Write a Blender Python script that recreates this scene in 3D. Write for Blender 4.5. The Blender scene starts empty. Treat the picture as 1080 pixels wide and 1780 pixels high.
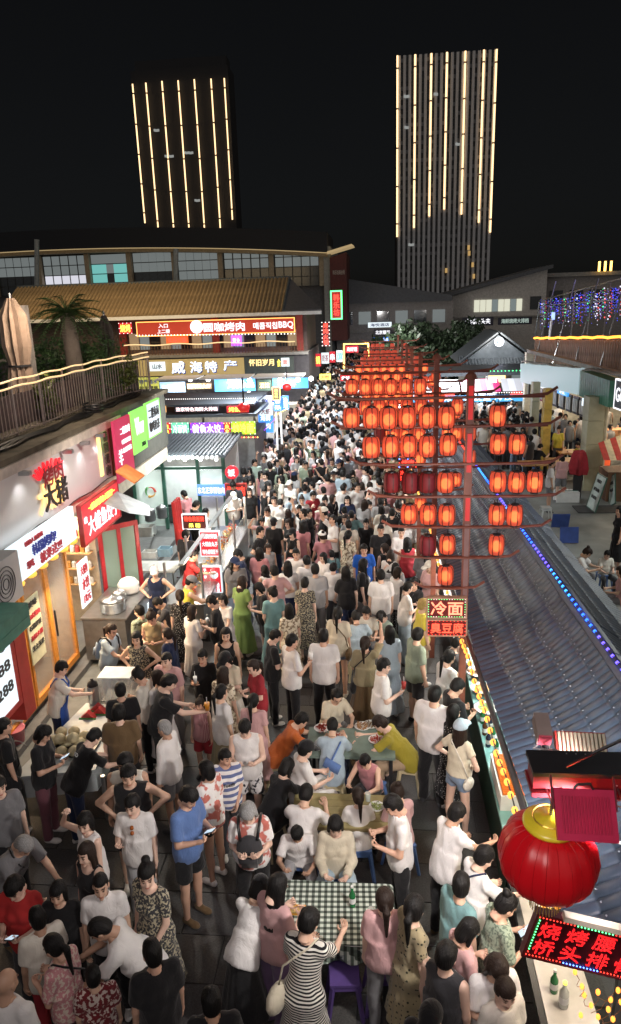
import bpy, bmesh, math, random
import numpy as np
from mathutils import Vector, Matrix
random.seed(4); np.random.seed(4)
SC = bpy.context.scene; COL = SC.collection
# ---------------------------------------------------------------- camera, sky, light, exposure
F_PX, CAM_H, TILT, ROLL = 1260., 6.8, math.radians(16.4), math.radians(1.9)
cam = bpy.data.cameras.new('camera'); cam.sensor_fit = 'HORIZONTAL'; cam.sensor_width = 36; cam.lens = 36 * F_PX / 1080
cam.clip_start = .1; cam.clip_end = 2000
co = bpy.data.objects.new('camera', cam); COL.objects.link(co); SC.camera = co
_R0 = np.array([1, 0, 0.]); _U0 = np.array([0, math.sin(TILT), math.cos(TILT)]); _F = np.array([0, math.cos(TILT), -math.sin(TILT)])
_R = math.cos(ROLL) * _R0 - math.sin(ROLL) * _U0; _U = math.sin(ROLL) * _R0 + math.cos(ROLL) * _U0
co.matrix_world = Matrix(((_R[0], _U[0], -_F[0], 0), (_R[1], _U[1], -_F[1], 0), (_R[2], _U[2], -_F[2], CAM_H), (0, 0, 0, 1)))
world = bpy.data.worlds.new('World'); SC.world = world; world.use_nodes = True
wn = world.node_tree; bg = wn.nodes['Background']
sky = wn.nodes.new('ShaderNodeTexSky'); sky.sky_type = 'NISHITA'; sky.sun_disc = False; sky.sun_elevation = math.radians(70); sky.sun_rotation = math.radians(150)
hs = wn.nodes.new('ShaderNodeHueSaturation'); hs.inputs['Saturation'].default_value = .3; wn.links.new(sky.outputs[0], hs.inputs['Color']); wn.links.new(hs.outputs[0], bg.inputs[0]); bg.inputs[1].default_value = .0009
sun = bpy.data.lights.new('night_glow', 'SUN'); sun.energy = .32; sun.angle = math.radians(110); sun.color = (1., .93, .87)
so = bpy.data.objects.new('night_glow', sun); COL.objects.link(so); so.rotation_euler = (math.radians(46), math.radians(8), 0)
SC.view_settings.view_transform = 'Standard'; SC.view_settings.look = 'None'; SC.view_settings.exposure = .55; SC.view_settings.gamma = 1
SC.cycles.max_bounces = 6; SC.cycles.diffuse_bounces = 2; SC.cycles.glossy_bounces = 2; SC.cycles.transmission_bounces = 4; SC.cycles.caustics_reflective = False; SC.cycles.caustics_refractive = True
SC.cycles.sample_clamp_indirect = 4
SC.cycles.use_denoising = True
# street frame: s along the street, t across it, z up
D = Vector((.0995, .995, 0)).normalized(); N = Vector((.995, -.0995, 0)).normalized(); Z = Vector((0, 0, 1)); CAM = Vector((0, 0, CAM_H))
def W(s, t, z=0.): return D * s + N * t + Z * z
def ray(px, py): return Vector(_F + _R * (px - 540) / F_PX + _U * (890 - py) / F_PX)
def atz(px, py, z=0.): d = ray(px, py); return CAM + d * ((z - CAM_H) / d.z)
def ats(px, py, s): d = ray(px, py); return CAM + d * (s / d.dot(D))
def att(px, py, t): d = ray(px, py); return CAM + d * (t / d.dot(N))
def ST(p): return p.dot(D), p.dot(N), p.z
# ---------------------------------------------------------------- materials
MATS = {}
def newmat(name):
    m = bpy.data.materials.new(name); m.use_nodes = True; return m, m.node_tree, m.node_tree.nodes['Principled BSDF']
def pbr(name, c, rough=.6, metal=0., var=.18, scale=6., bump=.0, bscale=40., spec=.5, coat=0):
    if name in MATS: return MATS[name]
    m, nt, b = newmat(name); L = nt.links; b.inputs['Roughness'].default_value = rough; b.inputs['Metallic'].default_value = metal
    b.inputs['Specular IOR Level'].default_value = spec; b.inputs['Coat Weight'].default_value = coat
    tc = nt.nodes.new('ShaderNodeTexCoord'); n = nt.nodes.new('ShaderNodeTexNoise'); n.inputs['Scale'].default_value = scale; n.inputs['Detail'].default_value = 6; L.new(tc.outputs['Object'], n.inputs['Vector'])
    r = nt.nodes.new('ShaderNodeValToRGB'); r.color_ramp.elements[0].position = .3; r.color_ramp.elements[1].position = .7
    r.color_ramp.elements[0].color = (*[x * (1 - var) for x in c], 1); r.color_ramp.elements[1].color = (*[min(1, x * (1 + var)) for x in c], 1)
    L.new(n.outputs[0], r.inputs[0]); L.new(r.outputs[0], b.inputs['Base Color'])
    if bump:
        n2 = nt.nodes.new('ShaderNodeTexNoise'); n2.inputs['Scale'].default_value = bscale; n2.inputs['Detail'].default_value = 4; L.new(tc.outputs['Object'], n2.inputs['Vector'])
        bp = nt.nodes.new('ShaderNodeBump'); bp.inputs['Strength'].default_value = bump; bp.inputs['Distance'].default_value = .02; L.new(n2.outputs[0], bp.inputs['Height']); L.new(bp.outputs[0], b.inputs['Normal'])
    MATS[name] = m; return m
def emi(name, c, st=1., base=None):
    if name in MATS: return MATS[name]
    m, nt, b = newmat(name); b.inputs['Base Color'].default_value = (*(base or [x * .5 for x in c]), 1); b.inputs['Emission Color'].default_value = (*c, 1); b.inputs['Emission Strength'].default_value = st; b.inputs['Roughness'].default_value = .5
    MATS[name] = m; return m
def glassm(name, c=(.8, .9, .88), rough=.05, alpha=.3):
    if name in MATS: return MATS[name]
    m, nt, b = newmat(name); b.inputs['Base Color'].default_value = (*c, 1); b.inputs['Roughness'].default_value = rough; b.inputs['Alpha'].default_value = alpha; b.inputs['Specular IOR Level'].default_value = .8; MATS[name] = m; return m
def cloth(name, c, pat=None, c2=(.02, .02, .02), sc=40.):
    if name in MATS: return MATS[name]
    m, nt, b = newmat(name); L = nt.links; b.inputs['Roughness'].default_value = .85; b.inputs['Specular IOR Level'].default_value = .2; b.inputs['Sheen Weight'].default_value = .15
    tc = nt.nodes.new('ShaderNodeTexCoord'); mx = nt.nodes.new('ShaderNodeMix'); mx.data_type = 'RGBA'; mx.inputs[6].default_value = (*c, 1); mx.inputs[7].default_value = (*c2, 1)
    if pat == 'flower':
        v = nt.nodes.new('ShaderNodeTexNoise'); v.inputs['Scale'].default_value = sc; v.inputs['Detail'].default_value = 2; r = nt.nodes.new('ShaderNodeValToRGB'); r.color_ramp.elements[0].position = .5; r.color_ramp.elements[1].position = .56
        L.new(tc.outputs['Object'], v.inputs['Vector']); L.new(v.outputs[0], r.inputs[0]); L.new(r.outputs[0], mx.inputs[0])
    elif pat == 'dots':
        v = nt.nodes.new('ShaderNodeTexVoronoi'); v.inputs['Scale'].default_value = sc; r = nt.nodes.new('ShaderNodeValToRGB'); r.color_ramp.elements[0].position = .22; r.color_ramp.elements[0].color = (1, 1, 1, 1); r.color_ramp.elements[1].position = .3; r.color_ramp.elements[1].color = (0, 0, 0, 1)
        L.new(tc.outputs['Object'], v.inputs['Vector']); L.new(v.outputs[0], r.inputs[0]); L.new(r.outputs[0], mx.inputs[0])
    elif pat in ('hstripe', 'vstripe', 'check'):
        w = nt.nodes.new('ShaderNodeTexWave'); w.bands_direction = 'Z' if pat == 'hstripe' else 'X'; w.inputs['Scale'].default_value = sc; w.inputs['Distortion'].default_value = .6
        r = nt.nodes.new('ShaderNodeValToRGB'); r.color_ramp.elements[0].position = .45; r.color_ramp.elements[1].position = .55; L.new(tc.outputs['Object'], w.inputs['Vector']); L.new(w.outputs[0], r.inputs[0]); L.new(r.outputs[0], mx.inputs[0])
    else:
        mx.inputs[7].default_value = (*[x * .8 for x in c], 1); n = nt.nodes.new('ShaderNodeTexNoise'); n.inputs['Scale'].default_value = 9; n.inputs['Detail'].default_value = 5; L.new(tc.outputs['Object'], n.inputs['Vector']); L.new(n.outputs[0], mx.inputs[0])
    L.new(mx.outputs[2], b.inputs['Base Color'])
    n2 = nt.nodes.new('ShaderNodeTexNoise'); n2.inputs['Scale'].default_value = 10; n2.inputs['Detail'].default_value = 3; n2.inputs['Distortion'].default_value = 1.8; mq = nt.nodes.new('ShaderNodeMapping'); mq.inputs['Scale'].default_value = (1, 1, .5); L.new(tc.outputs['Object'], mq.inputs[0]); L.new(mq.outputs[0], n2.inputs['Vector'])
    bp = nt.nodes.new('ShaderNodeBump'); bp.inputs['Strength'].default_value = .45; bp.inputs['Distance'].default_value = .025; L.new(n2.outputs[0], bp.inputs['Height']); L.new(bp.outputs[0], b.inputs['Normal'])
    MATS[name] = m; return m
def skinm(name, c):
    if name in MATS: return MATS[name]
    m, nt, b = newmat(name); L = nt.links; b.inputs['Roughness'].default_value = .5; b.inputs['Subsurface Weight'].default_value = 0
    a = nt.nodes.new('ShaderNodeVertexColor'); a.layer_name = 'tint'; mx = nt.nodes.new('ShaderNodeMix'); mx.data_type = 'RGBA'; mx.blend_type = 'MULTIPLY'; mx.inputs[0].default_value = 1; mx.inputs[6].default_value = (*c, 1)
    L.new(a.outputs[0], mx.inputs[7]); L.new(mx.outputs[2], b.inputs['Base Color']); MATS[name] = m; return m
def hairm(name, c):
    if name in MATS: return MATS[name]
    m, nt, b = newmat(name); L = nt.links; b.inputs['Roughness'].default_value = .55; b.inputs['Specular IOR Level'].default_value = .25; tc = nt.nodes.new('ShaderNodeTexCoord')
    mp = nt.nodes.new('ShaderNodeMapping'); mp.inputs['Scale'].default_value = (150, 60, 9); L.new(tc.outputs['Object'], mp.inputs[0]); n = nt.nodes.new('ShaderNodeTexNoise'); n.inputs['Scale'].default_value = 1; n.inputs['Detail'].default_value = 3; L.new(mp.outputs[0], n.inputs['Vector'])
    r = nt.nodes.new('ShaderNodeValToRGB'); r.color_ramp.elements[0].color = (*[x * .4 for x in c], 1); r.color_ramp.elements[1].color = (*[x * 1.6 for x in c], 1); L.new(n.outputs[0], r.inputs[0]); L.new(r.outputs[0], b.inputs['Base Color'])
    bp = nt.nodes.new('ShaderNodeBump'); bp.inputs['Strength'].default_value = .8; bp.inputs['Distance'].default_value = .01; L.new(n.outputs[0], bp.inputs['Height']); L.new(bp.outputs[0], b.inputs['Normal']); MATS[name] = m; return m
# ---------------------------------------------------------------- mesh builder
AX = (N, D, Z)
class MB:
    def __init__(s): s.v = []; s.f = []
    def add(s, vs, fs): o = len(s.v); s.v += [Vector(v) for v in vs]; s.f += [tuple(i + o for i in f) for f in fs]; return s
    def box(s, c, sz, ax=AX):
        a, b, d = ax[0] * sz[0] / 2, ax[1] * sz[1] / 2, ax[2] * sz[2] / 2; c = Vector(c)
        return s.add([c + a * i + b * j + d * k for i in (-1, 1) for j in (-1, 1) for k in (-1, 1)], [(0, 1, 3, 2), (4, 6, 7, 5), (0, 4, 5, 1), (2, 3, 7, 6), (0, 2, 6, 4), (1, 5, 7, 3)])
    def bx(s, s0, s1, t0, t1, z0, z1): return s.box(W((s0 + s1) / 2, (t0 + t1) / 2, (z0 + z1) / 2), (abs(t1 - t0), abs(s1 - s0), abs(z1 - z0)))
    def prism(s, pts, off):     # polygon (list of Vectors) extruded by the vector off
        n = len(pts); return s.add(list(pts) + [Vector(p) + off for p in pts], [tuple(range(n))[::-1], tuple(range(n, 2 * n))] + [(i, (i + 1) % n, n + (i + 1) % n, n + i) for i in range(n)])
    def tube(s, pts, r, n=6, r2=None, caps=True):
        pts = [Vector(p) for p in pts]; m = len(pts); vs = []; prev = None
        for i, p in enumerate(pts):
            d = ((pts[i + 1] if i < m - 1 else p) - (pts[i - 1] if i else p)).normalized(); h = prev or (Vector((0, 0, 1)) if abs(d.z) < .9 else Vector((1, 0, 0)))
            a = (h - d * h.dot(d)).normalized(); prev = a; b = d.cross(a); rr = r if r2 is None else r + (r2 - r) * i / (m - 1)
            vs += [p + (a * math.cos(6.2832 * k / n) + b * math.sin(6.2832 * k / n)) * rr for k in range(n)]
        fs = [(i * n + k, i * n + (k + 1) % n, (i + 1) * n + (k + 1) % n, (i + 1) * n + k) for i in range(m - 1) for k in range(n)]
        if caps: fs += [tuple(range(n))[::-1], tuple(range((m - 1) * n, m * n))]
        return s.add(vs, fs)
    def lathe(s, c, prof, n=16, ax=(Vector((1, 0, 0)), Vector((0, 1, 0)), Z), squash=None):   # prof: (r, z)
        c = Vector(c); m = len(prof); vs = [c + (ax[0] * math.cos(6.2832 * k / n) + ax[1] * math.sin(6.2832 * k / n)) * (r * (squash(k) if squash else 1)) + ax[2] * z for r, z in prof for k in range(n)]
        return s.add(vs, [(i * n + k, i * n + (k + 1) % n, (i + 1) * n + (k + 1) % n, (i + 1) * n + k) for i in range(m - 1) for k in range(n)] + [tuple(range(n))[::-1], tuple(range((m - 1) * n, m * n))])
    def ball(s, c, r, n=8, m=5, sc=(1, 1, 1)):
        return s.lathe(c, [(max(.001, r * math.sin(math.pi * i / m)) * sc[0], -r * sc[2] * math.cos(math.pi * i / m)) for i in range(m + 1)], n)
    def octa(s, c, r): c = Vector(c); return s.add([c + Vector(d) * r for d in ((1, 0, 0), (-1, 0, 0), (0, 1, 0), (0, -1, 0), (0, 0, 1), (0, 0, -1))], [(0, 2, 4), (2, 1, 4), (1, 3, 4), (3, 0, 4), (2, 0, 5), (1, 2, 5), (3, 1, 5), (0, 3, 5)])
    def mesh(s, name, mat, off=Vector(), smooth=False):
        me = bpy.data.meshes.new(name); me.from_pydata([v - off for v in s.v], [], s.f); me.materials.append(mat)
        if smooth: me.polygons.foreach_set('use_smooth', [True] * len(me.polygons))
        me.update(); return me
    def build(s, name, mat, parent=None, smooth=False, **kw):
        off = wloc(parent) if parent else Vector()
        o = bpy.data.objects.new(name, s.mesh(name, mat, off, smooth)); COL.objects.link(o)
        if parent: o.parent = parent
        for k, v in kw.items(): o[k] = v
        return o
def wloc(o):
    l = Vector()
    while o: l += o.location; o = o.parent
    return l
def thing(name, label, cat, loc, group=None):
    o = bpy.data.objects.new(name, None); o.empty_display_size = .2; COL.objects.link(o); o.location = loc; o['label'] = label; o['category'] = cat
    if group: o['group'] = group
    return o
def single(o, label, cat, group=None):
    o['label'] = label; o['category'] = cat
    if group: o['group'] = group
    return o
def piece(name, me, parent, loc=None, rot=None):
    o = bpy.data.objects.new(name, me); COL.objects.link(o); o.parent = parent
    if loc is not None: o.location = Vector(loc) - (wloc(parent) if parent else Vector())
    if rot is not None: o.rotation_euler = rot
    return o
def copy_tree(o, parent=None):
    c = o.copy(); COL.objects.link(c); c.parent = parent
    for ch in list(o.children): copy_tree(ch, c)
    return c
_dg = None
TXT = {}
def text_geo(body, bold=.02, res=2):
    k = (body, bold, res)
    if k not in TXT:
        c = bpy.data.curves.new('t', 'FONT'); c.body = body; c.resolution_u = res; c.offset = bold; o = bpy.data.objects.new('t', c); COL.objects.link(o)
        me = bpy.data.meshes.new_from_object(o.evaluated_get(bpy.context.evaluated_depsgraph_get())); vs = np.array([v.co[:] for v in me.vertices]); fs = [tuple(p.vertices) for p in me.polygons]
        ec = {}
        for p in me.polygons:
            for e in p.edge_keys: ec[e] = ec.get(e, 0) + 1
        ed = [e for e, n in ec.items() if n == 1]
        bpy.data.objects.remove(o); bpy.data.meshes.remove(me); bpy.data.curves.remove(c); TXT[k] = (vs, fs, ed)
    return TXT[k]
def put_text(mb, body, c, r, u, w, h, bold=.02, res=2, th=.012, vertical=False):
    if vertical:
        n = len(body)
        for i, ch in enumerate(body): put_text(mb, ch, c + u * h * ((n - 1) / 2 - i) / n, r, u, w, h / n * .86, bold, res, th)
        return mb
    vs, fs, ed = text_geo(body, 0., res); lo, hi = vs.min(0), vs.max(0); k = (hi - lo)[:2]; n = r.cross(u).normalized()
    P = [c + r * ((v[0] - lo[0]) / k[0] - .5) * w + u * ((v[1] - lo[1]) / k[1] - .5) * h for v in vs]
    if bold > .005:      # thicker strokes: a narrow strip along every outline edge
        sx, sy = w / k[0], h / k[1]; q = []; g = []
        for a, b in ed:
            pa, pb = P[a], P[b]; d = pb - pa
            if d.length < 1e-6: continue
            d.normalize(); e = n.cross(d) * bold * .8 * min(sx, sy); d = d * bold * .4 * min(sx, sy); o = len(q); q += [pa - d - e + n * (th + .0007), pb + d - e + n * (th + .0007), pb + d + e + n * (th + .0007), pa - d + e + n * (th + .0007)]; g.append((o, o + 1, o + 2, o + 3))
        mb.add(q, g)
    m = len(P); mb.add([p + n * th for p in P] + P, list(fs) + [(a, b, b + m, a + m) for a, b in ed]); return mb
# ---------------------------------------------------------------- people: smooth body surfaces from distance fields
def nrm(v):
    v = np.asarray(v, float); return v / (np.linalg.norm(v) + 1e-9)
def smin(a, b, k):
    h = np.clip(.5 + .5 * (b - a) / k, 0, 1); return b + (a - b) * h - k * h * (1 - h)
def capd(P, a, b, ra, rb):
    a = np.asarray(a, np.float32); b = np.asarray(b, np.float32); ab = b - a
    t = np.clip((P - a) @ ab / (ab @ ab + 1e-9), 0, 1)
    return np.linalg.norm(P - a - t[:, None] * ab, axis=1) - (ra + (rb - ra) * t)
def elld(P, c, r, M=None):
    q = P - np.asarray(c, np.float32)
    if M is not None: q = q @ M.astype(np.float32)
    r = np.asarray(r, np.float32); k0 = np.linalg.norm(q / r, axis=1); k1 = np.linalg.norm(q / (r * r), axis=1) + 1e-6
    return k0 * (k0 - 1) / k1
def snet(f, lo, hi, h):
    ax = [np.arange(lo[i], hi[i] + h, h, dtype=np.float32) for i in range(3)]
    G = np.stack(np.meshgrid(*ax, indexing='ij'), -1); shp = G.shape[:3]
    V = f(G.reshape(-1, 3)).reshape(shp).astype(np.float32)
    V[0], V[-1], V[:, 0], V[:, -1], V[:, :, 0], V[:, :, -1] = 1, 1, 1, 1, 1, 1
    S = V < 0; n = [s - 1 for s in shp]
    cor = [(i, j, k) for i in (0, 1) for j in (0, 1) for k in (0, 1)]
    sl = lambda c: tuple(slice(c[i], c[i] + n[i]) for i in range(3))
    cnt = sum(S[sl(c)].astype(np.int8) for c in cor); mask = (cnt > 0) & (cnt < 8)
    ci = np.argwhere(mask); N = len(ci); pos = np.zeros((N, 3)); num = np.zeros(N)
    cv = {c: V[ci[:, 0] + c[0], ci[:, 1] + c[1], ci[:, 2] + c[2]] for c in cor}
    for a in cor:
        for d in range(3):
            if a[d] == 0:
                b = list(a); b[d] = 1; b = tuple(b); va, vb = cv[a], cv[b]; m = (va < 0) != (vb < 0)
                t = va[m] / (va[m] - vb[m]); p = np.tile(np.array(a, float), (m.sum(), 1)); p[:, d] = t
                pos[m] += p; num[m] += 1
    pos = (pos / num[:, None] + ci) * h + np.array([a[0] for a in ax])
    idx = -np.ones(n, np.int64); idx[mask] = np.arange(N); Q = []
    for d in range(3):
        e, g = [(1, 2), (2, 0), (0, 1)][d]
        A = [slice(None)] * 3; B = [slice(None)] * 3; A[d] = slice(0, -1); B[d] = slice(1, None)
        cr = np.argwhere(S[tuple(A)] != S[tuple(B)])
        cr = cr[(cr[:, e] > 0) & (cr[:, g] > 0) & (cr[:, e] < shp[e] - 1) & (cr[:, g] < shp[g] - 1)]
        s = S[tuple(A)][cr[:, 0], cr[:, 1], cr[:, 2]]; o = np.zeros(3, int); q = []
        for (u, v) in ((1, 1), (0, 1), (0, 0), (1, 0)):
            o[:] = 0; o[e] = -u; o[g] = -v; c = cr + o; q.append(idx[c[:, 0], c[:, 1], c[:, 2]])
        q = np.stack(q, 1); q[~s] = q[~s][:, ::-1]; Q.append(q)
    return pos, np.concatenate(Q)
def mesh_np(name, V, Q, col=None):
    me = bpy.data.meshes.new(name); me.vertices.add(len(V)); me.vertices.foreach_set('co', np.asarray(V, np.float32).ravel())
    me.loops.add(Q.size); me.loops.foreach_set('vertex_index', Q.ravel().astype(np.int32))
    me.polygons.add(len(Q)); me.polygons.foreach_set('loop_start', np.arange(0, Q.size, 4, dtype=np.int32))
    me.polygons.foreach_set('use_smooth', np.ones(len(Q), bool)); me.update(); me.validate()
    if col is not None:
        a = me.color_attributes.new('tint', 'FLOAT_COLOR', 'POINT'); a.data.foreach_set('color', np.asarray(col, np.float32).ravel())
    me.materials.append(None); return me
def head_f(P):
    d = elld(P, (0, -.008, .025), (.074, .092, .092)); d = smin(d, elld(P, (0, .022, -.045), (.056, .066, .068)), .04)
    d = smin(d, capd(P, (0, -.015, -.06), (0, -.035, -.17), .05, .054), .025)
    d = smin(d, capd(P, (0, .086, .01), (0, .098, -.026), .007, .011), .014); d = smin(d, elld(P, (0, .094, -.03), (.017, .01, .008)), .008)
    d = smin(d, elld(P, (0, .072, -.098), (.022, .018, .018)), .02)
    for s in (-1, 1):
        d = smin(d, elld(P, (s * .03, .075, .03), (.026, .012, .007)), .012)
        d = -smin(-d, elld(P, (s * .031, .093, .008), (.019, .017, .012)), .01)
        d = smin(d, elld(P, (s * .031, .071, .007), (.014, .013, .012)), .003)
        d = smin(d, elld(P, (s * .078, -.005, -.008), (.01, .02, .032)), .008)
        d = smin(d, elld(P, (s * .04, .06, -.03), (.02, .018, .018)), .02)
    d = smin(d, elld(P, (0, .087, -.058), (.023, .01, .006)), .005); d = smin(d, elld(P, (0, .084, -.068), (.019, .01, .007)), .005)
    return d
def head_tint(V):
    c = np.ones((len(V), 4)); x, y, z = np.abs(V[:, 0]), V[:, 1], V[:, 2]; f = y > .055
    c[f & (((x) / .026) ** 2 + ((z + .062) / .012) ** 2 < 1)] = (.72, .38, .36, 1)
    c[f & (((x - .032) / .017) ** 2 + ((z - .008) / .009) ** 2 < 1)] = (.1, .08, .07, 1)
    c[f & (((x - .033) / .024) ** 2 + ((z - .036) / .007) ** 2 < 1)] = (.13, .1, .08, 1)
    return c
HEAD = {}
def hand_f(curl):
    def f(P):      # hand hangs along -z, palm normal +y, thumb towards +x
        d = elld(P, (0, 0, -.045), (.04, .016, .05)); d = smin(d, capd(P, (0, 0, .02), (0, 0, -.02), .026, .028), .02)
        for i, (x, L) in enumerate(((.03, .07), (.011, .08), (-.009, .074), (-.028, .058))):
            a = np.array([x, .002, -.08]); c1, c2 = curl, curl * 2.1
            b = a + L * .5 * np.array([x * 1.5, math.sin(c1), -math.cos(c1)]); e = b + L * .5 * np.array([0, math.sin(c2), -math.cos(c2)])
            d = np.minimum(d, np.minimum(capd(P, a, b, .0095, .0085), capd(P, b, e, .0085, .0065)))
        t = np.array([.034, .006, -.03]); m = t + np.array([.028, .016, -.028]); e = m + np.array([.004, .012, -.028])
        return np.minimum(smin(d, capd(P, t, m, .013, .011), .01), capd(P, m, e, .011, .008))
    return f
HANDS = {}
def basis(zdir, yhint):
    z = nrm(zdir); y = np.asarray(yhint, float); y = nrm(y - (y @ z) * z); return np.stack([np.cross(y, z), y, z], 1)
def rotm(pitch, yaw, roll=0):
    cp, sp, cy, sy = math.cos(pitch), math.sin(pitch), math.cos(yaw), math.sin(yaw); cr, sr = math.cos(roll), math.sin(roll)
    X = np.array([[1, 0, 0], [0, cp, sp], [0, -sp, cp]]); Z = np.array([[cy, -sy, 0], [sy, cy, 0], [0, 0, 1]]); Y = np.array([[cr, 0, sr], [0, 1, 0], [-sr, 0, cr]])
    return Z @ X @ Y
# poses: z pelvis, lean, head (pitch, yaw), right arm (upper, fore), left arm, right leg (thigh, shin), left leg, hand curl
DN = (.12, .0, -1); DN2 = (.06, .18, -1)
ST = ((.06, 0, -1), (.0, -.03, -1))
POSES = dict(
    stand=(.92, .02, (.15, 0), (DN, DN2), (DN, DN2), ST, ST, .5),
    stand_turn=(.92, .02, (.2, .7), (DN, DN2), ((.1, .1, -1), (-.3, .5, -.8)), ST, ((.12, .06, -1), (0, 0, -1)), .6),
    phone=(.92, .05, (.6, 0), ((.15, .12, -1), (-.42, .85, .2)), ((.15, .12, -1), (-.42, .85, .2)), ST, ST, 1.1),
    cup=(.92, .02, (.25, -.2), ((.2, .1, -1), (-.3, .85, .35)), (DN, DN2), ST, ((.1, .1, -1), (0, -.05, -1)), 1.),
    walk=(.905, .05, (.1, 0), ((.1, -.38, -.9), (.02, .05, -1)), ((.1, .35, -.9), (0, .6, -.8)), ((.05, .4, -.92), (0, -.1, -1)), ((.05, -.3, -.95), (0, -.5, -.87)), .5),
    crossed=(.92, 0, (.2, .2), ((.15, .3, -1), (-.95, .45, .1)), ((.15, .34, -1), (-.95, .35, .18)), ST, ST, .8),
    hips=(.92, 0, (.15, .15), ((.75, -.2, -.8), (-.7, .45, -.4)), ((.75, -.2, -.8), (-.7, .45, -.4)), ((.14, 0, -1), (0, 0, -1)), ((.14, 0, -1), (0, 0, -1)), .9),
    eat=(.92, .06, (.35, 0), ((.25, .45, -.85), (-.3, .65, .8)), ((.15, .2, -1), (-.45, .85, .2)), ST, ST, 1.),
    bend=(.9, .62, (.7, 0), ((.1, .75, -.9), (-.2, .9, -.35)), ((.1, .75, -.9), (-.2, .9, -.35)), ST, ST, .8),
    reach=(.91, .22, (.45, -.1), ((.1, .7, -.6), (-.1, .95, -.15)), ((.15, .2, -1), (-.3, .9, -.1)), ST, ST, .7),
    raise_arm=(.92, 0, (-.1, -.1), ((.3, .55, .55), (-.1, .25, 1)), ((.15, .1, -1), (-.3, .8, .1)), ST, ST, 1.),
    tohead=(.92, .03, (.25, .5), ((.7, .25, .1), (-.65, .05, 1)), ((.1, .1, -1), (-.3, .5, -.8)), ST, ST, .9),
    sit_eat=(.5, .38, (.6, 0), ((.3, .6, -.8), (-.35, .9, .25)), ((.3, .65, -.8), (-.45, .9, .05)), ((.22, .97, -.02), (0, -.05, -1)), ((.22, .97, -.02), (0, .05, -1)), .9),
    sit=(.5, .12, (.4, .15), ((.15, .35, -1), (-.35, .9, -.05)), ((.15, .3, -1), (-.3, .95, -.1)), ((.18, .97, -.02), (0, -.05, -1)), ((.25, .97, -.02), (0, .12, -1)), .7),
    sit_lean=(.5, .68, (.55, 0), ((.2, .85, -.7), (-.3, .95, .1)), ((.2, .85, -.75), (-.35, .95, 0)), ((.25, .95, -.05), (0, -.1, -1)), ((.25, .95, -.05), (0, -.05, -1)), .9))
class Body: pass
def joints(pose, fem):
    z, lean, hd, ra, la, rl, ll, curl = POSES[pose]; B = Body(); B.fem = fem; B.curl = curl; B.sit = z < .6
    B.P0 = np.array([0, 0, z + .0]); sp = np.array([0, math.sin(lean), math.cos(lean)]); B.sp = sp
    B.M = np.stack([[1, 0, 0], [0, math.cos(lean), -math.sin(lean)], sp], 1)
    sw = .16 if fem else .182; B.sh = {}; B.el = {}; B.wr = {}; B.fd = {}; B.hp = {}; B.kn = {}; B.an = {}
    SC = B.P0 + sp * .485
    for s, a in ((1, ra), (-1, la)):
        f = np.array([s, 1, 1]); B.sh[s] = SC + np.array([s * sw, 0, 0]) - sp * .015; B.el[s] = B.sh[s] + .275 * nrm(np.array(a[0]) * f)
        B.fd[s] = nrm(np.array(a[1]) * f); B.wr[s] = B.el[s] + .235 * B.fd[s]
    for s, a in ((1, rl), (-1, ll)):
        f = np.array([s, 1, 1]); B.hp[s] = B.P0 + np.array([s * .088, 0, 0]) - sp * .01; B.kn[s] = B.hp[s] + .42 * nrm(np.array(a[0]) * f); B.an[s] = B.kn[s] + .42 * nrm(np.array(a[1]) * f)
    B.nk = SC + sp * .045; pt = min(hd[0], .8) + lean * .35; hdir = np.array([0, math.sin(pt * .55 + lean * .3), math.cos(pt * .55 + lean * .3)])
    B.HM = rotm(pt, hd[1]); B.HL = rotm(pt * .35, hd[1]); B.hc = B.nk + hdir * .135 + np.array([0, .01, 0]); return B
def torso(P, B, g=0, gw=0):
    f = B.fem; w = lambda u: B.P0 + B.sp * u
    d = elld(P, w(.36), np.array((.142 if f else .165, .1, .165)) + g, B.M)
    d = smin(d, elld(P, w(.18), np.array((.118 if f else .138, .092 if f else .1, .15)) + g + gw, B.M), .05)
    d = smin(d, elld(P, w(.02), np.array((.165 if f else .155, .112, .12)) + g + gw, B.M), .06)
    d = smin(d, capd(P, B.sh[1] * .9 + B.sh[-1] * .1, B.sh[-1] * .9 + B.sh[1] * .1, .05 + g, .05 + g), .04)
    if f:
        for s in (-1, 1): d = smin(d, elld(P, w(.33) + B.M @ np.array([s * .065, .075, 0]), np.array((.055, .05, .055)) + g * .7), .03)
    return d
def body_f(B):
    def f(P):
        d = torso(P, B); d = smin(d, capd(P, B.nk - B.sp * .04, B.hc - .05 * B.HM[:, 2] - .02 * B.HM[:, 1], .056, .047), .03); k = .9 if B.fem else 1
        for s in (1, -1):
            d = smin(d, capd(P, B.sh[s], B.el[s], .05 * k, .039 * k), .035); d = smin(d, capd(P, B.el[s], B.wr[s], .04 * k, .026 * k), .012)
            d = smin(d, capd(P, B.hp[s], B.kn[s], .083, .054), .04); d = smin(d, capd(P, B.kn[s], B.an[s], .055, .036), .015)
            d = smin(d, capd(P, B.kn[s] * .7 + B.an[s] * .3 - np.array([0, .012, 0]), B.kn[s] * .55 + B.an[s] * .45 - np.array([0, .012, 0]), .05, .046), .02)
            fo = B.an[s] + np.array([s * .015, .11, -.045]); d = smin(d, capd(P, B.an[s] + np.array([0, -.02, -.04]), fo, .03, .02), .02)
        return d
    return f
def bounds(B, m=.16):
    A = np.array([B.P0, B.nk, B.hc + [0, 0, .02]] + [x[s] for x in (B.sh, B.el, B.wr, B.kn, B.an, B.hp) for s in (1, -1)]); return A.min(0) - m, A.max(0) + m
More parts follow.
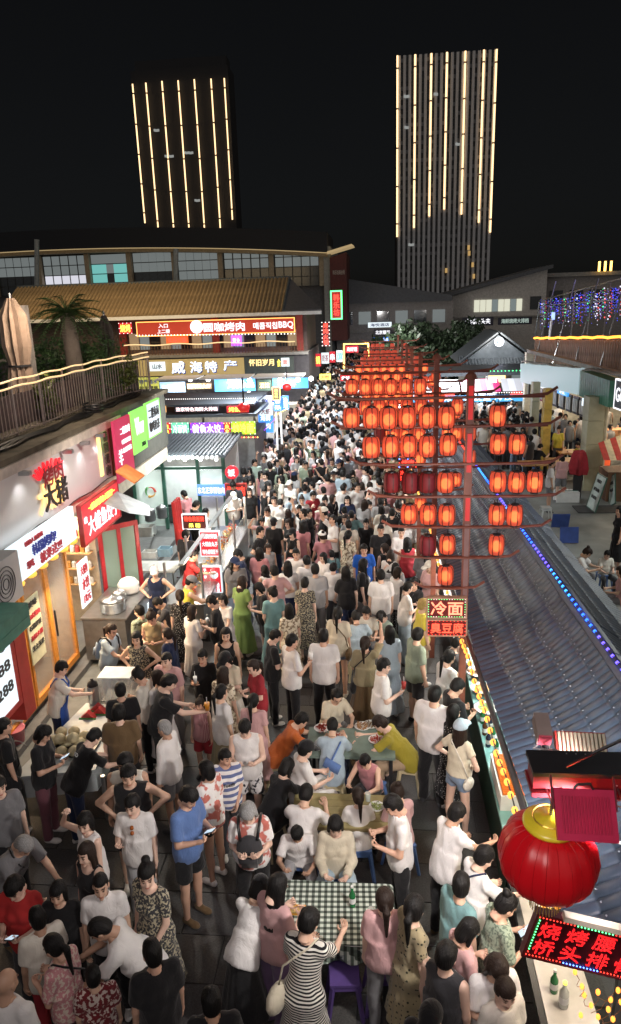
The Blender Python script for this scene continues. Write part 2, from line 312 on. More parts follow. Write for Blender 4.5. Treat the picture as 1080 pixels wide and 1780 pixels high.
def body_mesh(pose, fem):
    B = joints(pose, fem); lo, hi = bounds(B, .13); lo[2] = -.02; V, Q = snet(body_f(B), lo, hi, .019); C_ = np.ones((len(V), 4))
    if 'h' not in HEAD: v, q = snet(head_f, (-.11, -.13, -.16), (.11, .14, .14), .0082); HEAD['h'] = (v, q, head_tint(v))
    hv, hq, hc = HEAD['h']; parts = [(V, Q, C_), (hv @ B.HM.T + B.hc, hq, hc)]
    cu = round(B.curl, 1)
    if cu not in HANDS: HANDS[cu] = snet(hand_f(cu), (-.06, -.05, -.18), (.09, .11, .06), .0062)
    for s in (1, -1):
        v, q = HANDS[cu]; v = v.copy() * .95; q = q.copy(); v[:, 0] *= -s
        if s == 1: q = q[:, ::-1]
        Bs = basis(-B.fd[s], np.array([-s * 1., .25, .35]) if abs(B.fd[s][2]) > .6 else np.array([-s * .6, 0, 1.]))
        parts.append((v @ Bs.T + B.wr[s], q, np.ones((len(v), 4))))
    o = 0; VV, QQ, CC = [], [], []
    for v, q, c in parts: VV.append(v); QQ.append(q + o); CC.append(c); o += len(v)
    return mesh_np('person_body', np.concatenate(VV), np.concatenate(QQ), np.concatenate(CC))
def folds(P, seed, amp=.006):
    r = np.random.RandomState(seed); d = 0
    for i in range(4):
        k = r.normal(size=3); k = k / np.linalg.norm(k) * (22 + 16 * i); k[2] *= .6; ph = r.rand() * 6
        d = d + np.sin(P @ k.astype(np.float32) + ph + 1.6 * np.sin(P @ (k[::-1] * .35).astype(np.float32))) / (1 + .5 * i)
    return d * amp * .75
def top_f(B, kind, seed):
    hem = {'tank': -.06, 'tee': -.09, 'polo': -.09, 'crop': .04, 'blouse': -.05, 'dress': -.6, 'long': -.1, 'sleeveless': -.09, 'maxi': -.78}[kind]
    def f(P):
        loose = .018 if kind in ('tank', 'crop') else .03
        d = torso(P, B, .015, loose * .6); u = (P - B.P0.astype(np.float32)) @ B.sp.astype(np.float32)
        if kind in ('dress', 'maxi') and not B.sit:
            a = np.arctan2(P[:, 0], P[:, 1] - B.P0[1]); zz = np.clip((B.P0[2] - P[:, 2]) / .8, -.3, 1); q = P.copy(); q[:, 1] = (q[:, 1] - B.P0[1]) * 1.25
            k = np.linalg.norm(q[:, :2], axis=1) - (.17 + .13 * np.clip(zz, 0, 1)) - .014 * np.clip(zz + .2, 0, 1) * np.sin(a * 9 + seed + 2 * np.sin(a * 2)); k = np.maximum(k * .8, P[:, 2] - B.P0[2] - .02)
            d = smin(d, k, .07)
        if B.sit and kind in ('dress', 'maxi'):
            for s in (1, -1): d = smin(d, capd(P, B.hp[s], B.kn[s], .12, .1), .08)
        sl = {'tee': .72, 'polo': .68, 'blouse': .8, 'dress': .6, 'maxi': .6, 'crop': .45, 'long': 1.9}.get(kind, 0)
        for s in (1, -1):
            if sl:
                w = .055 if kind in ('tee', 'blouse') else .048
                e = B.sh[s] + (B.el[s] - B.sh[s]) * min(sl, 1.); ad = nrm(B.el[s] - B.sh[s]).astype(np.float32)
                c = capd(P, B.sh[s] - ad * .01, e, w, w + .01 * (kind != 'polo'))
                if sl > 1:
                    c = smin(c, capd(P, B.el[s], B.wr[s], .055, .045), .03); fa = B.fd[s].astype(np.float32); c = np.maximum(c, (P - B.wr[s].astype(np.float32)) @ fa + .01)
                else: c = np.maximum(c, (P - e.astype(np.float32)) @ ad)
                d = smin(d, c, .03)
            else:
                c = capd(P, B.sh[s] + [s * .02, 0, 0], B.el[s], .085, .07) if kind == 'tank' else capd(P, B.sh[s] + [s * .045, 0, 0], B.el[s], .075, .06); d = np.maximum(d, -c)
        if not (kind in ('dress', 'maxi') and not B.sit):
            ql = (P - B.P0.astype(np.float32)) @ B.M.astype(np.float32); rx, ry = ((.158, .118) if B.fem else (.17, .122)); rx += .012 * (kind in ('tee', 'blouse', 'long')); ry += .012 * (kind in ('tee', 'blouse', 'long'))
            kk = (np.sqrt((ql[:, 0] / rx) ** 2 + (ql[:, 1] / ry) ** 2) - 1) * .11; kk = np.maximum(kk, np.abs(ql[:, 2] - .06) - .19); d = smin(d, kk, .045)
        d = d + folds(P, seed) - .005
        nr = {'tank': .105, 'blouse': .085, 'dress': .09, 'maxi': .09, 'polo': .062, 'crop': .095, 'sleeveless': .075}.get(kind, .07)
        nd = elld(P, B.nk + B.sp * .01 + B.M @ np.array([0, .012, 0]), (nr, nr * 1., nr * (1.1 if kind in ('tank', 'crop') else .75)), B.M); d = np.maximum(d, -nd)
        if kind == 'polo':
            uu = u - .5; ring = np.maximum(np.abs(capd(P, B.nk - B.sp * .05, B.nk + B.sp * .2, .07, .068)) - .008, np.abs(uu - .035) - .03); d = np.minimum(d, ring)
        if kind in ('dress', 'maxi') and not B.sit: return np.maximum(d, (B.P0[2] + hem) - P[:, 2])
        if B.sit: return np.maximum(d, np.minimum(hem - u, (B.P0[2] - .1) - P[:, 2]) if kind not in ('dress', 'maxi') else -1 + 0 * u)
        return np.maximum(d, hem - u)
    return f
def bot_f(B, kind, seed):
    def f(P):
        d = elld(P, B.P0 + B.sp * .01, (.182 if B.fem else .172, .127, .13), B.M); fr = {'trousers': 2., 'shorts': .78, 'hotpants': .35, 'wide': 2., 'skirt': 1.}[kind]
        if kind == 'skirt' and not B.sit:
            a = np.arctan2(P[:, 0], P[:, 1]); zz = np.clip((B.P0[2] - P[:, 2]) / .8, 0, 1); q = P.copy(); q[:, 1] *= 1.2
            k = (np.linalg.norm(q[:, :2], axis=1) - (.165 + .17 * zz) - .014 * zz ** .5 * np.sin(a * 10 + seed)) * .8; k = np.maximum(k, P[:, 2] - B.P0[2] - .05)
            return np.maximum(smin(d, k, .03), .28 - P[:, 2])
        for s in (1, -1):
            w = .1 if kind in ('shorts', 'wide', 'skirt') else .092; e = B.hp[s] + (B.kn[s] - B.hp[s]) * min(fr, 1); ad = nrm(B.kn[s] - B.hp[s]).astype(np.float32)
            c = capd(P, B.hp[s], e, w, w * (.95 if fr < 1 or kind == 'skirt' else .8 if kind == 'trousers' else .95))
            if fr > 1: c = smin(c, capd(P, B.kn[s], B.an[s], .066 if kind == 'trousers' else .09, .056 if kind == 'trousers' else .1), .02); c = np.maximum(c, (.05 if not B.sit else .1) - P[:, 2])
            else: c = np.maximum(c, (P - e.astype(np.float32)) @ ad)
            d = smin(d, c, .03)
        d = d + folds(P, seed + 7, .006) - .003; return np.maximum(d, (P[:, 2] - B.P0[2] - .12) if B.sit else (P - B.P0.astype(np.float32)) @ B.sp.astype(np.float32) - .1)
    return f
def hair_f(style):
    def f(P):
        g = .013 if style != 'buzz' else .005; st = np.sin(P[:, 0] * 260 + 3 * np.sin(P[:, 1] * 60)) * np.sin(P[:, 1] * 210 + P[:, 2] * 40) * (.0026 if style != 'buzz' else .001)
        d = elld(P, (0, -.012, .028), (.076 + g, .094 + g, .092 + g * 1.1)); x, y, z = P[:, 0], P[:, 1], P[:, 2]
        if style in ('short', 'bob'): d = d - .0035 * np.sin(x * 55 + 1) * np.sin(y * 47 + z * 30)
        if style == 'tousled': d = d - .006 * np.sin(x * 70) * np.sin(y * 60 + 1) * np.sin(z * 50)
        d = smin(d, elld(P, (0, -.05, -.02), (.07 + g * .6, .05 + g, .07)), .02)
        face = np.maximum(z - (.052 if style in ('short', 'tousled', 'buzz') else .05), .045 - y - .25 * (z + .0)) if style != 'fringe' else np.maximum(z - .03, .05 - y)
        side = np.maximum(z + (.0 if style in ('short', 'buzz', 'tousled') else .03), -y - .055) if style in ('short', 'buzz', 'tousled', 'bun', 'ponytail') else np.full(len(P), 1.)
        lowb = z + .075
        if style in ('long', 'fringe', 'wavy'):
            b = np.full(len(P), 9.)
            for q in (-.06, -.03, 0, .03, .06):
                b = smin(b, capd(P, (q, -.06 - abs(q) * -.3, .0), (q * 1.25, -.09 + abs(q) * .4, -.36 if style != 'wavy' else -.3), .034, .024), .03)
            for s in (1, -1): b = smin(b, capd(P, (s * .075, -.01, .0), (s * .095, .0, -.26), .024, .018), .02)
            if style == 'wavy': b = b + .008 * np.sin(z * 60 + x * 30)
            d = smin(d, b, .02); d = np.maximum(d, -np.minimum(np.maximum(z - .05, .04 - y), 9)); return d + st
        if style == 'bob':
            for s in (1, -1): d = smin(d, capd(P, (s * .072, -.01, .02), (s * .082, .005, -.085), .026, .022), .02)
            d = smin(d, elld(P, (0, -.06, -.06), (.082, .05, .07)), .02); d = np.maximum(d, -np.maximum(z - .05, .035 - y)); return np.maximum(d, -.125 - z) + st
        d = np.maximum(d, -np.maximum(z - .055, .03 - y)); d = np.maximum(d, -np.maximum(side, -.02 - y)); d = np.maximum(d, -lowb)
        if style == 'ponytail':
            b = smin(capd(P, (0, -.11, .03), (0, -.155, -.02), .022, .03), capd(P, (0, -.155, -.02), (0, -.13, -.3), .034, .012), .02); d = smin(d, b, .01)
        if style == 'bun': d = smin(d, elld(P, (0, -.085, .115), (.045, .042, .038)), .008)
        return d + st
    return f
def cap_f(P):
    d = np.maximum(elld(P, (0, -.01, .03), (.102, .12, .112)), .035 - P[:, 2] - .0 * P[:, 1]); b = np.maximum(elld(P, (0, .12, .035), (.085, .09, .03)), -elld(P, (0, .12, .022), (.09, .1, .028)))
    return smin(d, np.maximum(b, .02 - P[:, 1]), .006)
MC = {}
def cached(key, fn):
    if key not in MC: MC[key] = fn()
    return MC[key]
def garment(kind, pose, fem, which):
    def go():
        B = joints(pose, fem); lo, hi = bounds(B, .17); sd = (sum(map(ord, pose + kind)) % 97)
        if which == 'top': lo[2] = B.P0[2] - (.85 if kind in ('dress', 'maxi') and not B.sit else .25); hi[2] = max(B.nk[2], B.sh[1][2]) + .1; lo[1] -= .1; hi[1] += .08; lo[0] = min(lo[0], -.36); hi[0] = max(hi[0], .36)
        else: hi[2] = B.P0[2] + .2; lo[0] = -.42; hi[0] = .42; lo[1] -= .1; hi[1] += .1
        if which == 'top' and kind in ('tank', 'sleeveless', 'tee', 'polo', 'blouse', 'crop'):
            lo[0] = max(lo[0], -.45); hi[0] = min(hi[0], .45)
        lo[2] = max(lo[2], 0)
        V, Q = snet((top_f if which == 'top' else bot_f)(B, kind, sd), lo, hi, .0175); return mesh_np(kind, V, Q)
    return cached((kind, pose, fem, which), go)
def hair_mesh(st): return cached(('hair', st), lambda: mesh_np('hair', *snet(hair_f(st), (-.14, -.22, -.42), (.14, .15, .2), .009 if st not in ('long', 'wavy', 'fringe') else .0105)))
def shoe_mesh():
    def f(P):
        d = smin(elld(P, (0, -.01, -.03), (.042, .06, .05)), elld(P, (0, .1, -.045), (.046, .08, .035)), .04); return np.maximum(d, -.075 - P[:, 2])
    return cached('shoe', lambda: mesh_np('shoe', *snet(f, (-.07, -.1, -.1), (.07, .21, .05), .013)))
# ---------------------------------------------------------------- common materials
M_steel = pbr('steel', (.45, .46, .47), .3, .9, .1); M_dark = pbr('dark_metal', (.05, .05, .055), .45, .6); M_concrete = pbr('concrete', (.28, .27, .25), .85, bump=.3, bscale=30)
M_black = pbr('black_plastic', (.015, .015, .017), .4); M_white = pbr('white_paint', (.75, .76, .76), .5, var=.06); M_redp = pbr('red_paint', (.35, .03, .025), .45); M_wood = pbr('wood_brown', (.16, .08, .04), .6, bump=.3)
M_green = pbr('green_frame', (.03, .1, .07), .5); M_cream = pbr('cream_wall', (.55, .52, .43), .7); M_gold = pbr('gold', (.75, .5, .1), .3, .7, .1)
E_white = emi('glow_white', (1, .97, .92), 1.6); E_warm = emi('glow_warm', (1, .62, .25), 2.2); E_gold = emi('glow_gold', (1, .55, .12), 3.2); E_red = emi('glow_red', (1, .05, .03), 2.2); E_yel = emi('glow_yellow', (1, .85, .12), 1.4)
E_blue = emi('glow_blue', (.08, .2, 1), 6.); E_cyan = emi('glow_cyan', (.1, .75, 1), 1.6); E_green = emi('glow_green', (.1, 1, .3), 2.); E_purple = emi('glow_purple', (.45, .1, 1), 1.5); E_lamp = emi('lamp_face', (1, .98, .95), 9.)
E_lblue = emi('lightbox_blue', (.04, .2, .75), 1.3); E_lred = emi('lightbox_red', (.65, .02, .035), .7); E_lwhite = emi('lightbox_white', (.75, .85, .9), .75); E_lgreen = emi('lightbox_green', (.25, .75, .12), .95); E_lmar = emi('lightbox_maroon', (.5, .03, .09), .65); E_tan = emi('lightbox_tan', (.45, .32, .12), .5); E_tgold = emi('text_gold', (1, .72, .3), 1.2)
def fs(x0, y0, x1, y1, s):
    xm, ym = (x0 + x1) / 2, (y0 + y1) / 2; return ats(xm, ym, s), (ats(x1, ym, s) - ats(x0, ym, s)).length, (ats(xm, y0, s) - ats(xm, y1, s)).length
def sign(name, label, cat, c, r, u, w, h, board, lines=(), frame=None, bulbs=None, depth=.08, group=None, fw=.03, extra=None):
    r, u = r.normalized(), u.normalized(); n = r.cross(u).normalized(); c = Vector(c); root = thing(name, label, cat, c - u * h / 2 - n * depth / 2, group); ax = (r, n, u)
    MB().box(c - n * depth / 2, (w, depth, h), ax).build('board', board, root)
    if frame:
        m = MB()
        for k in (-1, 1): m.box(c + u * k * (h / 2 + fw / 2) - n * depth * .4, (w + 2 * fw, depth * 1.1, fw), ax); m.box(c + r * k * (w / 2 + fw / 2) - n * depth * .4, (fw, depth * 1.1, h), ax)
        m.build('frame', frame, root)
    for ln in lines:
        t, x, y, tw, th, mat, bold = ln[:7]; put_text(mb := MB(), t, c + r * x * w + u * y * h + n * .004, r, u, tw * w, th * h, bold, 2, .012 + .01 * (w > 2), len(ln) > 7 and ln[7]); mb.build('lettering', mat, root)
    if bulbs:
        mats, sp, rad = bulbs; mats = mats if isinstance(mats, (list, tuple)) else [mats]; me = [MB().octa((0, 0, 0), rad).mesh('bulb', q) for q in mats]; pts = []
        nx, ny = max(2, int(w / sp)), max(2, int(h / sp))
        for k in range(nx + 1):
            for v in (-1, 1): pts.append(c + r * w * (k / nx - .5) * .96 + u * v * h * .47)
        for k in range(1, ny):
            for v in (-1, 1): pts.append(c + u * h * (k / ny - .5) * .94 + r * v * w * .48)
        for i, p in enumerate(pts): piece('bulb', me[(i // 4) % len(me)], root, p + n * rad * .8)
    return root
def fsign(name, label, cat, x0, y0, x1, y1, s, board, lines=(), **k):
    c, w, h = fs(x0, y0, x1, y1, s); return sign(name, label, cat, c, N, Z, w, h, board, lines, **k)
def lsign(name, label, cat, s0, s1, z0, z1, t, board, lines=(), **k):
    return sign(name, label, cat, W((s0 + s1) / 2, t, (z0 + z1) / 2), D, Z, s1 - s0, z1 - z0, board, lines, **k)
def lamp(name, kind, p, energy, color, size=.2, rot=None, spot=None):
    l = bpy.data.lights.new(name, kind); l.energy = energy; l.color = color
    if kind == 'AREA': l.size = size
    else: l.shadow_soft_size = size
    if spot: l.spot_size = spot; l.spot_blend = .6
    o = bpy.data.objects.new(name, l); COL.objects.link(o); o.location = p
    if rot is not None: o.rotation_euler = Vector(rot).to_track_quat('-Z', 'Y').to_euler()
    return o
# ---------------------------------------------------------------- ground, paving, kerb
def ground_mat():
    m, nt, b = newmat('asphalt'); L = nt.links; b.inputs['Roughness'].default_value = .55; tc = nt.nodes.new('ShaderNodeTexCoord')
    n = nt.nodes.new('ShaderNodeTexNoise'); n.inputs['Scale'].default_value = .7; n.inputs['Detail'].default_value = 8; r = nt.nodes.new('ShaderNodeValToRGB'); r.color_ramp.elements[0].color = (.05, .05, .052, 1); r.color_ramp.elements[1].color = (.13, .13, .13, 1); r.color_ramp.elements[0].position = .35; r.color_ramp.elements[1].position = .7
    n2 = nt.nodes.new('ShaderNodeTexNoise'); n2.inputs['Scale'].default_value = 60; bp = nt.nodes.new('ShaderNodeBump'); bp.inputs['Strength'].default_value = .4; bp.inputs['Distance'].default_value = .01
    for q in (n, n2): L.new(tc.outputs['Object'], q.inputs['Vector'])
    L.new(n.outputs[0], r.inputs[0]); L.new(r.outputs[0], b.inputs['Base Color']); L.new(n2.outputs[0], bp.inputs['Height']); L.new(bp.outputs[0], b.inputs['Normal']); return m
g = MB().add([(-600, -60, -.03), (600, -60, -.03), (600, 1500, -.03), (-600, 1500, -.03)], [(0, 1, 2, 3)]).build('ground', ground_mat(), kind='structure')
pav = bpy.data.objects.new('pavement', None); COL.objects.link(pav); pav['kind'] = 'structure'
slabm = [pbr('granite_slab_%d' % i, c, .5, var=.35, scale=45, bump=.25, bscale=90) for i, c in enumerate(((.05, .05, .052), (.04, .04, .043), (.062, .06, .057)))]
sme = [MB().box((0, 0, -.02), (.985, .585, .04)).mesh('paving_slab', q) for q in slabm]
for i in range(26):
    for j in range(7):
        o = piece('paving_slab', sme[(i * 7 + j * 3 + (i * j) % 5) % 3], pav, W(3.0 + i * .6, -4.75 + j * 1. + (.5 if i % 2 else 0), 0) + Z * random.uniform(-.003, .003))
bed = MB().bx(2.5, 18.8, -5.2, 2.2, -.03, -.015).build('mortar_bed', pbr('joint_dark', (.04, .04, .04), .9), pav)
apron = MB().bx(2, 16.5, -5.95, -5.2, -.02, .0).build('side_pavement', pbr('smooth_concrete', (.17, .18, .18), .5, var=.25, scale=3, bump=.15), kind='structure')
crt = MB().bx(12, 60, 3.4, 16, -.028, -.004).build('courtyard_floor', pbr('court_concrete', (.2, .21, .2), .6, var=.3, scale=1.2, bump=.2), kind='structure')
# ---------------------------------------------------------------- left shop building with terrace
M_grey = pbr('grey_cladding', (.6, .6, .61), .35, .3, .04, 2); M_beam = pbr('beige_beam', (.55, .48, .42), .7, var=.25, scale=4)
M_orange = pbr('orange_wood', (.62, .25, .04), .4, var=.2, scale=20); M_gl = glassm('door_glass', (.75, .85, .82), .04, .16); M_kerb = pbr('kerb_stone', (.14, .14, .14), .7, bump=.3)
shop = thing('shop_building', 'grey fronted restaurant building with a roof terrace and orange framed glass doors', 'building', W(12, -6, 0))
for k in range(7): MB().bx(3 + k * 1.772, 3 + k * 1.772 + 1.766, -6.4, -5.84, 3.2, 4.3).build('fascia_panel', M_grey, shop)
MB().tube([W(s_, -5.8, 3.22 + .025 * math.sin(s_ * 4)) for s_ in np.arange(8, 15.3, .3)], .012, 5).build('hanging_cable', M_black, shop); MB().tube([W(9.85, -5.8, 2.7), W(9.85, -5.8, 3.2)], .02, 6).build('pipe', M_white, shop)
jars = [MB().lathe((0, 0, 0), [(.05, 0), (.06, .02), (.06, .14), (.04, .17)], 8).mesh('jar', q) for q in (pbr('jar_white', (.6, .6, .55), .4), pbr('jar_amber', (.5, .25, .06), .4), pbr('jar_red', (.4, .05, .04), .4))]
for z_ in (.95, 1.4, 1.85, 2.3):
    MB().bx(12.5, 14.6, -7.78, -7.5, z_, z_ + .03).build('shelf', pbr('pale_wood', (.55, .33, .15), .5), shop)
    for k in range(11): piece('jar', jars[(k * 7 + int(z_ * 10)) % 3], shop, W(12.6 + k * .18, -7.62, z_ + .03))
for k in range(7): MB().bx(3 + k * 1.8, 3 + k * 1.8 + 1.79, -6.3, -5.72, 4.3, 4.46).build('cornice', M_beam, shop)
MB().bx(3, 19.6, -16, -5.78, 4.46, 4.56).build('terrace_slab', pbr('terrace_floor', (.12, .1, .07), .85, var=.4, scale=3), shop)
MB().bx(15.4, 19.6, -7.4, -5.9, 3.0, 4.44).build('end_fascia', pbr('fascia_dark', (.08, .08, .07), .8), shop)
MB().bx(3, 12.3, -9.2, -8.9, 0, 3.2).build('back_wall', pbr('tiled_wall', (.5, .28, .17), .6, var=.15, scale=3), shop)
MB().bx(3, 19.6, -9.2, -5.9, .02, .26).build('plinth', M_kerb, shop); MB().bx(3, 12.4, -8.9, -6, .262, .27).build('interior_floor', pbr('floor_wood', (.22, .13, .08), .4), shop)
MB().bx(3, 19.6, -5.9, -5.68, -.02, .12).build('kerb', M_kerb, shop)
MB().bx(12.2, 12.34, -9, -5.9, .26, 3.2).build('partition', pbr('amber_wall', (.45, .25, .12), .6), shop); MB().bx(3, 15.4, -8.9, -5.9, 2.95, 3.19).build('soffit', M_cream, shop)
MB().bx(12.34, 19.6, -8.0, -7.8, .26, 3.2).build('kitchen_wall', M_cream, shop); MB().bx(14.9, 19.6, -7.6, -5.95, 2.6, 3.2).build('lintel_wall', M_cream, shop)
for i, s0 in enumerate((7.6, 8.55, 9.5, 10.45, 11.35)):      # glass doors
    dr = MB(); w_ = .9
    for a, b in ((s0, s0 + .07), (s0 + w_ - .07, s0 + w_)): dr.bx(a, b, -5.9, -5.82, .27, 2.6)
    dr.bx(s0 + .07, s0 + w_ - .07, -5.9, -5.82, .27, .38); dr.bx(s0 + .07, s0 + w_ - .07, -5.9, -5.82, 2.5, 2.6)
    d_ = dr.build('door', M_orange, shop); MB().bx(s0 + .07, s0 + w_ - .07, -5.87, -5.855, .38, 2.5).build('pane', M_gl, d_); MB().bx(s0 + .1, s0 + .12, -5.82, -5.79, 1.1, 1.6).build('handle', M_black, d_)
for k in range(5): # wooden slat shelves inside, seen through the doors
    MB().bx(7.6, 12.1, -8.88, -8.7, .7 + k * .45, .8 + k * .45).build('wall_batten', pbr('pale_wood', (.55, .33, .15), .5), shop)
for k, s0 in enumerate((8.2, 9.6, 11.0)): MB().bx(s0, s0 + .9, -7.9, -7.2, .27, .98).build('counter_block', pbr('counter_red', (.4, .13, .06), .5), shop)
wb_ = [MB().box((0, 0, 0), (.05, .36, .2)).mesh('wall_block', q) for q in (pbr('block_brick', (.3, .09, .04), .7, var=.3), pbr('block_wood', (.5, .26, .1), .6, var=.3), pbr('block_dark', (.14, .06, .03), .7))]
for i in range(11):
    for j in range(10): piece('wall_block', wb_[(i * 5 + j * 3 + i * j) % 3], shop, W(7.7 + i * .4 + .2 * (j % 2), -8.86, .55 + j * .235))
for s_, t_ in ((8.6, -6.9), (10.0, -6.8), (11.3, -6.9)): MB().bx(s_ - .3, s_ + .3, t_ - .3, t_ + .3, .92, .96).build('dining_top', pbr('top_dark', (.12, .06, .03), .4), shop); MB().tube([W(s_, t_, .27), W(s_, t_, .92)], .04, 6).build('pedestal', M_dark, shop)
MB().bx(13.9, 13.96, -8.0, -5.95, .26, 2.6).build('kitchen_side_wall', pbr('kitchen_cream', (.6, .52, .38), .6, var=.25, scale=5), shop)
jr = [MB().lathe((0, 0, 0), [(.04, 0), (.05, .02), (.05, .12), (.03, .15)], 8).mesh('jar', q) for q in (pbr('jar_white', (.6, .6, .55), .4), pbr('jar_amber', (.5, .25, .06), .4), pbr('jar_red', (.4, .05, .04), .4))]
for z_ in (1.15, 1.5, 1.85, 2.2):
    MB().bx(13.7, 13.89, -6.9, -6.0, z_, z_ + .025).build('shelf', pbr('pale_wood', (.55, .33, .15), .5), shop)
    for k in range(8): piece('jar', jr[(k * 5 + int(z_ * 9)) % 3], shop, W(13.79, -6.85 + k * .11, z_ + .025))
# spot lights washing the fascia
for i, s0 in enumerate((8.2, 10.9, 12.6, 13.4, 14.2)):
    sp = MB().bx(s0 - .05, s0 + .05, -5.78, -5.6, 4.22, 4.29).build('downlight', M_steel, shop)
    lamp('fascia_downlight', 'SPOT', W(s0, -5.68, 4.2), 9, (1, .98, .95), .02, (0, 0, -1), 1.9)
lamp('shop_interior_lamp', 'AREA', W(9.8, -7.4, 2.9), 48, (1, .72, .42), 1.6, (0, 0, -1)); lamp('shop_interior_lamp_b', 'AREA', W(13.2, -6.5, 2.9), 55, (1, .9, .72), 1., (0, 0, -1))
# logo: red brush characters over golden back-lit ones
lg = thing('logo_sign', 'red flame-shaped character group above golden-lit black characters on the grey fascia', 'sign', W(12.0, -5.84, 3.4))
mb = MB(); put_text(mb, '烤肉', W(12.0, -5.75, 3.98), D, Z, .8, .34, .03); mb.build('lettering', pbr('ink_dark_red', (.25, .01, .02), .5), lg)
mb = MB(); 
for k in range(9): a = -1.2 + k * .3; mb.tube([W(12.0 + math.sin(a) * .42, -5.815, 3.93 + math.cos(a) * .15), W(12.0 + math.sin(a) * .62, -5.815, 4.02 + math.cos(a) * .19 + .02 * (k % 2))], .045, 5, .02)
mb.build('brush_strokes', emi('brush_red', (.8, .02, .03), .9), lg)
mb = MB(); put_text(mb, '大猪', W(12.02, -5.76, 3.62), D, Z, .95, .45, .02, th=.03); mb.build('lettering', M_black, lg)
mb = MB(); put_text(mb, '大猪', W(11.99, -5.825, 3.60), D, Z, 1.0, .5, .03, th=.01); mb.build('halo_letters', emi('halo_gold', (1, .62, .2), 1.6), lg)
vs_ = thing('vertical_letters', 'narrow vertical strip of black characters with golden backlight at the end of the grey fascia', 'sign', W(14.5, -5.84, 3.4))
mb = MB(); put_text(mb, '韩国烤肉', W(14.62, -5.77, 3.8), D, Z, .2, .95, .02, th=.03, vertical=True); mb.build('lettering', M_black, vs_); MB().bx(14.36, 14.5, -5.84, -5.82, 3.35, 4.25).build('halo_strip', emi('halo_gold', (1, .62, .2), 1.6), vs_)
MB().bx(15.05, 15.12, -5.84, -5.76, 3.2, 4.3).build('post', M_wood, vs_)
B_blue = pbr('ink_blue', (.03, .05, .35), .6); B_red = pbr('ink_red', (.5, .04, .06), .6); T_white = emi('letter_white', (.95, .95, 1), .9); T_dark = pbr('ink_dark', (.05, .05, .05), .6)
lsign('banner_sign', 'long pale blue lightbox banner with blue and red writing above the glass doors', 'sign', 9.85, 12.3, 2.68, 3.3, -5.6, E_lwhite, [('想吃', -.25, -.2, .1, .2, B_red, .02), ('韩国烤肉?', -.02, .08, .36, .3, B_blue, .0185), ('就来这!!!', .06, -.27, .34, .3, B_red, .03), ('韩国人直营店', -.16, .36, .26, .13, B_red, .03)])
s_ = lsign('dumpling_sign', 'red lightbox sign with white dumpling-shop characters beside the pale banner', 'sign', 12.4, 14.35, 2.5, 3.25, -5.5, E_lred, [('大鲅鱼饺子', .03, -.12, .82, .48, T_white, .0185), ('一威海特色美食·大锅饺子一', .03, .33, .72, .17, E_yel, .03), ('鲅', -.43, .1, .07, .16, T_white, .03)], frame=M_redp)
for i in range(6): # small yellow round lamps under the banner
    o = MB().ball(W(10.25 + i * .42, -5.72, 2.6), .1, 12, 6, (1, 1, .6)).build('round_lamp', emi('lamp_amber', (1, .55, .08), .8), smooth=True); single(o, 'small amber round lamp number %s from the near end under the pale banner' % ('one', 'two', 'three', 'four', 'five', 'six')[i], 'lamp', 'amber lamps under the banner')
# air conditioner, awning, price board at the picture's left edge
ac = thing('air_conditioner', 'grey outdoor air conditioning unit with a round fan above the green canopy', 'air conditioner', W(9.5, -5.5, 2.3))
MB().bx(8.9, 9.78, -5.85, -5.4, 2.62, 3.34).build('casing', pbr('ac_grey', (.4, .4, .4), .5, var=.05), ac); rg = MB()
for r_ in (.26, .2, .14, .08): rg.tube([W(9.3 + math.cos(a) * r_, -5.38, 2.98 + math.sin(a) * r_) for a in np.linspace(0, 6.28, 20)], .009, 4)
rg.build('fan_grille', M_dark, ac)
cn = thing('green_canopy', 'small dark green box canopy below the air conditioner', 'canopy', W(9, -5.3, 2.1)); MB().bx(7.3, 9.12, -5.6, -5.0, 2.6, 2.78).build('roof', pbr('canopy_green', (.05, .16, .12), .6), cn); MB().bx(7.3, 9.1, -5.05, -4.99, 2.45, 2.6).build('valance', pbr('canopy_green', (.05, .16, .12), .6), cn)
pb = sign('price_board', 'white lightbox price board with red sides reading 38 188 288', 'sign', W(8.2, -5.05, 2.08), D, Z, .75, 1.1, E_lwhite, [('38', .1, .36, .42, .14, T_dark, .03), ('188', .1, .08, .55, .14, T_dark, .03), ('288', .1, -.2, .55, .14, T_dark, .03)], frame=M_redp, fw=.08)
MB().bx(8.68, 8.98, -5.5, -5.04, 1.15, 2.44).build('side_panel', M_redp, pb)
for i, (s0, w_) in enumerate(((9.75, .5),)):
    sign('menu_board', 'pale yellow menu poster standing inside the glass doors', 'menu board', att(62, 1092, -5.79), D, Z, .5, 1.15, pbr('poster_cream', (.6, .6, .42), .6), [('美味', 0, .4, .6, .1, T_dark, .02), ('韩式烤肉', 0, .22, .85, .08, B_red, .02), ('石锅拌饭', 0, .06, .85, .08, T_dark, .02), ('海鲜大酱', 0, -.1, .85, .08, B_red, .02), ('芝士玉米', 0, -.26, .85, .08, T_dark, .02)], depth=.02)
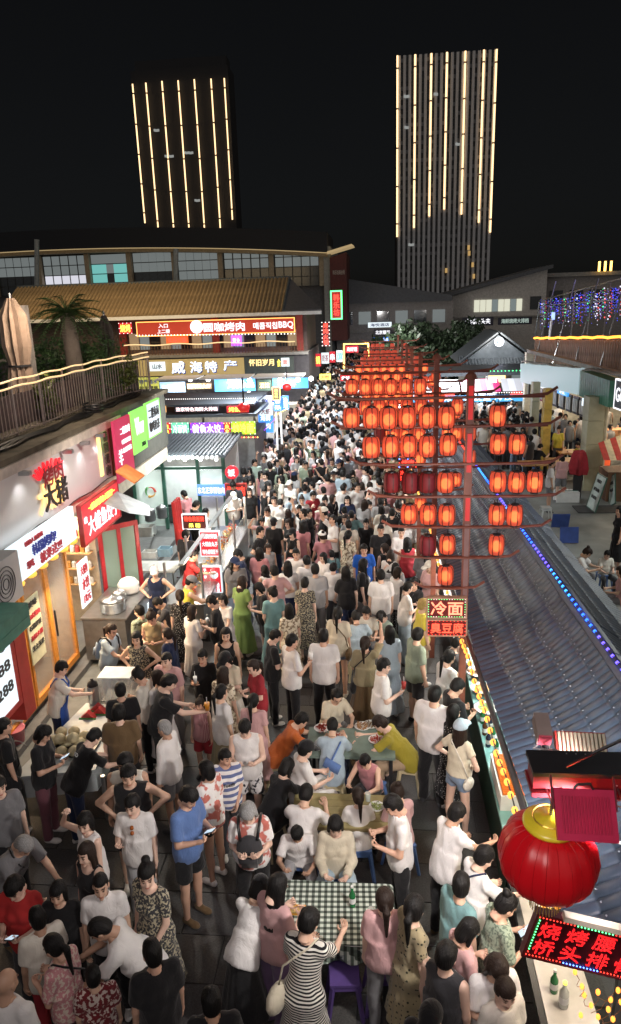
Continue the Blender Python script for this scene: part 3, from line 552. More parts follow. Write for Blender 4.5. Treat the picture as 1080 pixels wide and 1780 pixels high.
# dumpling shop window
ds = thing('shop_counter', 'grey metal cooking counter in front of the dumpling shop window', 'counter', W(12.9, -5.4, 0)); MB().bx(12.4, 13.9, -5.75, -4.9, .12, .98).build('cabinet', pbr('steel_dull', (.2, .2, .21), .4, .5), ds); MB().bx(12.38, 13.95, -5.78, -4.86, .985, 1.02).build('worktop', M_steel, ds)
def pot(name, label, p, r, h, mat, lidm, cat='pot'):
    t = thing(name, label, cat, p); MB().lathe(p, [(r * .9, 0), (r, .02), (r, h), (r * 1.06, h + .01), (r * .98, h + .012)], 16).build('body', mat, t, True)
    MB().lathe(p + Z * (h + .014), [(r, 0), (r * .8, .05), (r * .3, .08), (.02, .085), (.025, .11), (.005, .115)], 16).build('lid', lidm, t, True); return t
pot('cooking_pot', 'wide steel pot with a domed lid on the near end of the grey counter', W(12.75, -5.25, 1.02), .24, .2, M_steel, M_steel)
pot('cooking_pot', 'small steel pot with lid in the middle of the grey counter', W(13.25, -5.3, 1.02), .15, .14, M_steel, M_steel)
st_ = MB().lathe(W(13.7, -5.25, 1.02), [(.2, 0), (.24, .05), (.2, .12), (.23, .18), (.16, .28), (.05, .33), (.01, .33)], 14).build('flour_sack', M_white, smooth=True); single(st_, 'white cloth bundle of dough at the far end of the grey counter', 'bundle')
sign('poster', 'small white and red vertical poster hanging at the dumpling window', 'poster', W(12.42, -5.6, 1.75), D, Z, .45, .9, E_lwhite, [('大鲅鱼', 0, .3, .7, .2, B_red, .03), ('水饺', 0, 0, .7, .25, B_red, .03), ('18元', 0, -.32, .7, .2, B_red, .03)], depth=.03)
sign('poster', 'white and pink menu card stuck on the street side of the grey counter', 'poster', W(13.72, -4.83, .5), D, Z, .28, .6, E_lwhite, [('菜单', 0, .3, .6, .2, B_red, .03), ('牛肉', 0, -.1, .6, .2, B_red, .03)], depth=.02)
rd = thing('glass_door', 'red framed glass door standing open beside the dumpling shop', 'door', W(14.6, -5.2, 0)); m_ = MB()
P0, P1 = W(13.95, -5.85), W(14.5, -5.25); dd = (P1 - P0).normalized(); nn = Z.cross(dd); L_ = (P1 - P0).length
for k in (0, .5, 1): m_.box(P0 + dd * L_ * k + Z * 1.2, (.08, .06, 2.3), (dd, nn, Z))
for z_ in (.1, 2.3): m_.box(P0 + dd * L_ * .5 + Z * z_, (L_ - .09, .055, .1), (dd, nn, Z))
m_.build('frame', pbr('door_red', (.42, .02, .03), .4), rd); MB().box(P0 + dd * L_ * .5 + Z * 1.2, (L_ - .1, .015, 2.1), (dd, nn, Z)).build('pane', glassm('green_glass', (.35, .5, .42), .15, .55), rd)
# slanted tin awning and orange tile awning
ta = thing('tin_awning', 'dented silver sheet awning over the red door', 'awning', W(15, -5.4, 2.6)); MB().add([W(13.5, -5.5, 3.0), W(14.3, -5.5, 3.05), W(14.35, -4.85, 2.72), W(13.9, -4.7, 2.62), W(13.5, -5.0, 2.8)], [(0, 1, 2, 3, 4)]).build('sheet', pbr('tin_dull', (.3, .31, .32), .5, .4), ta)
oa = thing('tile_awning', 'small orange tiled awning below the maroon billboard', 'awning', W(16, -5.2, 2.9))
for k in range(9): MB().tube([W(14.0 + k * .07, -5.36, 3.55), W(14.0 + k * .07, -4.98, 3.3)], .034, 6).build('tile', pbr('orange_tile', (.6, .2, .06), .5), oa)
cl = MB()
for k in range(7): cl.tube([W(15.9 + k * .07, -4.8 + .03 * (k % 2), 2.35), W(15.9 + k * .075, -4.75, 1.3)], .05, 6, .07)
o = cl.build('red_cloth', pbr('cloth_red', (.4, .02, .02), .9), smooth=True); single(o, 'red folded cloth hanging beside the open glass door', 'cloth')
# vertical billboards
sign('billboard', 'maroon vertical billboard with white writing above the orange awning', 'billboard', W(14.75, -5.4, 3.87), D, Z, 1.0, 1.3, E_lmar, [('二楼咖啡', .1, .3, .6, .12, T_white, .02), ('COFFEE HOUSE', .12, .12, .55, .07, T_white, .02), ('欢迎光临', .12, -.02, .55, .08, T_white, .02), ('羊', -.3, -.1, .22, .25, T_white, .03)], depth=.06)
sign('billboard', 'bright lime green billboard with pale lettering next to the maroon one', 'billboard', W(15.75, -5.38, 4.08), D, Z, .94, .95, E_lgreen, [('Wow', 0, .12, .6, .4, T_white, .03), ('2026', .2, -.35, .3, .1, M_dark, .02)], depth=.06)
sign('billboard', 'white and green lightbox with rows of black characters beside the lime billboard', 'billboard', W(16.8, -5.36, 4.18), D, Z, 1.0, .78, E_lwhite, [('二楼休闲', 0, .2, .8, .3, T_dark, .03), ('咖啡奶茶', 0, -.2, .8, .3, T_dark, .03)], depth=.06, frame=E_lgreen)
# terrace railing
rail = thing('terrace_railing', 'dark metal terrace railing with two glowing light strips along its top', 'railing', W(14, -6.6, 4.56)); M_rail = pbr('rail_brown', (.42, .34, .31), .4, .3)
def railpath(s):  return -6.6 + (.0 if s < 16.5 else .06 * (s - 16.5) ** 2)
ss = np.arange(8.2, 19.3, .13)
bal = MB().tube([(0, 0, 0), (0, 0, .86)], .0095, 5).mesh('baluster', M_rail)
for s0 in ss: piece('baluster', bal, rail, W(s0, railpath(s0), 4.58))
pst = MB().tube([(0, 0, 0), (0, 0, 1.0)], .022, 6).mesh('post', M_rail)
for s0 in np.arange(8.2, 19.4, 1.1): piece('post', pst, rail, W(s0, railpath(s0), 4.56))
for z_ in (4.62, 5.42): MB().tube([W(s0, railpath(s0), z_) for s0 in np.arange(8, 19.4, .5)], .016, 6).build('rail_bar', M_rail, rail)
E_strip = emi('strip_warm', (1, .68, .34), .75)
for z_, dt in ((5.56, .0), (5.44, .02)): MB().tube([W(s0, railpath(s0) + dt, z_ + .012 * math.sin(s0 * 5)) for s0 in np.arange(8, 19.4, .25)], .017, 6).build('light_strip', E_strip, rail)
MB().bx(8, 19.3, -7.1, -7.05, 4.58, 5.2).build('backing_board', pbr('dark_board', (.09, .06, .06), .7, var=.3, scale=3), rail)
cb = MB()
for k in range(3): cb.tube([W(s0, -6.3 + .08 * k + .05 * math.sin(s0 * (2 + k)), 4.6) for s0 in np.arange(8.5, 18.5, .3)], .03, 5)
cb.tube([W(15.0 + .22 * math.cos(a), -6.1 + .2 * math.sin(a), 4.62 + .01 * a) for a in np.linspace(0, 18, 50)], .02, 5); o = cb.build('cable', M_black); single(o, 'loose black cables coiled along the terrace edge', 'cable')
# terrace plants and umbrellas
def leafmat(name, c):
    return pbr(name, c, .5, var=.45, scale=3)
M_leaf = leafmat('leaf_dark', (.06, .12, .04)); M_leaf2 = leafmat('leaf_olive', (.1, .12, .025)); M_bark = pbr('bark', (.17, .14, .12), .9, bump=.6, bscale=25)
def leaf_cloud(c, rad, n, size, rng):
    vs = []; fs_ = []
    for i in range(n):
        while True:
            q = rng.uniform(-1, 1, 3)
            if .15 < q @ q < 1: break
        q = q * (1 + .25 * math.sin(q[0] * 5 + q[2] * 7)); p = np.array(c) + q * np.array(rad); a = nrm(rng.normal(size=3)); b = nrm(np.cross(a, rng.normal(size=3))); sz = size * rng.uniform(.5, 1.3); o_ = len(vs)
        vs += [p - a * sz, p + b * sz * .4, p + a * sz, p - b * sz * .4]; fs_.append((o_, o_ + 1, o_ + 2, o_ + 3))
    return vs, fs_
rng = np.random.RandomState(5)
def shrub(name, label, cat, p, rad, n, size, mat, group=None):
    t = thing(name, label, cat, p, group); c = p + Z * (rad[2] * .95 + .1); v, f = leaf_cloud(c, rad, n, size, rng); MB().add(v, f).build('foliage', mat, t); m = MB()
    for k in range(5): a = k * 1.26; m.tube([p, p + Vector((math.cos(a) * rad[0] * .5, math.sin(a) * rad[1] * .5, rad[2] * 1.1))], .03, 5, .01)
    m.build('stem', M_bark, t); return t
def palm(p, h, label):
    t = thing('palm_tree', label, 'palm', p); MB().tube([p, p + Z * h * .5 + N * .05, p + Z * h], .22, 12, .17).build('trunk', M_bark, t, True)
    for k in range(42):
        a = k * 2.4; el = 1.15 - 1.75 * (k / 42); L = 1.0 * random.uniform(.8, 1.1); base = p + Z * h; d = Vector((math.cos(a), math.sin(a), 0)); m = MB(); pts = []
        for i in range(9):
            u_ = i / 8; pts.append(base + d * L * u_ * math.cos(el) + Z * (L * u_ * math.sin(el) - .55 * u_ * u_))
        m.tube(pts, .014, 4, .004); sd = d.cross(Z)
        for i in range(1, 9):
            for q in (-1, 1):
                for e in (0, .5):
                    c_ = pts[i - 1].lerp(pts[i], e); tip = c_ + (sd * q * .28 + d * .2 - Z * .05) * (1 - .45 * i / 8); m.add([c_ - d * .02, c_ + d * .06, tip], [(0, 1, 2)])
        m.build('frond', M_leaf, t)
    return t
def tat(x, s): p = ats(x, 620, s); return Vector((p.x, p.y, 4.56))
palm(tat(125, 17), 2.1, 'short palm tree with spiky dark fronds on the terrace')
for i, (s_, t_, r_, n_, m_) in enumerate(((82, 18, (.5, .5, .72), 1100, M_leaf), (170, 18, (.55, .5, .68), 1500, M_leaf), (206, 18.2, (.42, .4, .48), 1000, M_leaf2), (8, 17, (.6, .6, .8), 900, M_leaf), (70, 14.5, (.25, .3, .4), 400, M_leaf2), (140, 20, (1.3, .7, .75), 1500, M_leaf))):
    shrub('shrub', ('dark leafy shrub between the closed umbrella and the palm', 'dense dark green shrub just beyond the palm trunk', 'yellow-green bush spilling over the light strips of the railing', 'dark shrub behind the closed beige umbrella', 'low olive plant at the foot of the beige umbrella', 'large dark bush behind the palm by the closed dark umbrella')[i], 'shrub', tat(s_, t_), r_, n_, .07, m_)
def umbrella(p, h, r, mat, label):
    t = thing('closed_umbrella', label, 'umbrella', p); sq = lambda k: .75 + .35 * (k % 2)
    MB().lathe(p, [(r * 1.0, .35), (r * 1.02, .4), (r * .72, h * .42), (r * .66, h * .46), (r * .9, h * .6), (r * .85, h * .85), (r * .25, h)], 22, squash=sq).build('canopy', mat, t); MB().tube([p, p + Z * (h + .1)], .03, 8).build('pole', M_steel, t); MB().lathe(p + Z * h * .43, [(r * .8, 0), (r * .8, .04)], 16).build('strap', M_dark, t)
umbrella(tat(32, 15), 2.45, .3, pbr('canvas_beige', (.3, .22, .17), .9, bump=.3), 'tall closed beige umbrella standing on the terrace'); umbrella(tat(188, 18.6), 2.0, .2, pbr('canvas_dark', (.1, .08, .07), .9), 'small closed dark umbrella beyond the palm tree')
o = MB().box(tat(50, 15.6) + Z * 1.15, (.2, .2, 2.3)).build('square_pillar', pbr('pillar_grey', (.33, .3, .28), .8)); single(o, 'plain grey square pillar beside the closed beige umbrella', 'pillar')
lamp('terrace_fill', 'POINT', W(14.2, -6.6, 6.8), 130, (1, .8, .6), .3)  # unseen light added to brighten the railing and plants
# ---------------------------------------------------------------- kiosk with grey tiled roof
def tiled_roof(name, p, r, up, length, run, ribs, mat, parent, rad=.05, rows=1):   # half-round ribs running up the slope, on a flat bed
    n = r.cross(up).normalized(); MB().prism([p, p + r * length, p + r * length + up * run, p + up * run], -n * .05).build('roof_bed', mat, parent)
    me = MB().tube([Vector(), up * run], rad, 6).mesh(name, mat)
    for k in range(ribs): piece(name, me, parent, p + r * length * (k + .5) / ribs + n * .01)
kio = thing('food_kiosk', 'green framed glass food kiosk with a dark grey tiled roof', 'kiosk', W(21.5, -6.1, 0)); M_roof = pbr('roof_grey', (.07, .085, .1), .45, var=.25, scale=5)
s0, t0, t1 = 21.2, -7.6, -4.75; M_kg = glassm('kiosk_glass', (.75, .9, .82), .1, .35)
tiled_roof('roof_tile', W(s0 - .5, t0 - .2, 2.42), N, (D * 2.6 + Z * .14).normalized(), t1 - t0 + .4, 2.9, 26, M_roof, kio, .05)
cap_me = MB().lathe((0, 0, 0), [(.06, 0), (.06, .04)], 10, (N, Z, -D)).mesh('eave_cap', M_white)
for k in range(20): piece('eave_cap', cap_me, kio, W(s0 - .55, t0 + .05 + k * .145, 2.4))
fr = MB()
for t_ in (t0, -6.65, -5.55, t1): fr.bx(s0, s0 + .1, t_ - .05, t_ + .05, 0, 2.36)
fr.bx(s0 + .01, s0 + .09, t0 + .05, t1 - .05, 1.9, 1.98); fr.bx(s0 + .01, s0 + .09, t0 + .05, t1 - .05, 2.28, 2.36); fr.build('frame', M_green, kio)
MB().bx(s0 + .02, s0 + .06, t0 + .05, -6.7, .1, 1.88).build('pane', M_kg, kio); MB().bx(s0 + .02, s0 + .06, -5.5, t1 - .05, 1.05, 1.88).build('pane', M_kg, kio); MB().bx(s0 + .02, s0 + .06, -5.5, t1 - .05, .05, 1.04).build('lower_panel', M_white, kio)
for a, b in ((t0 + .06, -6.7), (-6.6, -5.6), (-5.5, t1 - .06)): MB().bx(s0 + .03, s0 + .07, a, b, 2.0, 2.27).build('top_panel', pbr('panel_grey', (.4, .42, .4), .6), kio)
MB().bx(s0 + 2.4, s0 + 2.5, t0, t1, 0, 2.4).build('back_wall', M_white, kio); MB().bx(s0 + .2, s0 + 2.4, t1 - .08, t1 - .02, 0, 2.4).build('side_wall', M_white, kio); MB().bx(s0 + .2, s0 + 2.4, t0 + .02, t0 + .08, 0, 2.4).build('side_wall', M_white, kio)
lamp('kiosk_lamp', 'AREA', W(s0 + 1.1, -6.2, 2.3), 60, (.9, 1, .95), 1.2, (0, 0, -1)); lamp('kiosk_front_lamp', 'AREA', W(s0 - .5, -6.0, 2.45), 35, (.9, 1, .95), 1., (0, 0, -1))
E_kw = emi('kiosk_blue', (.1, .25, .9), .9)
fsign('stall_sign', 'blue lit strip sign with white characters under the kiosk roof', 'sign', 343, 843, 392, 861, 20.9, E_kw, [('东北正宗锅包肉', 0, 0, .94, .62, T_white, .03)])
fsign('led_sign', 'red LED sign with three glowing characters at the kiosk corner', 'sign', 393, 842, 428, 864, 20.4, pbr('sign_darkred', (.12, .01, .01), .5), [('锅包肉', 0, 0, .86, .7, E_red, .03)], frame=M_redp)
rs = thing('round_sign', 'round red lightbox sign mounted above the red LED sign', 'sign', ats(404, 830, 20.4)); c_ = ats(404, 820, 20.4)
MB().lathe(c_, [(.19, 0), (.2, .02), (.2, .1), (.19, .12)], 22, (N, Z, -D)).build('disc', E_lred, rs); mb = MB(); put_text(mb, '饭', c_ - D * .13, N, Z, .2, .2, .04); mb.build('lettering', T_white, rs); MB().box(c_ - Z * .27, (.05, .05, .2)).build('bracket', M_dark, rs)
lg_ = thing('wall_logo', 'round swirl logo in red green and orange on the kiosk glass', 'logo', ats(262, 868, 21.1)); cc = ats(262, 855, 21.15)
for k, q in enumerate(((.5, .05, .03), (.1, .35, .1), (.6, .3, .05))):
    MB().tube([cc + N * .15 * math.cos(a) + Z * .15 * math.sin(a) - D * .02 for a in np.linspace(k * 2.1, k * 2.1 + 1.9, 9)], .045, 5, .01).build('swirl', pbr('logo_%d' % k, q, .5), lg_)
# ---------------------------------------------------------------- neon row beyond the kiosk
nr_ = thing('stall_row', 'low dark roofed food stall row edged with bulbs beyond the kiosk', 'stall', W(25, -6, 0)); MB().bx(24.7, 27.4, -8.2, -4.35, 0, 2.3).build('body', pbr('stall_wall', (.2, .21, .22), .7), nr_); MB().bx(24.5, 28, -8.4, -4.2, 2.98, 3.08).build('roof', M_roof, nr_); MB().bx(24.7, 28, -8.6, -4.3, 3.34, 3.4).build('upper_roof', M_roof, nr_)
R1 = dict(depth=.1)
fsign('neon_sign', 'small red neon panel with a white edge at the near end of the neon row', 'sign', 284, 735, 296, 756, 24.5, E_lred, [('鲍鱼', 0, 0, .6, .8, E_yel, .03, True)], bulbs=(E_white, .16, .02)); fsign('neon_sign', 'pale green neon panel with white characters beside the small red panel', 'sign', 298, 735, 328, 756, 24.5, emi('n_green', (.15, .6, .35), 1.), [('冷面馆', 0, 0, .8, .7, T_white, .03)], bulbs=(E_white, .16, .02))
fsign('neon_sign', 'purple neon sign with big white dumpling characters in the neon row', 'sign', 331, 735, 388, 756, 24.5, emi('n_purple', (.2, .05, .6), 1.2), [('鲅鱼水饺', 0, 0, .86, .75, emi('t_lilac', (.9, .8, 1), 1.3), .03)], bulbs=([E_red, E_white, E_purple], .16, .02)); fsign('neon_sign', 'narrow red and yellow neon panel between the purple and the lime sign', 'sign', 390, 735, 400, 756, 24.5, E_lred, [('美食', 0, 0, .6, .8, E_yel, .03, True)], bulbs=(E_gold, .16, .02))
fsign('neon_sign', 'lime and yellow neon sign for cold noodles at the street end of the row', 'sign', 402, 733, 444, 755, 24.5, emi('n_lime', (.35, .6, .03), 1.), [('炒冷面', 0, 0, .84, .72, emi('t_y', (1, .9, .1), 1.5), .03)], bulbs=([E_purple, E_red, E_white], .16, .02))
def bulbrow(name, label, p0, p1, n, mat, rad=.03, sag=0, cat='string light', wire=True, group=None):
    t = thing(name, label, cat, p0, group); mats = mat if isinstance(mat, list) else [mat]; me = [MB().octa((0, 0, 0), rad).mesh('bulb', q) for q in mats]; pts = [p0.lerp(p1, k / (n - 1)) - Z * sag * math.sin(math.pi * k / (n - 1)) for k in range(n)]
    if wire: MB().tube([p + Z * rad for p in pts[::max(1, n // 12)]] + [pts[-1] + Z * rad], .006, 4).build('wire', M_black, t)
    for k, p in enumerate(pts): piece('bulb', me[k % len(me)], t, p)
    return t
bulbrow('bulb_string', 'row of red and orange bulbs under the neon signs', ats(282, 761, 24.4), ats(448, 760, 24.4), 44, [E_red, E_gold], .028); bulbrow('bulb_string', 'row of small white bulbs above the neon signs', ats(274, 694, 24.6), ats(444, 692, 24.6), 46, [E_white], .02)
fsign('lit_sign', 'dark strip sign with pink and white characters above the neon row', 'sign', 304, 706, 380, 716, 24.6, pbr('strip_dark', (.03, .03, .05), .5), [('渔家特色海鲜大排档', 0, 0, .95, .7, emi('t_pink', (1, .75, .75), 1.4), .03)]); fsign('lit_sign', 'short yellow strip sign beside the dark strip sign', 'sign', 394, 706, 432, 717, 24.6, E_lred, [('烤鱿鱼', 0, 0, .8, .75, E_yel, .03)])
fsign('lit_sign', 'little orange lamp box at the near end of the strip sign', 'lamp', 278, 706, 288, 717, 24.6, emi('o_box', (.9, .45, .15), .8))
# banners by the street edge
lb = [('贝', E_lwhite), ]
fsign('banner_sign', 'tall lightbox banner in pale blue, red and deep blue at the row corner', 'sign', 449, 688, 474, 752, 27.6, E_lblue, [('海鲜', 0, -.1, .7, .16, T_white, .03), ('烧烤', 0, -.32, .7, .16, T_white, .03)]); fsign('banner_sign', 'white and red top panel fixed on the tall blue banner', 'sign', 450, 688, 473, 722, 27.45, E_lwhite, [('鲜', 0, .2, .5, .3, B_blue, .03), ('大虾', 0, -.3, .7, .26, B_red, .03)], depth=.05)
fsign('blue_box_sign', 'deep blue cube lightbox with white characters beside the crowd', 'sign', 476, 692, 490, 714, 26.8, E_lblue, [('海鲜', 0, .22, .7, .36, T_white, .03), ('码头', 0, -.22, .7, .36, T_white, .03)], depth=.5); fsign('capsule_sign', 'small orange rimmed capsule sign above the deep blue cube', 'sign', 475, 674, 486, 694, 26.6, pbr('cap_dark', (.03, .02, .02), .5), [('烤生蚝', 0, 0, .5, .8, E_yel, .03, True)], frame=emi('orange_rim', (1, .4, .1), 1.8)); fsign('blue_box_sign', 'bright blue leaning lightbox just beyond the deep blue cube', 'sign', 491, 688, 502, 712, 28.2, emi('b2', (.1, .35, 1), .9), [('渔', 0, .2, .7, .35, T_white, .03), ('港', 0, -.2, .7, .35, T_white, .03)])
o = MB(); [o.tube([ats(x, 714, 26.9), Vector((*ats(x, 714, 26.9).xy, 0))], .04, 6) for x in (480, 488)]; o = o.build('sign_post', M_white); single(o, 'pair of white posts carrying the deep blue cube sign', 'post')
bulbrow('bulb_string', 'slanting row of violet bulbs under the tall banner', ats(452, 756, 26.9), ats(478, 728, 26.9), 14, E_purple, .025); bulbrow('bulb_string', 'short row of orange bulbs below the deep blue cube', ats(478, 722, 26.6), ats(500, 710, 26.6), 12, E_gold, .025)
# clutter of the cooking area between the shop and the kiosk
tub = pbr('tub_white', (.6, .62, .6), .45)
def crate(px, py, w, d, h, m_, name, label, cat, z=0.):
    p = atz(px, py, z); t = thing(name, label, cat, p)
    for a, b, c, e in ((0, -1, w, .02), (0, 1, w, .02), (-1, 0, .02, d), (1, 0, .02, d)): MB().box(p + N * a * w / 2 + D * b * d / 2 + Z * h / 2, (c, e, h)).build('side', m_, t)
    MB().box(p + Z * .01, (w - .03, d - .03, .02)).build('bottom', m_, t); return t
pt = thing('prep_table', 'small white folding table with tubs between the red door and the cart', 'table', atz(275, 1000, 0)); p = atz(272, 985, .75); MB().box(p, (1.1, .7, .04)).build('tabletop', tub, pt)
for a in (-1, 1):
    for b in (-1, 1): MB().tube([p + N * a * .48 + D * b * .3 - Z * .02, Vector((p.x, p.y, 0)) + N * a * .5 + D * b * .32], .018, 5).build('leg', M_steel, pt)
crate(262, 968, .35, .25, .16, tub, 'food_tub', 'white plastic tub nearer the red door on the small table', 'tub', .775); crate(288, 965, .3, .25, .2, pbr('tub_blue', (.25, .4, .5), .4), 'food_tub', 'pale blue plastic tub on the small table', 'tub', .775); crate(255, 930, .5, .4, .3, tub, 'storage_crate', 'white storage crate on the floor by the kiosk front', 'crate'); crate(300, 905, .4, .35, .5, pbr('crate_black', (.03, .03, .03), .5), 'storage_crate', 'black crate on the floor below the kiosk doorway', 'crate')
o = MB().tube([atz(268, 930, 0), atz(268, 930, 1.0), atz(268, 930, 1.3)], .02, 6).build('fan_pole', M_dark); single(o, 'dark stand pole of an electric fan before the kiosk glass', 'fan'); 
for i, (px, py) in enumerate(((282, 900), (262, 905))): pot('stock_pot', ('tall steel stock pot in the kiosk doorway', 'second steel stock pot beside the logo glass')[i], atz(px, py, .6), .16, .3, M_steel, M_steel)
for k in range(6): o = piece('bulb', MB().ball((0, 0, 0), .05, 8, 5).mesh('bulb', E_lamp, Vector(), True), kio, W(21.0, -7.3 + k * .48, 2.25))
# ---------------------------------------------------------------- two-storey market building facing down the street
M_redw = pbr('red_pillar', (.3, .04, .03), .5); M_dk = pbr('dark_wall', (.06, .055, .06), .7); M_win = pbr('window_dark', (.03, .035, .04), .1)
mk_ = thing('market_building', 'two storey market building with a warm lit tiled roof and red barbecue sign', 'building', W(46, -14, 0)); s0, a, b = 45, -24, -4.3
MB().bx(s0, s0 + 8, a, b, 0, 3.7).build('ground_storey', M_dk, mk_); MB().bx(s0 + 1.4, s0 + 8, a, b - .2, 3.7, 6.0).build('upper_storey', pbr('upper_wall', (.14, .1, .09), .7), mk_); MB().bx(s0 - .1, s0 + 1.4, a, b, 3.55, 3.72).build('balcony_floor', M_concrete, mk_)
M_tile = pbr('roof_tile_brown', (.26, .19, .11), .38, var=.4, scale=2)
tiled_roof('roof_tile', W(s0 - .4, a, 6.05), N, (D * 4 + Z * 2.1).normalized(), b - a - 1.4, 4.4, 74, M_tile, mk_, .085)
MB().prism([W(s0 - .4, b - 1.4, 6.1), W(s0 - .4, b + .9, 6.1), W(s0 + 3.6, b - 1.4, 8.05)], Z * .08).build('hip_roof', pbr('roof_hip', (.08, .08, .09), .6), mk_)
MB().bx(s0 - .5, s0 - .38, a, b + .9, 5.9, 6.1).build('eave_board', M_white, mk_); MB().tube([W(s0 - .4, b - 1.4, 6.15), W(s0 + 3.6, b - 1.4, 8.15)], .08).build('hip_ridge', M_roof, mk_); MB().tube([W(s0 + 3.6, a, 8.15), W(s0 + 3.6, b - 1.4, 8.15)], .1).build('ridge', M_roof, mk_)
for t_ in (-16.2, -10.2, -4.9): MB().bx(s0 + .9, s0 + 1.2, t_ - .2, t_ + .2, 3.72, 5.9).build('pillar', M_redw, mk_)
for k in range(16):
    t_ = -15.6 + k * .68; w_ = MB().bx(s0 + 1.3, s0 + 1.38, t_ - .3, t_ + .3, 4.0, 5.0).build('window', [emi('win_warm', (.5, .36, .2), .35), emi('win_cool', (.3, .36, .36), .35), M_win][(k * 7) % 3], mk_); MB().bx(s0 + 1.24, s0 + 1.29, t_ - .32, t_ - .29, 4.0, 5.0).build('mullion', M_wood, w_)
for k in range(60): 
    if k == 0: bme = MB().bx(0, .03, 0, .03, 0, .55).mesh('baluster', M_wood)
    piece('baluster', bme, mk_, W(s0, -15.8 + k * .19, 3.72))
MB().tube([W(s0 - .02, -15.9 + k * .4, 4.36 + .04 * math.sin(k * .9)) for k in range(28)], .035, 5).build('light_strip', E_strip, mk_)
lamp('roof_wash_lamp', 'AREA', W(42.0, -13, 9.6), 260, (1, .72, .38), 8, D * 1.0 - Z * .62); lamp('roof_wash_lamp_b', 'AREA', W(42.0, -20, 9.6), 160, (1, .72, .38), 6, D * 1.0 - Z * .62)
fsign('barbecue_sign', 'long red shop sign with white barbecue characters on the upper storey', 'sign', 237, 557, 510, 580, 45.2, emi('bbq_red', (.5, .045, .02), .55), [('入口', -.33, .22, .06, .3, T_white, .03), ('上二楼', -.33, -.2, .08, .3, T_white, .03), ('圆咖烤肉', .06, 0, .26, .66, T_white, .03), ('매콤직칩', .32, 0, .15, .5, T_white, .03), ('BBQ', .45, 0, .09, .55, T_white, .03)], frame=emi('orange_rim', (1, .4, .1), 1.8), fw=.05)
rc = MB().lathe(ats(342, 568, 45.05), [(.4, 0), (.4, .05)], 20, (N, Z, -D)).build('round_emblem', T_white); single(rc, 'white round emblem on the red barbecue sign', 'emblem')
bulbrow('bulb_string', 'row of white bulbs along the bottom of the barbecue sign', ats(237, 583, 45.1), ats(512, 580, 45.1), 50, E_white, .045)
fsign('led_sign', 'orange-red LED text panel in the upper windows below the barbecue sign', 'sign', 289, 583, 327, 598, 45.6, emi('p_or', (.7, .1, .02), .9), [('欢迎光临', 0, 0, .85, .6, E_red, .03)]); fsign('led_sign', 'small purple LED panel in the upper windows', 'sign', 402, 583, 420, 601, 45.6, E_purple, [('营业', 0, 0, .7, .5, T_white, .03)]); fsign('side_sign', 'yellow on red sign at the building\'s near corner beside the palm', 'sign', 207, 561, 229, 580, 45.4, E_lred, [('烧烤', 0, 0, .8, .7, E_yel, .03)], bulbs=(E_white, .25, .03))
fsign('specialty_sign', 'tan signboard with four large blue-shadowed white characters', 'sign', 240, 624, 424, 652, 44.6, E_tan, [('威', -.114, -.04, .125, .76, B_blue, .03), ('海', .056, -.04, .115, .7, B_blue, .03), ('特', .196, -.04, .115, .7, B_blue, .03), ('产', .376, .01, .125, .64, B_blue, .03), ('威', -.12, 0, .12, .72, emi('t_bw', (.8, .88, 1), 1.5), .03), ('海', .05, 0, .11, .66, emi('t_bw', (.8, .88, 1), 1.5), .03), ('特', .19, 0, .11, .66, emi('t_bw', (.8, .88, 1), 1.5), .03), ('产', .37, .05, .12, .6, emi('t_bw', (.8, .88, 1), 1.5), .03)])
fsign('picture_panel', 'white square picture panel at the near end of the tan signboard', 'sign', 260, 629, 287, 645, 44.4, E_lwhite, [('山水', 0, 0, .6, .5, M_black, .03)]); fsign('dark_sign', 'dark signboard with small golden characters next to the tan signboard', 'sign', 425, 620, 511, 652, 44.6, pbr('board_dark', (.05, .06, .05), .5), [('怀旧岁月', -.15, .2, .5, .36, E_tgold, .03), ('食', .2, .15, .07, .4, E_yel, .03)]); fsign('picture_panel', 'small blue and orange picture panel on the dark signboard', 'sign', 489, 622, 503, 637, 44.4, E_lwhite, [('面', 0, 0, .5, .5, E_red, .03)])
fsign('stall_sign', 'bottle display sign in yellow and green below the tan signboard', 'sign', 241, 656, 276, 681, 43.5, emi('bs', (.5, .5, .1), .6), [('特产酒水', 0, .2, .9, .3, B_blue, .03), ('批发零售', 0, -.25, .9, .3, M_black, .03)]); fsign('stall_sign', 'pale blue sea picture sign in the stall row below the tan signboard', 'sign', 278, 664, 322, 682, 43.5, emi('bs2', (.35, .55, .8), .7), [('海鲜干货', 0, 0, .85, .5, T_white, .03)]); fsign('stall_sign', 'row of small white character boxes between the two blue stall signs', 'sign', 325, 666, 368, 676, 43.5, pbr('bs3', (.3, .2, .1), .5), [('烤海鲜大虾', 0, 0, .95, .7, T_white, .03)])
fsign('stall_sign', 'bright blue seafood sign with large white characters', 'sign', 373, 656, 444, 680, 43, emi('bs4', (.05, .3, .75), .8), [('海鲜', .02, .05, .4, .7, T_white, .03), ('大排档', .34, -.05, .26, .4, T_white, .03)]); fsign('stall_sign', 'dark green little signboard beside the bright blue seafood sign', 'sign', 448, 660, 472, 679, 43, pbr('bs5', (.03, .06, .05), .5), [('酒馆', 0, 0, .7, .5, E_tgold, .03)]); fsign('stall_sign', 'pale blue fish stall sign nearest the crowd below the dark signboard', 'sign', 474, 657, 536, 675, 43, emi('bs6', (.06, .35, .8), .8), [('小海鲜', -.1, 0, .5, .6, T_white, .03)])
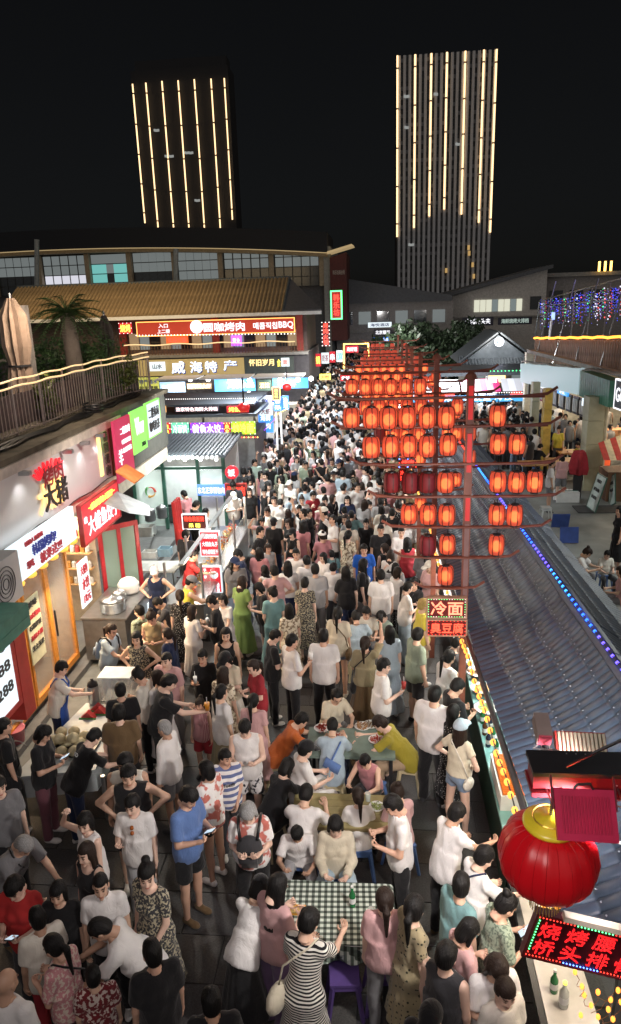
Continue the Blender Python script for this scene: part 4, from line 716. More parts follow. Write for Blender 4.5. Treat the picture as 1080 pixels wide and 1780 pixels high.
for i, (x, y) in enumerate(((331, 659), (362, 659), (434, 661), (433, 684), (497, 653), (541, 658), (487, 661), (518, 560 + 100))):
    o = MB().ball(ats(x, y, 42.5), .14, 8, 5).build('flood_lamp', E_lamp, smooth=True); single(o, ('white round lamp above the character boxes', 'white lamp at the end of the character boxes', 'white lamp on the bright blue seafood sign', 'white lamp low beneath the bright blue seafood sign', 'white lamp over the fish stall sign', 'brightest white lamp on the pole at the stall corner', 'white lamp beside the green signboard', 'white lamp at the far end of the fish stall')[i], 'lamp')
for i, (x0, x1) in enumerate(((280, 350), (355, 440), (445, 530))):
    st2 = thing('market_stall', ('open market stall with pale counter nearest the terrace', 'open market stall beneath the bright blue seafood sign', 'open market stall nearest the street corner')[i], 'stall', ats((x0 + x1) / 2, 700, 42)); c, w_, h_ = fs(x0, 683, x1, 692, 42); MB().box(Vector((c.x, c.y, 2.6)), (w_, 2, .08)).build('awning', M_white, st2); MB().box(Vector((c.x, c.y, .5)), (w_, .8, 1.)).build('counter', M_cream, st2)
    lamp('stall_lamp', 'AREA', Vector((c.x, c.y, 2.4)), 260, (1, .95, .88), 1.5, (0, 0, -1))
# red lanterns on poles by the neon row
def lantern_mesh(r, h, n=18):
    return [(r * .45, -h / 2), (r * .82, -h * .46), (r * .97, -h * .3), (r, 0), (r * .97, h * .3), (r * .82, h * .46), (r * .45, h / 2)]
for i, (x, y, s, r_) in enumerate(((424, 708, 24, .19), (499, 673, 36, .22))):
    t = thing('red_lantern', ('round unlit-looking red lantern on a thin pole above the neon signs', 'round red lantern on a pole over the stall corner')[i], 'lantern', ats(x, y, s)); MB().ball(ats(x, y, s), r_, 14, 8, (1.1, 1, .85)).build('shade', emi('lantern_plain', (.6, .02, .02), .5), t, True); MB().tube([ats(x, y, s) + Z * r_ * .8, ats(x, y, s) + Z * (r_ + .8)], .03, 5).build('hanger', M_black, t)
# ---------------------------------------------------------------- long curved-roof building behind
lb_ = thing('long_building', 'long pale building with a band of gridded windows under a dark eave', 'building', W(70, -20, 0)); s0 = 70
MB().bx(s0 + .5, s0 + 14, -42, -5, 0, 10.6).build('body', pbr('wall_grey', (.1, .1, .11), .8), lb_); zt = lambda t: 11.85 - (t + 36) * .03
def curvebox(mb, dz0, dz1, sa, sb, ta=-42, tb=-4.6, n=16):
    for k in range(n):
        u, v = ta + (tb - ta) * k / n, ta + (tb - ta) * (k + 1) / n; f = lambda t: zt(t) - .0018 * (t + 22) ** 2 + .3
        mb.add([W(s, t, f(t) + dz) for s in (sa, sb) for t in (u, v) for dz in (dz0, dz1)], [(0, 1, 3, 2), (4, 6, 7, 5), (0, 4, 5, 1), (2, 3, 7, 6), (0, 2, 6, 4), (1, 5, 7, 3)])
    return mb
curvebox(MB(), .08, 1.8, s0 - 1, s0 + 8).build('roof', pbr('roof_navy', (.006, .008, .013), .7), lb_); curvebox(MB(), 0, .07, s0 - 1.05, s0 - .9).build('eave_light', emi('eave_glow', (.75, .55, .28), .32), lb_); curvebox(MB(), -.3, 0, s0 - .8, s0 + .4).build('soffit', pbr('soffit_tan', (.3, .24, .16), .7), lb_)
pn = [MB().box((0, 0, 0), (.72, .05, .8)).mesh('pane', q) for q in (pbr('pane_dark', (.05, .06, .07), .15), emi('pane_grey', (.16, .18, .18), .6), emi('pane_lit', (.55, .55, .62), .8), emi('pane_teal', (.15, .45, .42), .7))]
pie = MB().box((0, 0, 0), (.45, .5, 3.6)).mesh('pier', pbr('pier_tan', (.36, .29, .2), .7)); edges = [-41.2, -36.6, -32.06, -27.3, -23.25, -18.95, -14.6, -9.84, -5.2]
for i in range(8):
    a, b = edges[i] + .28, edges[i + 1] - .28; piece('pier', pie, lb_, W(s0 - .1, edges[i + 1], 9.7)); wi = bpy.data.objects.new('window', MB().box((0, 0, 0), (b - a, .1, 3.5)).mesh('window', pbr('mullion_dark', (.03, .03, .03), .5))); COL.objects.link(wi); wi.parent = lb_; wi.location = W(s0 + .25, (a + b) / 2, 9.75) - wloc(lb_)
    for j in range(5):
        for k in range(4):
            q = 2 if (i == 2 and k < 2) else 3 if i == 3 and k < 3 and j != 2 else (1 if k > 1 else (0, 1)[(i + j * 3 + k) % 3 == 0])
            p = piece('pane', pn[q], wi, W(s0 + .17, a + (j + .5) * (b - a) / 5, 8.35 + k * .88))
MB().bx(s0 - .5, s0 + 14, -5, -4.4, 0, 11.3).build('end_pier', pbr('pier_pale', (.3, .31, .3), .7), lb_)
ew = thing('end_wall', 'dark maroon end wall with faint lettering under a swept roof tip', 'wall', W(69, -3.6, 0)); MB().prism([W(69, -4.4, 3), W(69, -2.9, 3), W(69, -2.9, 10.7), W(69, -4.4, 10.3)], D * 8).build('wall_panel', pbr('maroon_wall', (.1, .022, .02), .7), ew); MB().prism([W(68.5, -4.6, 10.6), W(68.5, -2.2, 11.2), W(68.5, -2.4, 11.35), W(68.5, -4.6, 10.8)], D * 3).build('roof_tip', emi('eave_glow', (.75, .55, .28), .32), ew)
put_text(mb := MB(), '韩乐坊商业街', W(68.95, -3.6, 9.0), N, Z, 1.1, .4, .02); mb.build('lettering', pbr('letter_grey', (.5, .45, .4), .6), ew)
for x_, y0_, y1_ in ((64, 416, 505), (306, 432, 500)):
    o = MB().tube([ats(x_, y1_, 66), ats(x_, y0_, 66)], .22, 8).build('lamp_column', pbr('pole_grey', (.3, .33, .34), .6)); single(o, 'tall grey light column before the long building, %s' % ('standing nearer the palm' if x_ < 100 else 'standing above the barbecue sign'), 'column')
fsign('neon_board', 'tall vertical neon board with green border and red characters', 'sign', 577, 507, 593, 553, 48, emi('nb', (.35, .02, .02), .7), [('韩乐坊', 0, 0, .6, .85, E_red, .03, True)], frame=emi('neon_green', (.1, 1, .25), 2.5), fw=.08); fsign('neon_board', 'vertical sign of red characters bordered by white bulbs beside the green neon board', 'sign', 560, 559, 573, 602, 47, pbr('nb2', (.08, .01, .01), .6), [('烤肉火锅', 0, 0, .6, .9, E_red, .03, True)], bulbs=(E_white, .25, .04))
# street-end shops, low signs
for i, (x0, y0, x1, y1, s, m_, tx, tm, lab) in enumerate(((541, 615, 558, 637, 50, E_lred, '火锅', E_yel, 'red and yellow small signboard at the street end'), (559, 613, 572, 632, 52, E_lwhite, '奶茶', B_red, 'white small signboard with red writing at the street end'), (573, 611, 583, 630, 54, E_lred, '串', T_white, 'narrow red signboard at the street end'), (585, 609, 600, 629, 56, E_lwhite, '面', E_green, 'white and green signboard at the street end'), (601, 601, 623, 613, 58, E_lred, '海鲜馆', T_white, 'dark red lightbox under the orange neon arch'), (640, 560, 681, 569, 70, E_lwhite, '海悦酒店', B_blue, 'white upper strip sign on the far dark shopfront'), (650, 572, 681, 583, 70, pbr('strip_dark', (.03, .03, .05), .5), '北京银行', T_white, 'dark strip sign with round emblem on the far shopfront'), (650, 586, 678, 594, 70, E_lblue, '药店', T_white, 'lowest blue strip sign on the far shopfront'), (556, 650, 575, 660, 46, E_yel, '烤', E_red, 'yellow sign above the distant crowd'), (592, 652, 610, 662, 48, E_lred, '鲜', T_white, 'red and white sign above the distant crowd'), (742, 551, 790, 562, 80, pbr('strip_dark', (.03, .03, .05), .5), '韩乐坊', emi('t_violet', (.3, .3, 1), 1.6), 'violet lettered sign on the far grey building'), (804, 551, 858, 566, 74, pbr('strip_dark', (.03, .03, .05), .5), '大嘴码头夫', T_white, 'dark sign with white lettering above the gabled kiosk'), (866, 551, 925, 564, 74, pbr('strip_dark', (.03, .03, .05), .5), '海鲜烧烤大排档', emi('t_dim', (.4, .5, .45), .6), 'dim dark sign with a small green light beside the white lettered one'))):
    fsign('shop_sign', lab, 'sign', x0, y0, x1, y1, s, m_, [(tx, 0, 0, .8, .6, tm, .03)])
ar = thing('neon_arch', 'orange neon outlined square arch over the street', 'arch', W(52, -2, 0)); p = [ats(598, 640, 55), ats(598, 598, 55), ats(640, 597, 55), ats(641, 645, 55)]; MB().tube(p, .07, 5).build('neon_tube', E_gold, ar); MB().tube([p[0] + D * .2, p[1] + D * .2], .1, 6).build('post', M_wood, ar); MB().tube([p[3] + D * .2, p[2] + D * .2], .1, 6).build('post', M_wood, ar)
fb = thing('street_end_building', 'dark low building closing the far end of the street with a pitched roof', 'building', W(76, 0, 0)); MB().bx(74, 84, -4.2, 7.2, 0, 6.2).build('body', pbr('wall_dim', (.28, .26, .25), .8), fb); MB().prism([W(73.6, -4.6, 6.2), W(73.6, 7, 6.2), W(73.6, 7, 6.7), W(73.6, -3.5, 8.6), W(73.6, -4.6, 8.6)], D * 10).build('roof', pbr('roof_grey2', (.1, .105, .115), .7), fb)
for k in range(6): MB().bx(73.9, 73.98, -3.8 + k * 1.8, -2.6 + k * 1.8, 4.2, 5.4).build('window', [M_win, emi('pane_grey', (.16, .18, .18), .6)][k % 2], fb)
MB().bx(73.8, 74, -4, 7, 3.4, 3.6).build('ledge', M_concrete, fb)
gb = thing('grey_building', 'grey building with a single sloping roof and a row of lit windows', 'building', W(80, 12, 0)); MB().prism([W(80, 6.5, 0), W(80, 17.2, 0), W(80, 17.2, 8.9), W(80, 6.5, 6.3)], D * 10).build('body', pbr('wall_warmgrey', (.5, .47, .44), .8), gb); MB().prism([W(79.3, 4, 5.8), W(79.3, 17.6, 9.0), W(79.3, 17.6, 9.35), W(79.3, 4, 6.2)], D * 12).build('roof', pbr('roof_grey2', (.1, .105, .115), .7), gb)
for k in range(8): MB().bx(79.9, 79.98, 9.9 + k * .62, 10.45 + k * .62, 4.9, 6.1).build('window', [emi('win_lit', (.75, .75, .6), .6), emi('win_cool', (.3, .36, .36), .35)][k in (3, 6)], gb)
MB().bx(79.9, 79.98, 15.6, 16.7, 5.0, 6.3).build('window', M_win, gb); MB().bx(79.8, 79.95, 6.6, 17, 4.2, 4.4).build('ledge', M_concrete, gb)
g2 = thing('flat_building', 'flat roofed dark building behind the lit canopy', 'building', W(84, 24, 0)); MB().bx(84, 96, 17.4, 44, 0, 8.2).build('body', pbr('wall_dim', (.28, .26, .25), .8), g2); MB().bx(83.5, 96, 17.2, 44, 8.2, 8.6).build('parapet', M_concrete, g2)
for k in range(8): MB().bx(83.9, 83.98, 18.4 + k * 2.1, 19.8 + k * 2.1, 5.2, 6.8).build('window', M_win, g2)
for k in range(3): o = MB().tube([W(83.2, 23.2 + k * .6, 8.6), W(83.2, 23.2 + k * .6, 9.6)], .12, 5).build('roof_lamp', E_gold); single(o, 'small amber lamp on the flat roof, %s of three' % ('first', 'middle', 'last')[k], 'lamp')
# trees at the street end
def tree(p, h, rad, n, label, seed, mat=None):
    r_ = np.random.RandomState(seed); t = thing('tree', label, 'tree', p); MB().tube([p, p + Z * h * .5 + N * .2, p + Z * h * .8], .2, 8, .09).build('trunk', M_bark, t, True); m = MB(); vs, fs_ = [], []
    for k in range(11):
        c = p + Z * h * .66 + Vector(r_.normal(size=3) * np.array(rad) * .5); m.tube([p + Z * h * .4, c], .07, 5, .02); v, f = leaf_cloud(c, np.array(rad) * r_.uniform(.35, .6), n // 11, .24, r_); fs_ += [tuple(i + len(vs) for i in q) for q in f]; vs += v
    m.build('branches', M_bark, t); MB().add(vs, fs_).build('crown', mat or leafmat('leaf_night', (.03, .05, .025)), t); return t
tree(W(58, 3.6, 0), 4.5, (2.8, 2.2, 1.9), 9000, 'dark bushy tree behind the lantern masts', 3); tree(W(61, 1.6, 0), 3.4, (1.5, 1.5, 1.4), 2200, 'smaller dark tree beside the bushy one at the street end', 9)
# gabled kiosk and blue market roof
gk = thing('gabled_kiosk', 'small traditional gabled hall with a round lit emblem', 'building', W(46, 7, 0)); a, b = 5.3, 9.0; MB().bx(46, 50, a, b, 0, 2.9).build('body', pbr('hall_wall', (.22, .22, .2), .7), gk)
MB().prism([W(45.6, a, 2.95), W(45.6, b, 2.95), W(45.6, (a + b) / 2, 4.35)], D * .2).build('gable', M_roof, gk); M_rr = pbr('roof_dark', (.05, .06, .07), .45)
for sgn, e in ((1, a - .55), (-1, b + .55)): tiled_roof('roof_tile', W(45.3, e, 2.75), D, (N * sgn * 2.35 + Z * 1.75).normalized(), 5, 2.9, 24, M_rr, gk, .06)
tiled_roof('eave_tile', W(45.0, a - .5, 2.65), N, (D * .9 + Z * .45).normalized(), b - a + 1., 1.0, 26, M_rr, gk, .06)
MB().bx(45.9, 46, 6.6, 7.7, 1.5, 2.6).build('doorway', E_warm, gk); lamp('hall_fill', 'AREA', W(44.2, 7, 4.6), 120, (1, .95, .88), 1.5, D - Z * .35); lamp('market_front_fill', 'AREA', W(35.5, 4, 4.2), 160, (.9, .95, 1), 2, D - Z * .5)  # two unseen lights added in front to brighten the hall and market stalls
for t_ in (5.7, 8.1): 
    w_ = MB().bx(45.9, 45.97, t_, t_ + .75, 1.6, 2.4).build('window', emi('win_cool', (.3, .36, .36), .35), gk)
em = thing('round_emblem', 'round white lit emblem hanging in the gable', 'emblem', ats(868, 594, 45)); MB().lathe(ats(868, 594, 45), [(.27, 0), (.27, .08)], 20, (N, Z, -D)).build('disc', emi('emb', (.8, .85, 1), 1.4), em); mb = MB(); put_text(mb, '韩', ats(868, 594, 44.9), N, Z, .3, .3, .03); mb.build('lettering', B_blue, em)
mr = thing('market_roof', 'dark market canopy edged with green and white bulbs over colourful stall awnings', 'canopy', W(39, 4, 0)); MB().bx(38, 42, -.2, 8.2, 2.75, 2.95).build('roof', M_rr, mr)
for t_ in (.2, 2.8, 5.4, 8.0): MB().bx(38.1, 38.25, t_, t_ + .15, 0, 2.75).build('post', M_steel, mr)
E_g2 = emi('green_bulb', (.1, 1, .3), 2.5); bulbrow('bulb_string', 'row of green bulbs along the market canopy edge', W(37.95, 1, 2.98), W(37.95, 8.2, 2.98), 40, E_g2, .035)
for i, (t_, w_, c_, tx) in enumerate(((.2, 1.9, (.05, .2, .8), '小吃'), (2.2, 1.8, (.9, .9, .95), '海鲜'), (4.1, 1.9, (.75, .05, .2), '烤冷面'), (6.1, 2.0, (.85, .85, 1), '果汁'))):
    aw = thing('striped_awning', 'awning of the market canopy, %s' % ('deep blue at its near end', 'white with red writing', 'crimson with pale writing', 'white and violet at its far end')[i], 'awning', W(37.4, t_, 1.9))
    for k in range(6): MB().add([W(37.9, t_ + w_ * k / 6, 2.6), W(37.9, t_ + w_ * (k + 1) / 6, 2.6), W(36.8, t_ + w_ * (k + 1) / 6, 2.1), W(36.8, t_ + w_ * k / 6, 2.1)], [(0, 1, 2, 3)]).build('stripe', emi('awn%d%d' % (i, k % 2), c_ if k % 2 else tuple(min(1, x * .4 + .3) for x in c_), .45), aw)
    put_text(mb := MB(), tx, W(36.75, t_ + w_ / 2, 1.95), N, Z, w_ * .7, .25, .05); mb.build('lettering', [T_white, E_red][i % 2], aw)
fsign('blue_strip_sign', 'long cyan-blue lit strip sign under the market awnings', 'sign', 700, 688, 912, 699, 36.5, emi('bstrip', (.08, .4, .85), .8), [('海鲜烧烤 铁板鱿鱼 冷饮', 0, 0, .8, .6, T_white, .03)]); bulbrow('bulb_string', 'row of warm white bulbs above the cyan-blue strip sign', ats(700, 684, 36.3), ats(912, 682, 36.3), 50, E_white, .03)
for x_, y_ in ((857, 661), (700, 705)): o = MB().box(ats(x_, y_, 36.4), (.35, .1, .2)).build('flood_light', E_lamp); single(o, 'white rectangular floodlight %s' % ('under the canopy facing the crowd' if x_ > 800 else 'low behind the lantern masts'), 'floodlight')
lamp('market_lamp', 'AREA', W(37, 4, 2.6), 180, (.95, .97, 1), 3, (0, 0, -1))
# ---------------------------------------------------------------- two towers with light strips
def tower(name, label, s, x0, x1, ytop, ybot, body, fins, lines, ystrip0, seed, nfl, glow):
    p0, p1 = ats(x0, ytop, s), ats(x1, ytop, s); t0, t1 = p0.dot(N), p1.dot(N); zt_ = (p0.z + p1.z) / 2; tw = thing(name, label, 'tower', W(s, (t0 + t1) / 2, 0)); MB().bx(s, s + (30 if fins else 12), t0, t1, 0, zt_).build('body', body, tw)
    fins or MB().bx(s + 3, s + 10, t0 + 1, t1 - 1, zt_, zt_ + 4).build('roof_box', body, tw)
    if fins:
        fm = pbr('fin_' + name, (.62, .62, .64), .7); me = MB().box(Z * zt_ / 2, (.9, .8, zt_)).mesh('fin', fm)
        for k in range(fins): piece('fin', me, tw, W(s - .4, t0 + (t1 - t0) * (k + .5) / fins, 0))
        pm = [pbr('tw_pane_d', (.02, .022, .025), .15), pbr('tw_pane_m', (.2, .2, .21), .4)]; r_ = np.random.RandomState(seed); cells = [MB(), MB()]
        for f in range(nfl):
            for k in range(fins - 1):
                c = W(s - .1, t0 + (t1 - t0) * (k + 1) / fins, zt_ * (f + .5) / nfl); q = int(r_.rand() < .4); cells[q].box(c, ((t1 - t0) / fins - 1.0, .3, zt_ / nfl * (.78, .4)[q]))
        for q in (0, 1): cells[q].build('window_panes', pm[q], tw, kind='stuff')
    sm = emi('tower_strip', (1, .66, .34), 1.5); wd_ = .27 if fins else .2
    for (xa, ya, xb, yb) in lines:
        a_, b_ = ats(xa, ya, s), ats(xb, yb, s); t_ = (a_.dot(N)); MB().bx(s - 1.3, s - .85, t_ - wd_, t_ + wd_, b_.z, a_.z).build('light_strip', sm, tw)
        nseg = 14
        for k in range(1, nseg, 3): MB().bx(s - 1.4, s - .8, t_ - wd_ - .04, t_ + wd_ + .04, b_.z + (a_.z - b_.z) * k / nseg, b_.z + (a_.z - b_.z) * k / nseg + .5).build('strip_joint', pbr('joint_dim', (.3, .2, .1), .6), tw)
    for (x, y, w_) in glow:
        [MB().box(ats(x + q_, y + (q_ % 2) * .5, s - 1), (.7 + .3 * (k_ % 2), .4, .8)).build('lit_window', emi('tw_lit', (.5, .52, .5), .35), tw) for k_, q_ in enumerate(np.arange(0, w_ * 2.2, 3.1))]
    return tw
tower('dark_tower', 'nearly black tower block with seven vertical warm light strips above the long building', 300, 226, 396, 118, 400, pbr('tower_black', (.03, .03, .033), .9), 0, [(232, 147, 252, 388), (255, 145, 277, 403), (283, 142, 304, 408), (311, 141, 331, 408), (339, 139, 358, 409), (368, 138, 385, 399), (391, 137, 405, 382)], 140, 1, 30, [(269, 226, 3), (288, 271, 6), (322, 265, 7), (290, 408, 4), (340, 348, 3)])
tower('grey_tower', 'grey gridded tower block with seven bright vertical light strips', 280, 690, 866, 92, 512, pbr('tower_grey', (.05, .05, .053), .7), 19, [(691, 98, 691, 412), (722, 96, 720, 396), (750, 94, 747, 376), (777, 92, 773, 364), (809, 90, 802, 373), (841, 88, 833, 387), (863, 87, 853, 404)], 92, 2, 30, [(704, 167, 4), (756, 163, 1.6), (705, 221, 2), (794, 250, 2), (712, 425, 3)])
for i, (x, y) in enumerate(((816, 440), (822, 460), (776, 470), (824, 480), (815, 430))): o = MB().box(ats(x, y, 278.2), (.8, .3, 1.6)).build('lit_window', emi('tw_gold', (.8, .5, .18), .4)); o.parent = bpy.data.objects['grey_tower']; o.location = -bpy.data.objects['grey_tower'].location
# ---------------------------------------------------------------- right side building over the courtyard
def atp(px, py, p, n): d = ray(px, py); return CAM + d * ((p - CAM).dot(n) / d.dot(n))
FA, FB = W(36, 6.6, 0), W(22.5, 7.65, 0); fd = (FB - FA).normalized(); fn = fd.cross(Z); fn = fn if fn.dot(N) < 0 else -fn; LF = (FB - FA).length
AF = (fd, -fn, Z)                       # along, inward, up
rb = thing('terrace_restaurant', 'restaurant building with a raised fenced terrace above tall cream pillars', 'building', FA)
def fb_(a, b, i0, i1, z0, z1): return MB().box(FA + fd * (a + b) / 2 - fn * (i0 + i1) / 2 + Z * (z0 + z1) / 2, (b - a, i1 - i0, z1 - z0), AF)
fb_(0, LF + 4, .4, 12, 4.0, 4.15).build('terrace_floor', M_concrete, rb)
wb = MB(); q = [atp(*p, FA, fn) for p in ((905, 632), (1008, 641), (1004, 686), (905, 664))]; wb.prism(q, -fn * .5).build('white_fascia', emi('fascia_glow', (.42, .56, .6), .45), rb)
q = [atp(*p, FA, fn) for p in ((1009, 644), (1061, 662), (1058, 708), (1007, 688))]; gm = pbr('green_fascia', (.06, .22, .15), .4)
for k in range(14): MB().prism([q[0].lerp(q[1], (k + .04) / 14), q[0].lerp(q[1], (k + .9) / 14), q[3].lerp(q[2], (k + .9) / 14), q[3].lerp(q[2], (k + .04) / 14)], -fn * .45).build('fascia_slat', gm, rb)
c_ = atp(1092, 690, FA, fn) + fn * .05; sign('shop_sign', 'dark slate sign with white GOOD lettering and a glowing white frame', 'sign', c_, fd, Z, 1.75, .85, pbr('sign_slate', (.06, .08, .1), .5), [('GOOD', -.02, 0, .85, .5, T_white, .03)], frame=T_white, fw=.05)
def pil(px, py, z1, w_, m_, lab='pillar'):
    p = atz(px, py, 0); 
    for k in range(4): MB().box(p + Z * (z1 * (k + .5) / 4), (w_, w_, z1 / 4 - .015), AF).build(lab, m_, rb)
M_pil = pbr('pillar_cream', (.42, .42, .3), .5, var=.08); pil(1022, 850, 3.3, .55, M_pil); pil(945, 815, 3.2, .3, pbr('pillar_yellow', (.55, .38, .08), .5)); pil(925, 795, 3.2, .3, M_pil)
pp = atz(1044, 850, 0); MB().tube([pp, pp + Z * 3.3], .07, 8).build('drain_pipe', M_cream, rb)
fb_(0, LF + 4, 5.2, 5.4, 0, 4).build('back_wall', pbr('inner_wall', (.4, .3, .18), .7), rb); fb_(-.3, .0, .4, 12, 0, 4).build('end_wall', M_cream, rb)
for k in range(9):
    c = atp(918 + k * 12, 675 + k * 4.2, FA - fn * .6, fn); m_ = [M_black, pbr('frame_red', (.25, .03, .04), .5)][k == 2]; pn_ = MB().box(c, (.62, .06, .7), AF).build('upper_window', m_, rb)
    for j in range(3): MB().box(c + fn * .05 + fd * (j - 1) * .19, (.12, .03, .5), AF).build('pane', pbr('bottle_white', (.5, .52, .5), .4), pn_)
fn_ = thing('terrace_fence', 'brown slatted terrace fence topped with a glowing orange light tube', 'fence', FA + Z * 4.15); me = MB().box(Z * .5, (.15, .03, 1.), AF).mesh('fence_board', pbr('fence_brown', (.3, .2, .15), .7, var=.35, scale=3))
nb = int((LF + 3) / .22); 
for k in range(nb): piece('fence_board', me, fn_, FA + fd * (k * .22 + .3) - fn * .7 + Z * (3.6 + .055 * k * .22))
MB().tube([FA + fd * (k * .5 + .2) - fn * .66 + Z * (4.68 + .055 * k * .5 + .02 * math.sin(k * 2)) for k in range(int((LF + 3) * 2))], .045, 6).build('light_tube', emi('tube_orange', (1, .35, .04), 2.4), fn_)
for k in range(6): MB().tube([FA + fd * (1 + k * 2.6) - fn * .5 + Z * 3.6, FA + fd * (1.2 + k * 2.6) - fn * 1.2 + Z * 7.2], .03, 6).build('stay_pole', M_steel, fn_)
cbm = MB()
for k in range(3): cbm.tube([FA + fd * (j * .6 + .3) - fn * (.1 + .1 * k) + Z * (3.62 + .048 * j * .6 + .04 * math.sin(j * (1.3 + k))) for j in range(24)], .03, 5)
single(cbm.build('cable', M_concrete), 'bundle of loose cables running along the white fascia top', 'cable')
lc = thing('light_curtain', 'frame hung with curtains of blue violet and green light threads above the terrace', 'light curtain', FA + Z * 5 - fn * 3); rr = np.random.RandomState(8)
E_c = [emi('thr_blue', (.08, .1, 1), 1.), emi('thr_violet', (.3, .15, .6), .5), emi('thr_white', (.8, .8, 1), .9), emi('thr_green', (.1, .8, .3), 1.3), emi('thr_red', (.9, .1, .1), 1.3)]
for k in range(120):
    x = 940 + k * 1.22; yt = 522 - (x - 940) * .17 + rr.uniform(-3, 6); yb = yt + rr.uniform(22, 50) + (x - 940) * .1; p_ = FA - fn * rr.uniform(3, 6); m = MB(); a_, b_ = atp(x, yt, p_, fn), atp(x + rr.uniform(-2, 2), yb, p_, fn); n_ = 7
    for j in range(n_): m.octa(a_.lerp(b_, (j + rr.rand() * .6) / n_), .02 + .025 * (rr.rand() < .15))
    m.build('light_thread', E_c[rr.choice(5, p=[.36, .3, .16, .1, .08])], lc)
for x0, y0, x1, y1 in ((938, 523, 1080, 484), (938, 523, 930, 590), (1000, 508, 992, 596), (1062, 492, 1048, 596), (1030, 500, 1020, 596), (1080, 520, 960, 530)): MB().tube([atp(x0, y0, FA - fn * 3, fn), atp(x1, y1, FA - fn * 3, fn)], .035, 5).build('frame_pole', M_steel, lc)
fl = thing('flag_sign', 'small blue and white lit box sign on a white pole on the terrace', 'sign', atp(962, 590, FA - fn * 2, fn)); c = atp(962, 549, FA - fn * 2, fn); MB().box(c, (.32, .08, .34), AF).build('box', emi('fl_blue', (.35, .5, 1), 1.1), fl); MB().tube([c - Z * .1 - N * .05, atp(955, 590, FA - fn * 2, fn)], .06, 6).build('pole', M_white, fl)
lamp('terrace_curtain_lamp', 'POINT', FA + fd * 9 - fn * 4 + Z * 7.2, 60, (.45, .35, 1), .5)
for k in range(3): lamp('arcade_lamp', 'AREA', FA + fd * (2.5 + k * 4.5) - fn * 2.6 + Z * 3.3, 75, (1, .8, .55), 1.5, (0, 0, -1))
for k, (u_, z_, tx, m_) in enumerate(((2.2, 2.75, '海鲜', E_lwhite), (5.2, 2.8, '冷饮', emi('bs6', (.06, .35, .8), .8)), (8.2, 2.7, '烤肉', E_lwhite))): sign('strip_sign', ('white strip sign under the pale fascia by the far pillar', 'blue strip sign under the middle of the pale fascia', 'white strip sign under the pale fascia by the big pillar')[k], 'sign', FA + fd * u_ + fn * -.5 + Z * z_, fd, Z, 1.3, .28, m_, [(tx, 0, 0, .5, .7, [B_red, T_white, B_blue][k], .03)])
for i, (px, py) in enumerate(((985, 800), (1003, 785), (940, 805))):
    p = atz(px, py, .75); t = thing('dining_table', 'wooden dining table with food under the arcade, %s' % ('beside the cream pillar', 'behind the first one', 'next to the yellow pillar')[i], 'table', Vector((p.x, p.y, 0))); MB().box(p, (1.5, .8, .05)).build('tabletop', pbr('top_wood', (.5, .26, .1), .4), t)
    for a in (-1, 1):
        for b in (-1, 1): MB().box(Vector((p.x, p.y, .36)) + N * a * .65 + D * b * .3, (.05, .05, .7)).build('leg', M_dark, t)
# striped stall at the picture edge, cloth stand, boards, box, stool, mats
sa = thing('striped_stall', 'food stall with a red and cream striped awning and glowing goods at the picture edge', 'stall', atz(1075, 850, 0)); pz = lambda x, y, z: atz(x, y, z)
q0, q1, q2, q3 = pz(1040, 770, 1.9), pz(1110, 745, 2.2), pz(1130, 800, 1.5), pz(1050, 800, 1.5)
for k in range(7): MB().add([q0.lerp(q1, k / 7), q0.lerp(q1, (k + 1) / 7), q3.lerp(q2, (k + 1) / 7), q3.lerp(q2, k / 7)], [(0, 1, 2, 3)]).build('awning_stripe', [pbr('str_red', (.5, .06, .05), .7), pbr('str_cream', (.7, .6, .4), .7)][k % 2], sa)
MB().box(pz(1085, 840, .5), (1.4, 1, 1)).build('counter', M_wood, sa); MB().box(pz(1075, 752, 1.3), (2.4, .6, .3)).build('goods_tray', pbr('goods', (.6, .3, .15), .7, var=.6, scale=8), sa)
o = MB().lathe(pz(1047, 818, .5), [(.16, 0), (.24, .06), (.26, .4), (.24, .74), (.14, .8)], 14).build('red_lantern', emi('lantern_orange', (.75, .1, .03), .6), smooth=True); single(o, 'large orange-red paper lantern standing beside the cream pillar', 'lantern')
cs = thing('clothes_stand', 'stand draped with a dark red cloth and black trousers before the cream pillar', 'clothes stand', atz(1003, 868, 0)); p = atz(1003, 868, 0); MB().lathe(p, [(.16, .05), (.19, .6), (.2, .95)], 9, squash=lambda k: .8 + .3 * (k % 2)).build('black_drape', M_black, cs); MB().lathe(p, [(.3, .9), (.34, 1.1), (.26, 1.5), (.2, 1.65), (.08, 1.7)], 13, squash=lambda k: .75 + .35 * (k % 2)).build('red_drape', pbr('cloth_maroon', (.3, .02, .03), .9), cs); MB().tube([p, p + Z * 1.72], .03, 6).build('pole', M_steel, cs)
sign('menu_board', 'upright white handwritten menu board with a green frame by the cream pillar', 'menu board', atz(1037, 856, .62), fd, (Z * .96 + fn * -.25), .72, 1.1, pbr('board_pale', (.5, .6, .55), .6), [('今日菜单', -.05, .33, .5, .1, T_dark, .02), ('海鲜 冷面 烤肉', -.05, .08, .6, .1, T_dark, .01), ('牛肉 豆腐 饺子', -.05, -.15, .6, .1, T_dark, .01)], frame=M_green, depth=.03)
sign('menu_board', 'leaning tilted white menu board beside the upright one', 'menu board', atz(1064, 852, .45), (fd + Z * .5), (Z - fd * .5 - fn * .1), .5, .95, pbr('board_pale', (.5, .6, .55), .6), [('特价', 0, .25, .5, .12, T_dark, .02), ('啤酒', 0, 0, .5, .12, T_dark, .02)], frame=M_green, depth=.03)
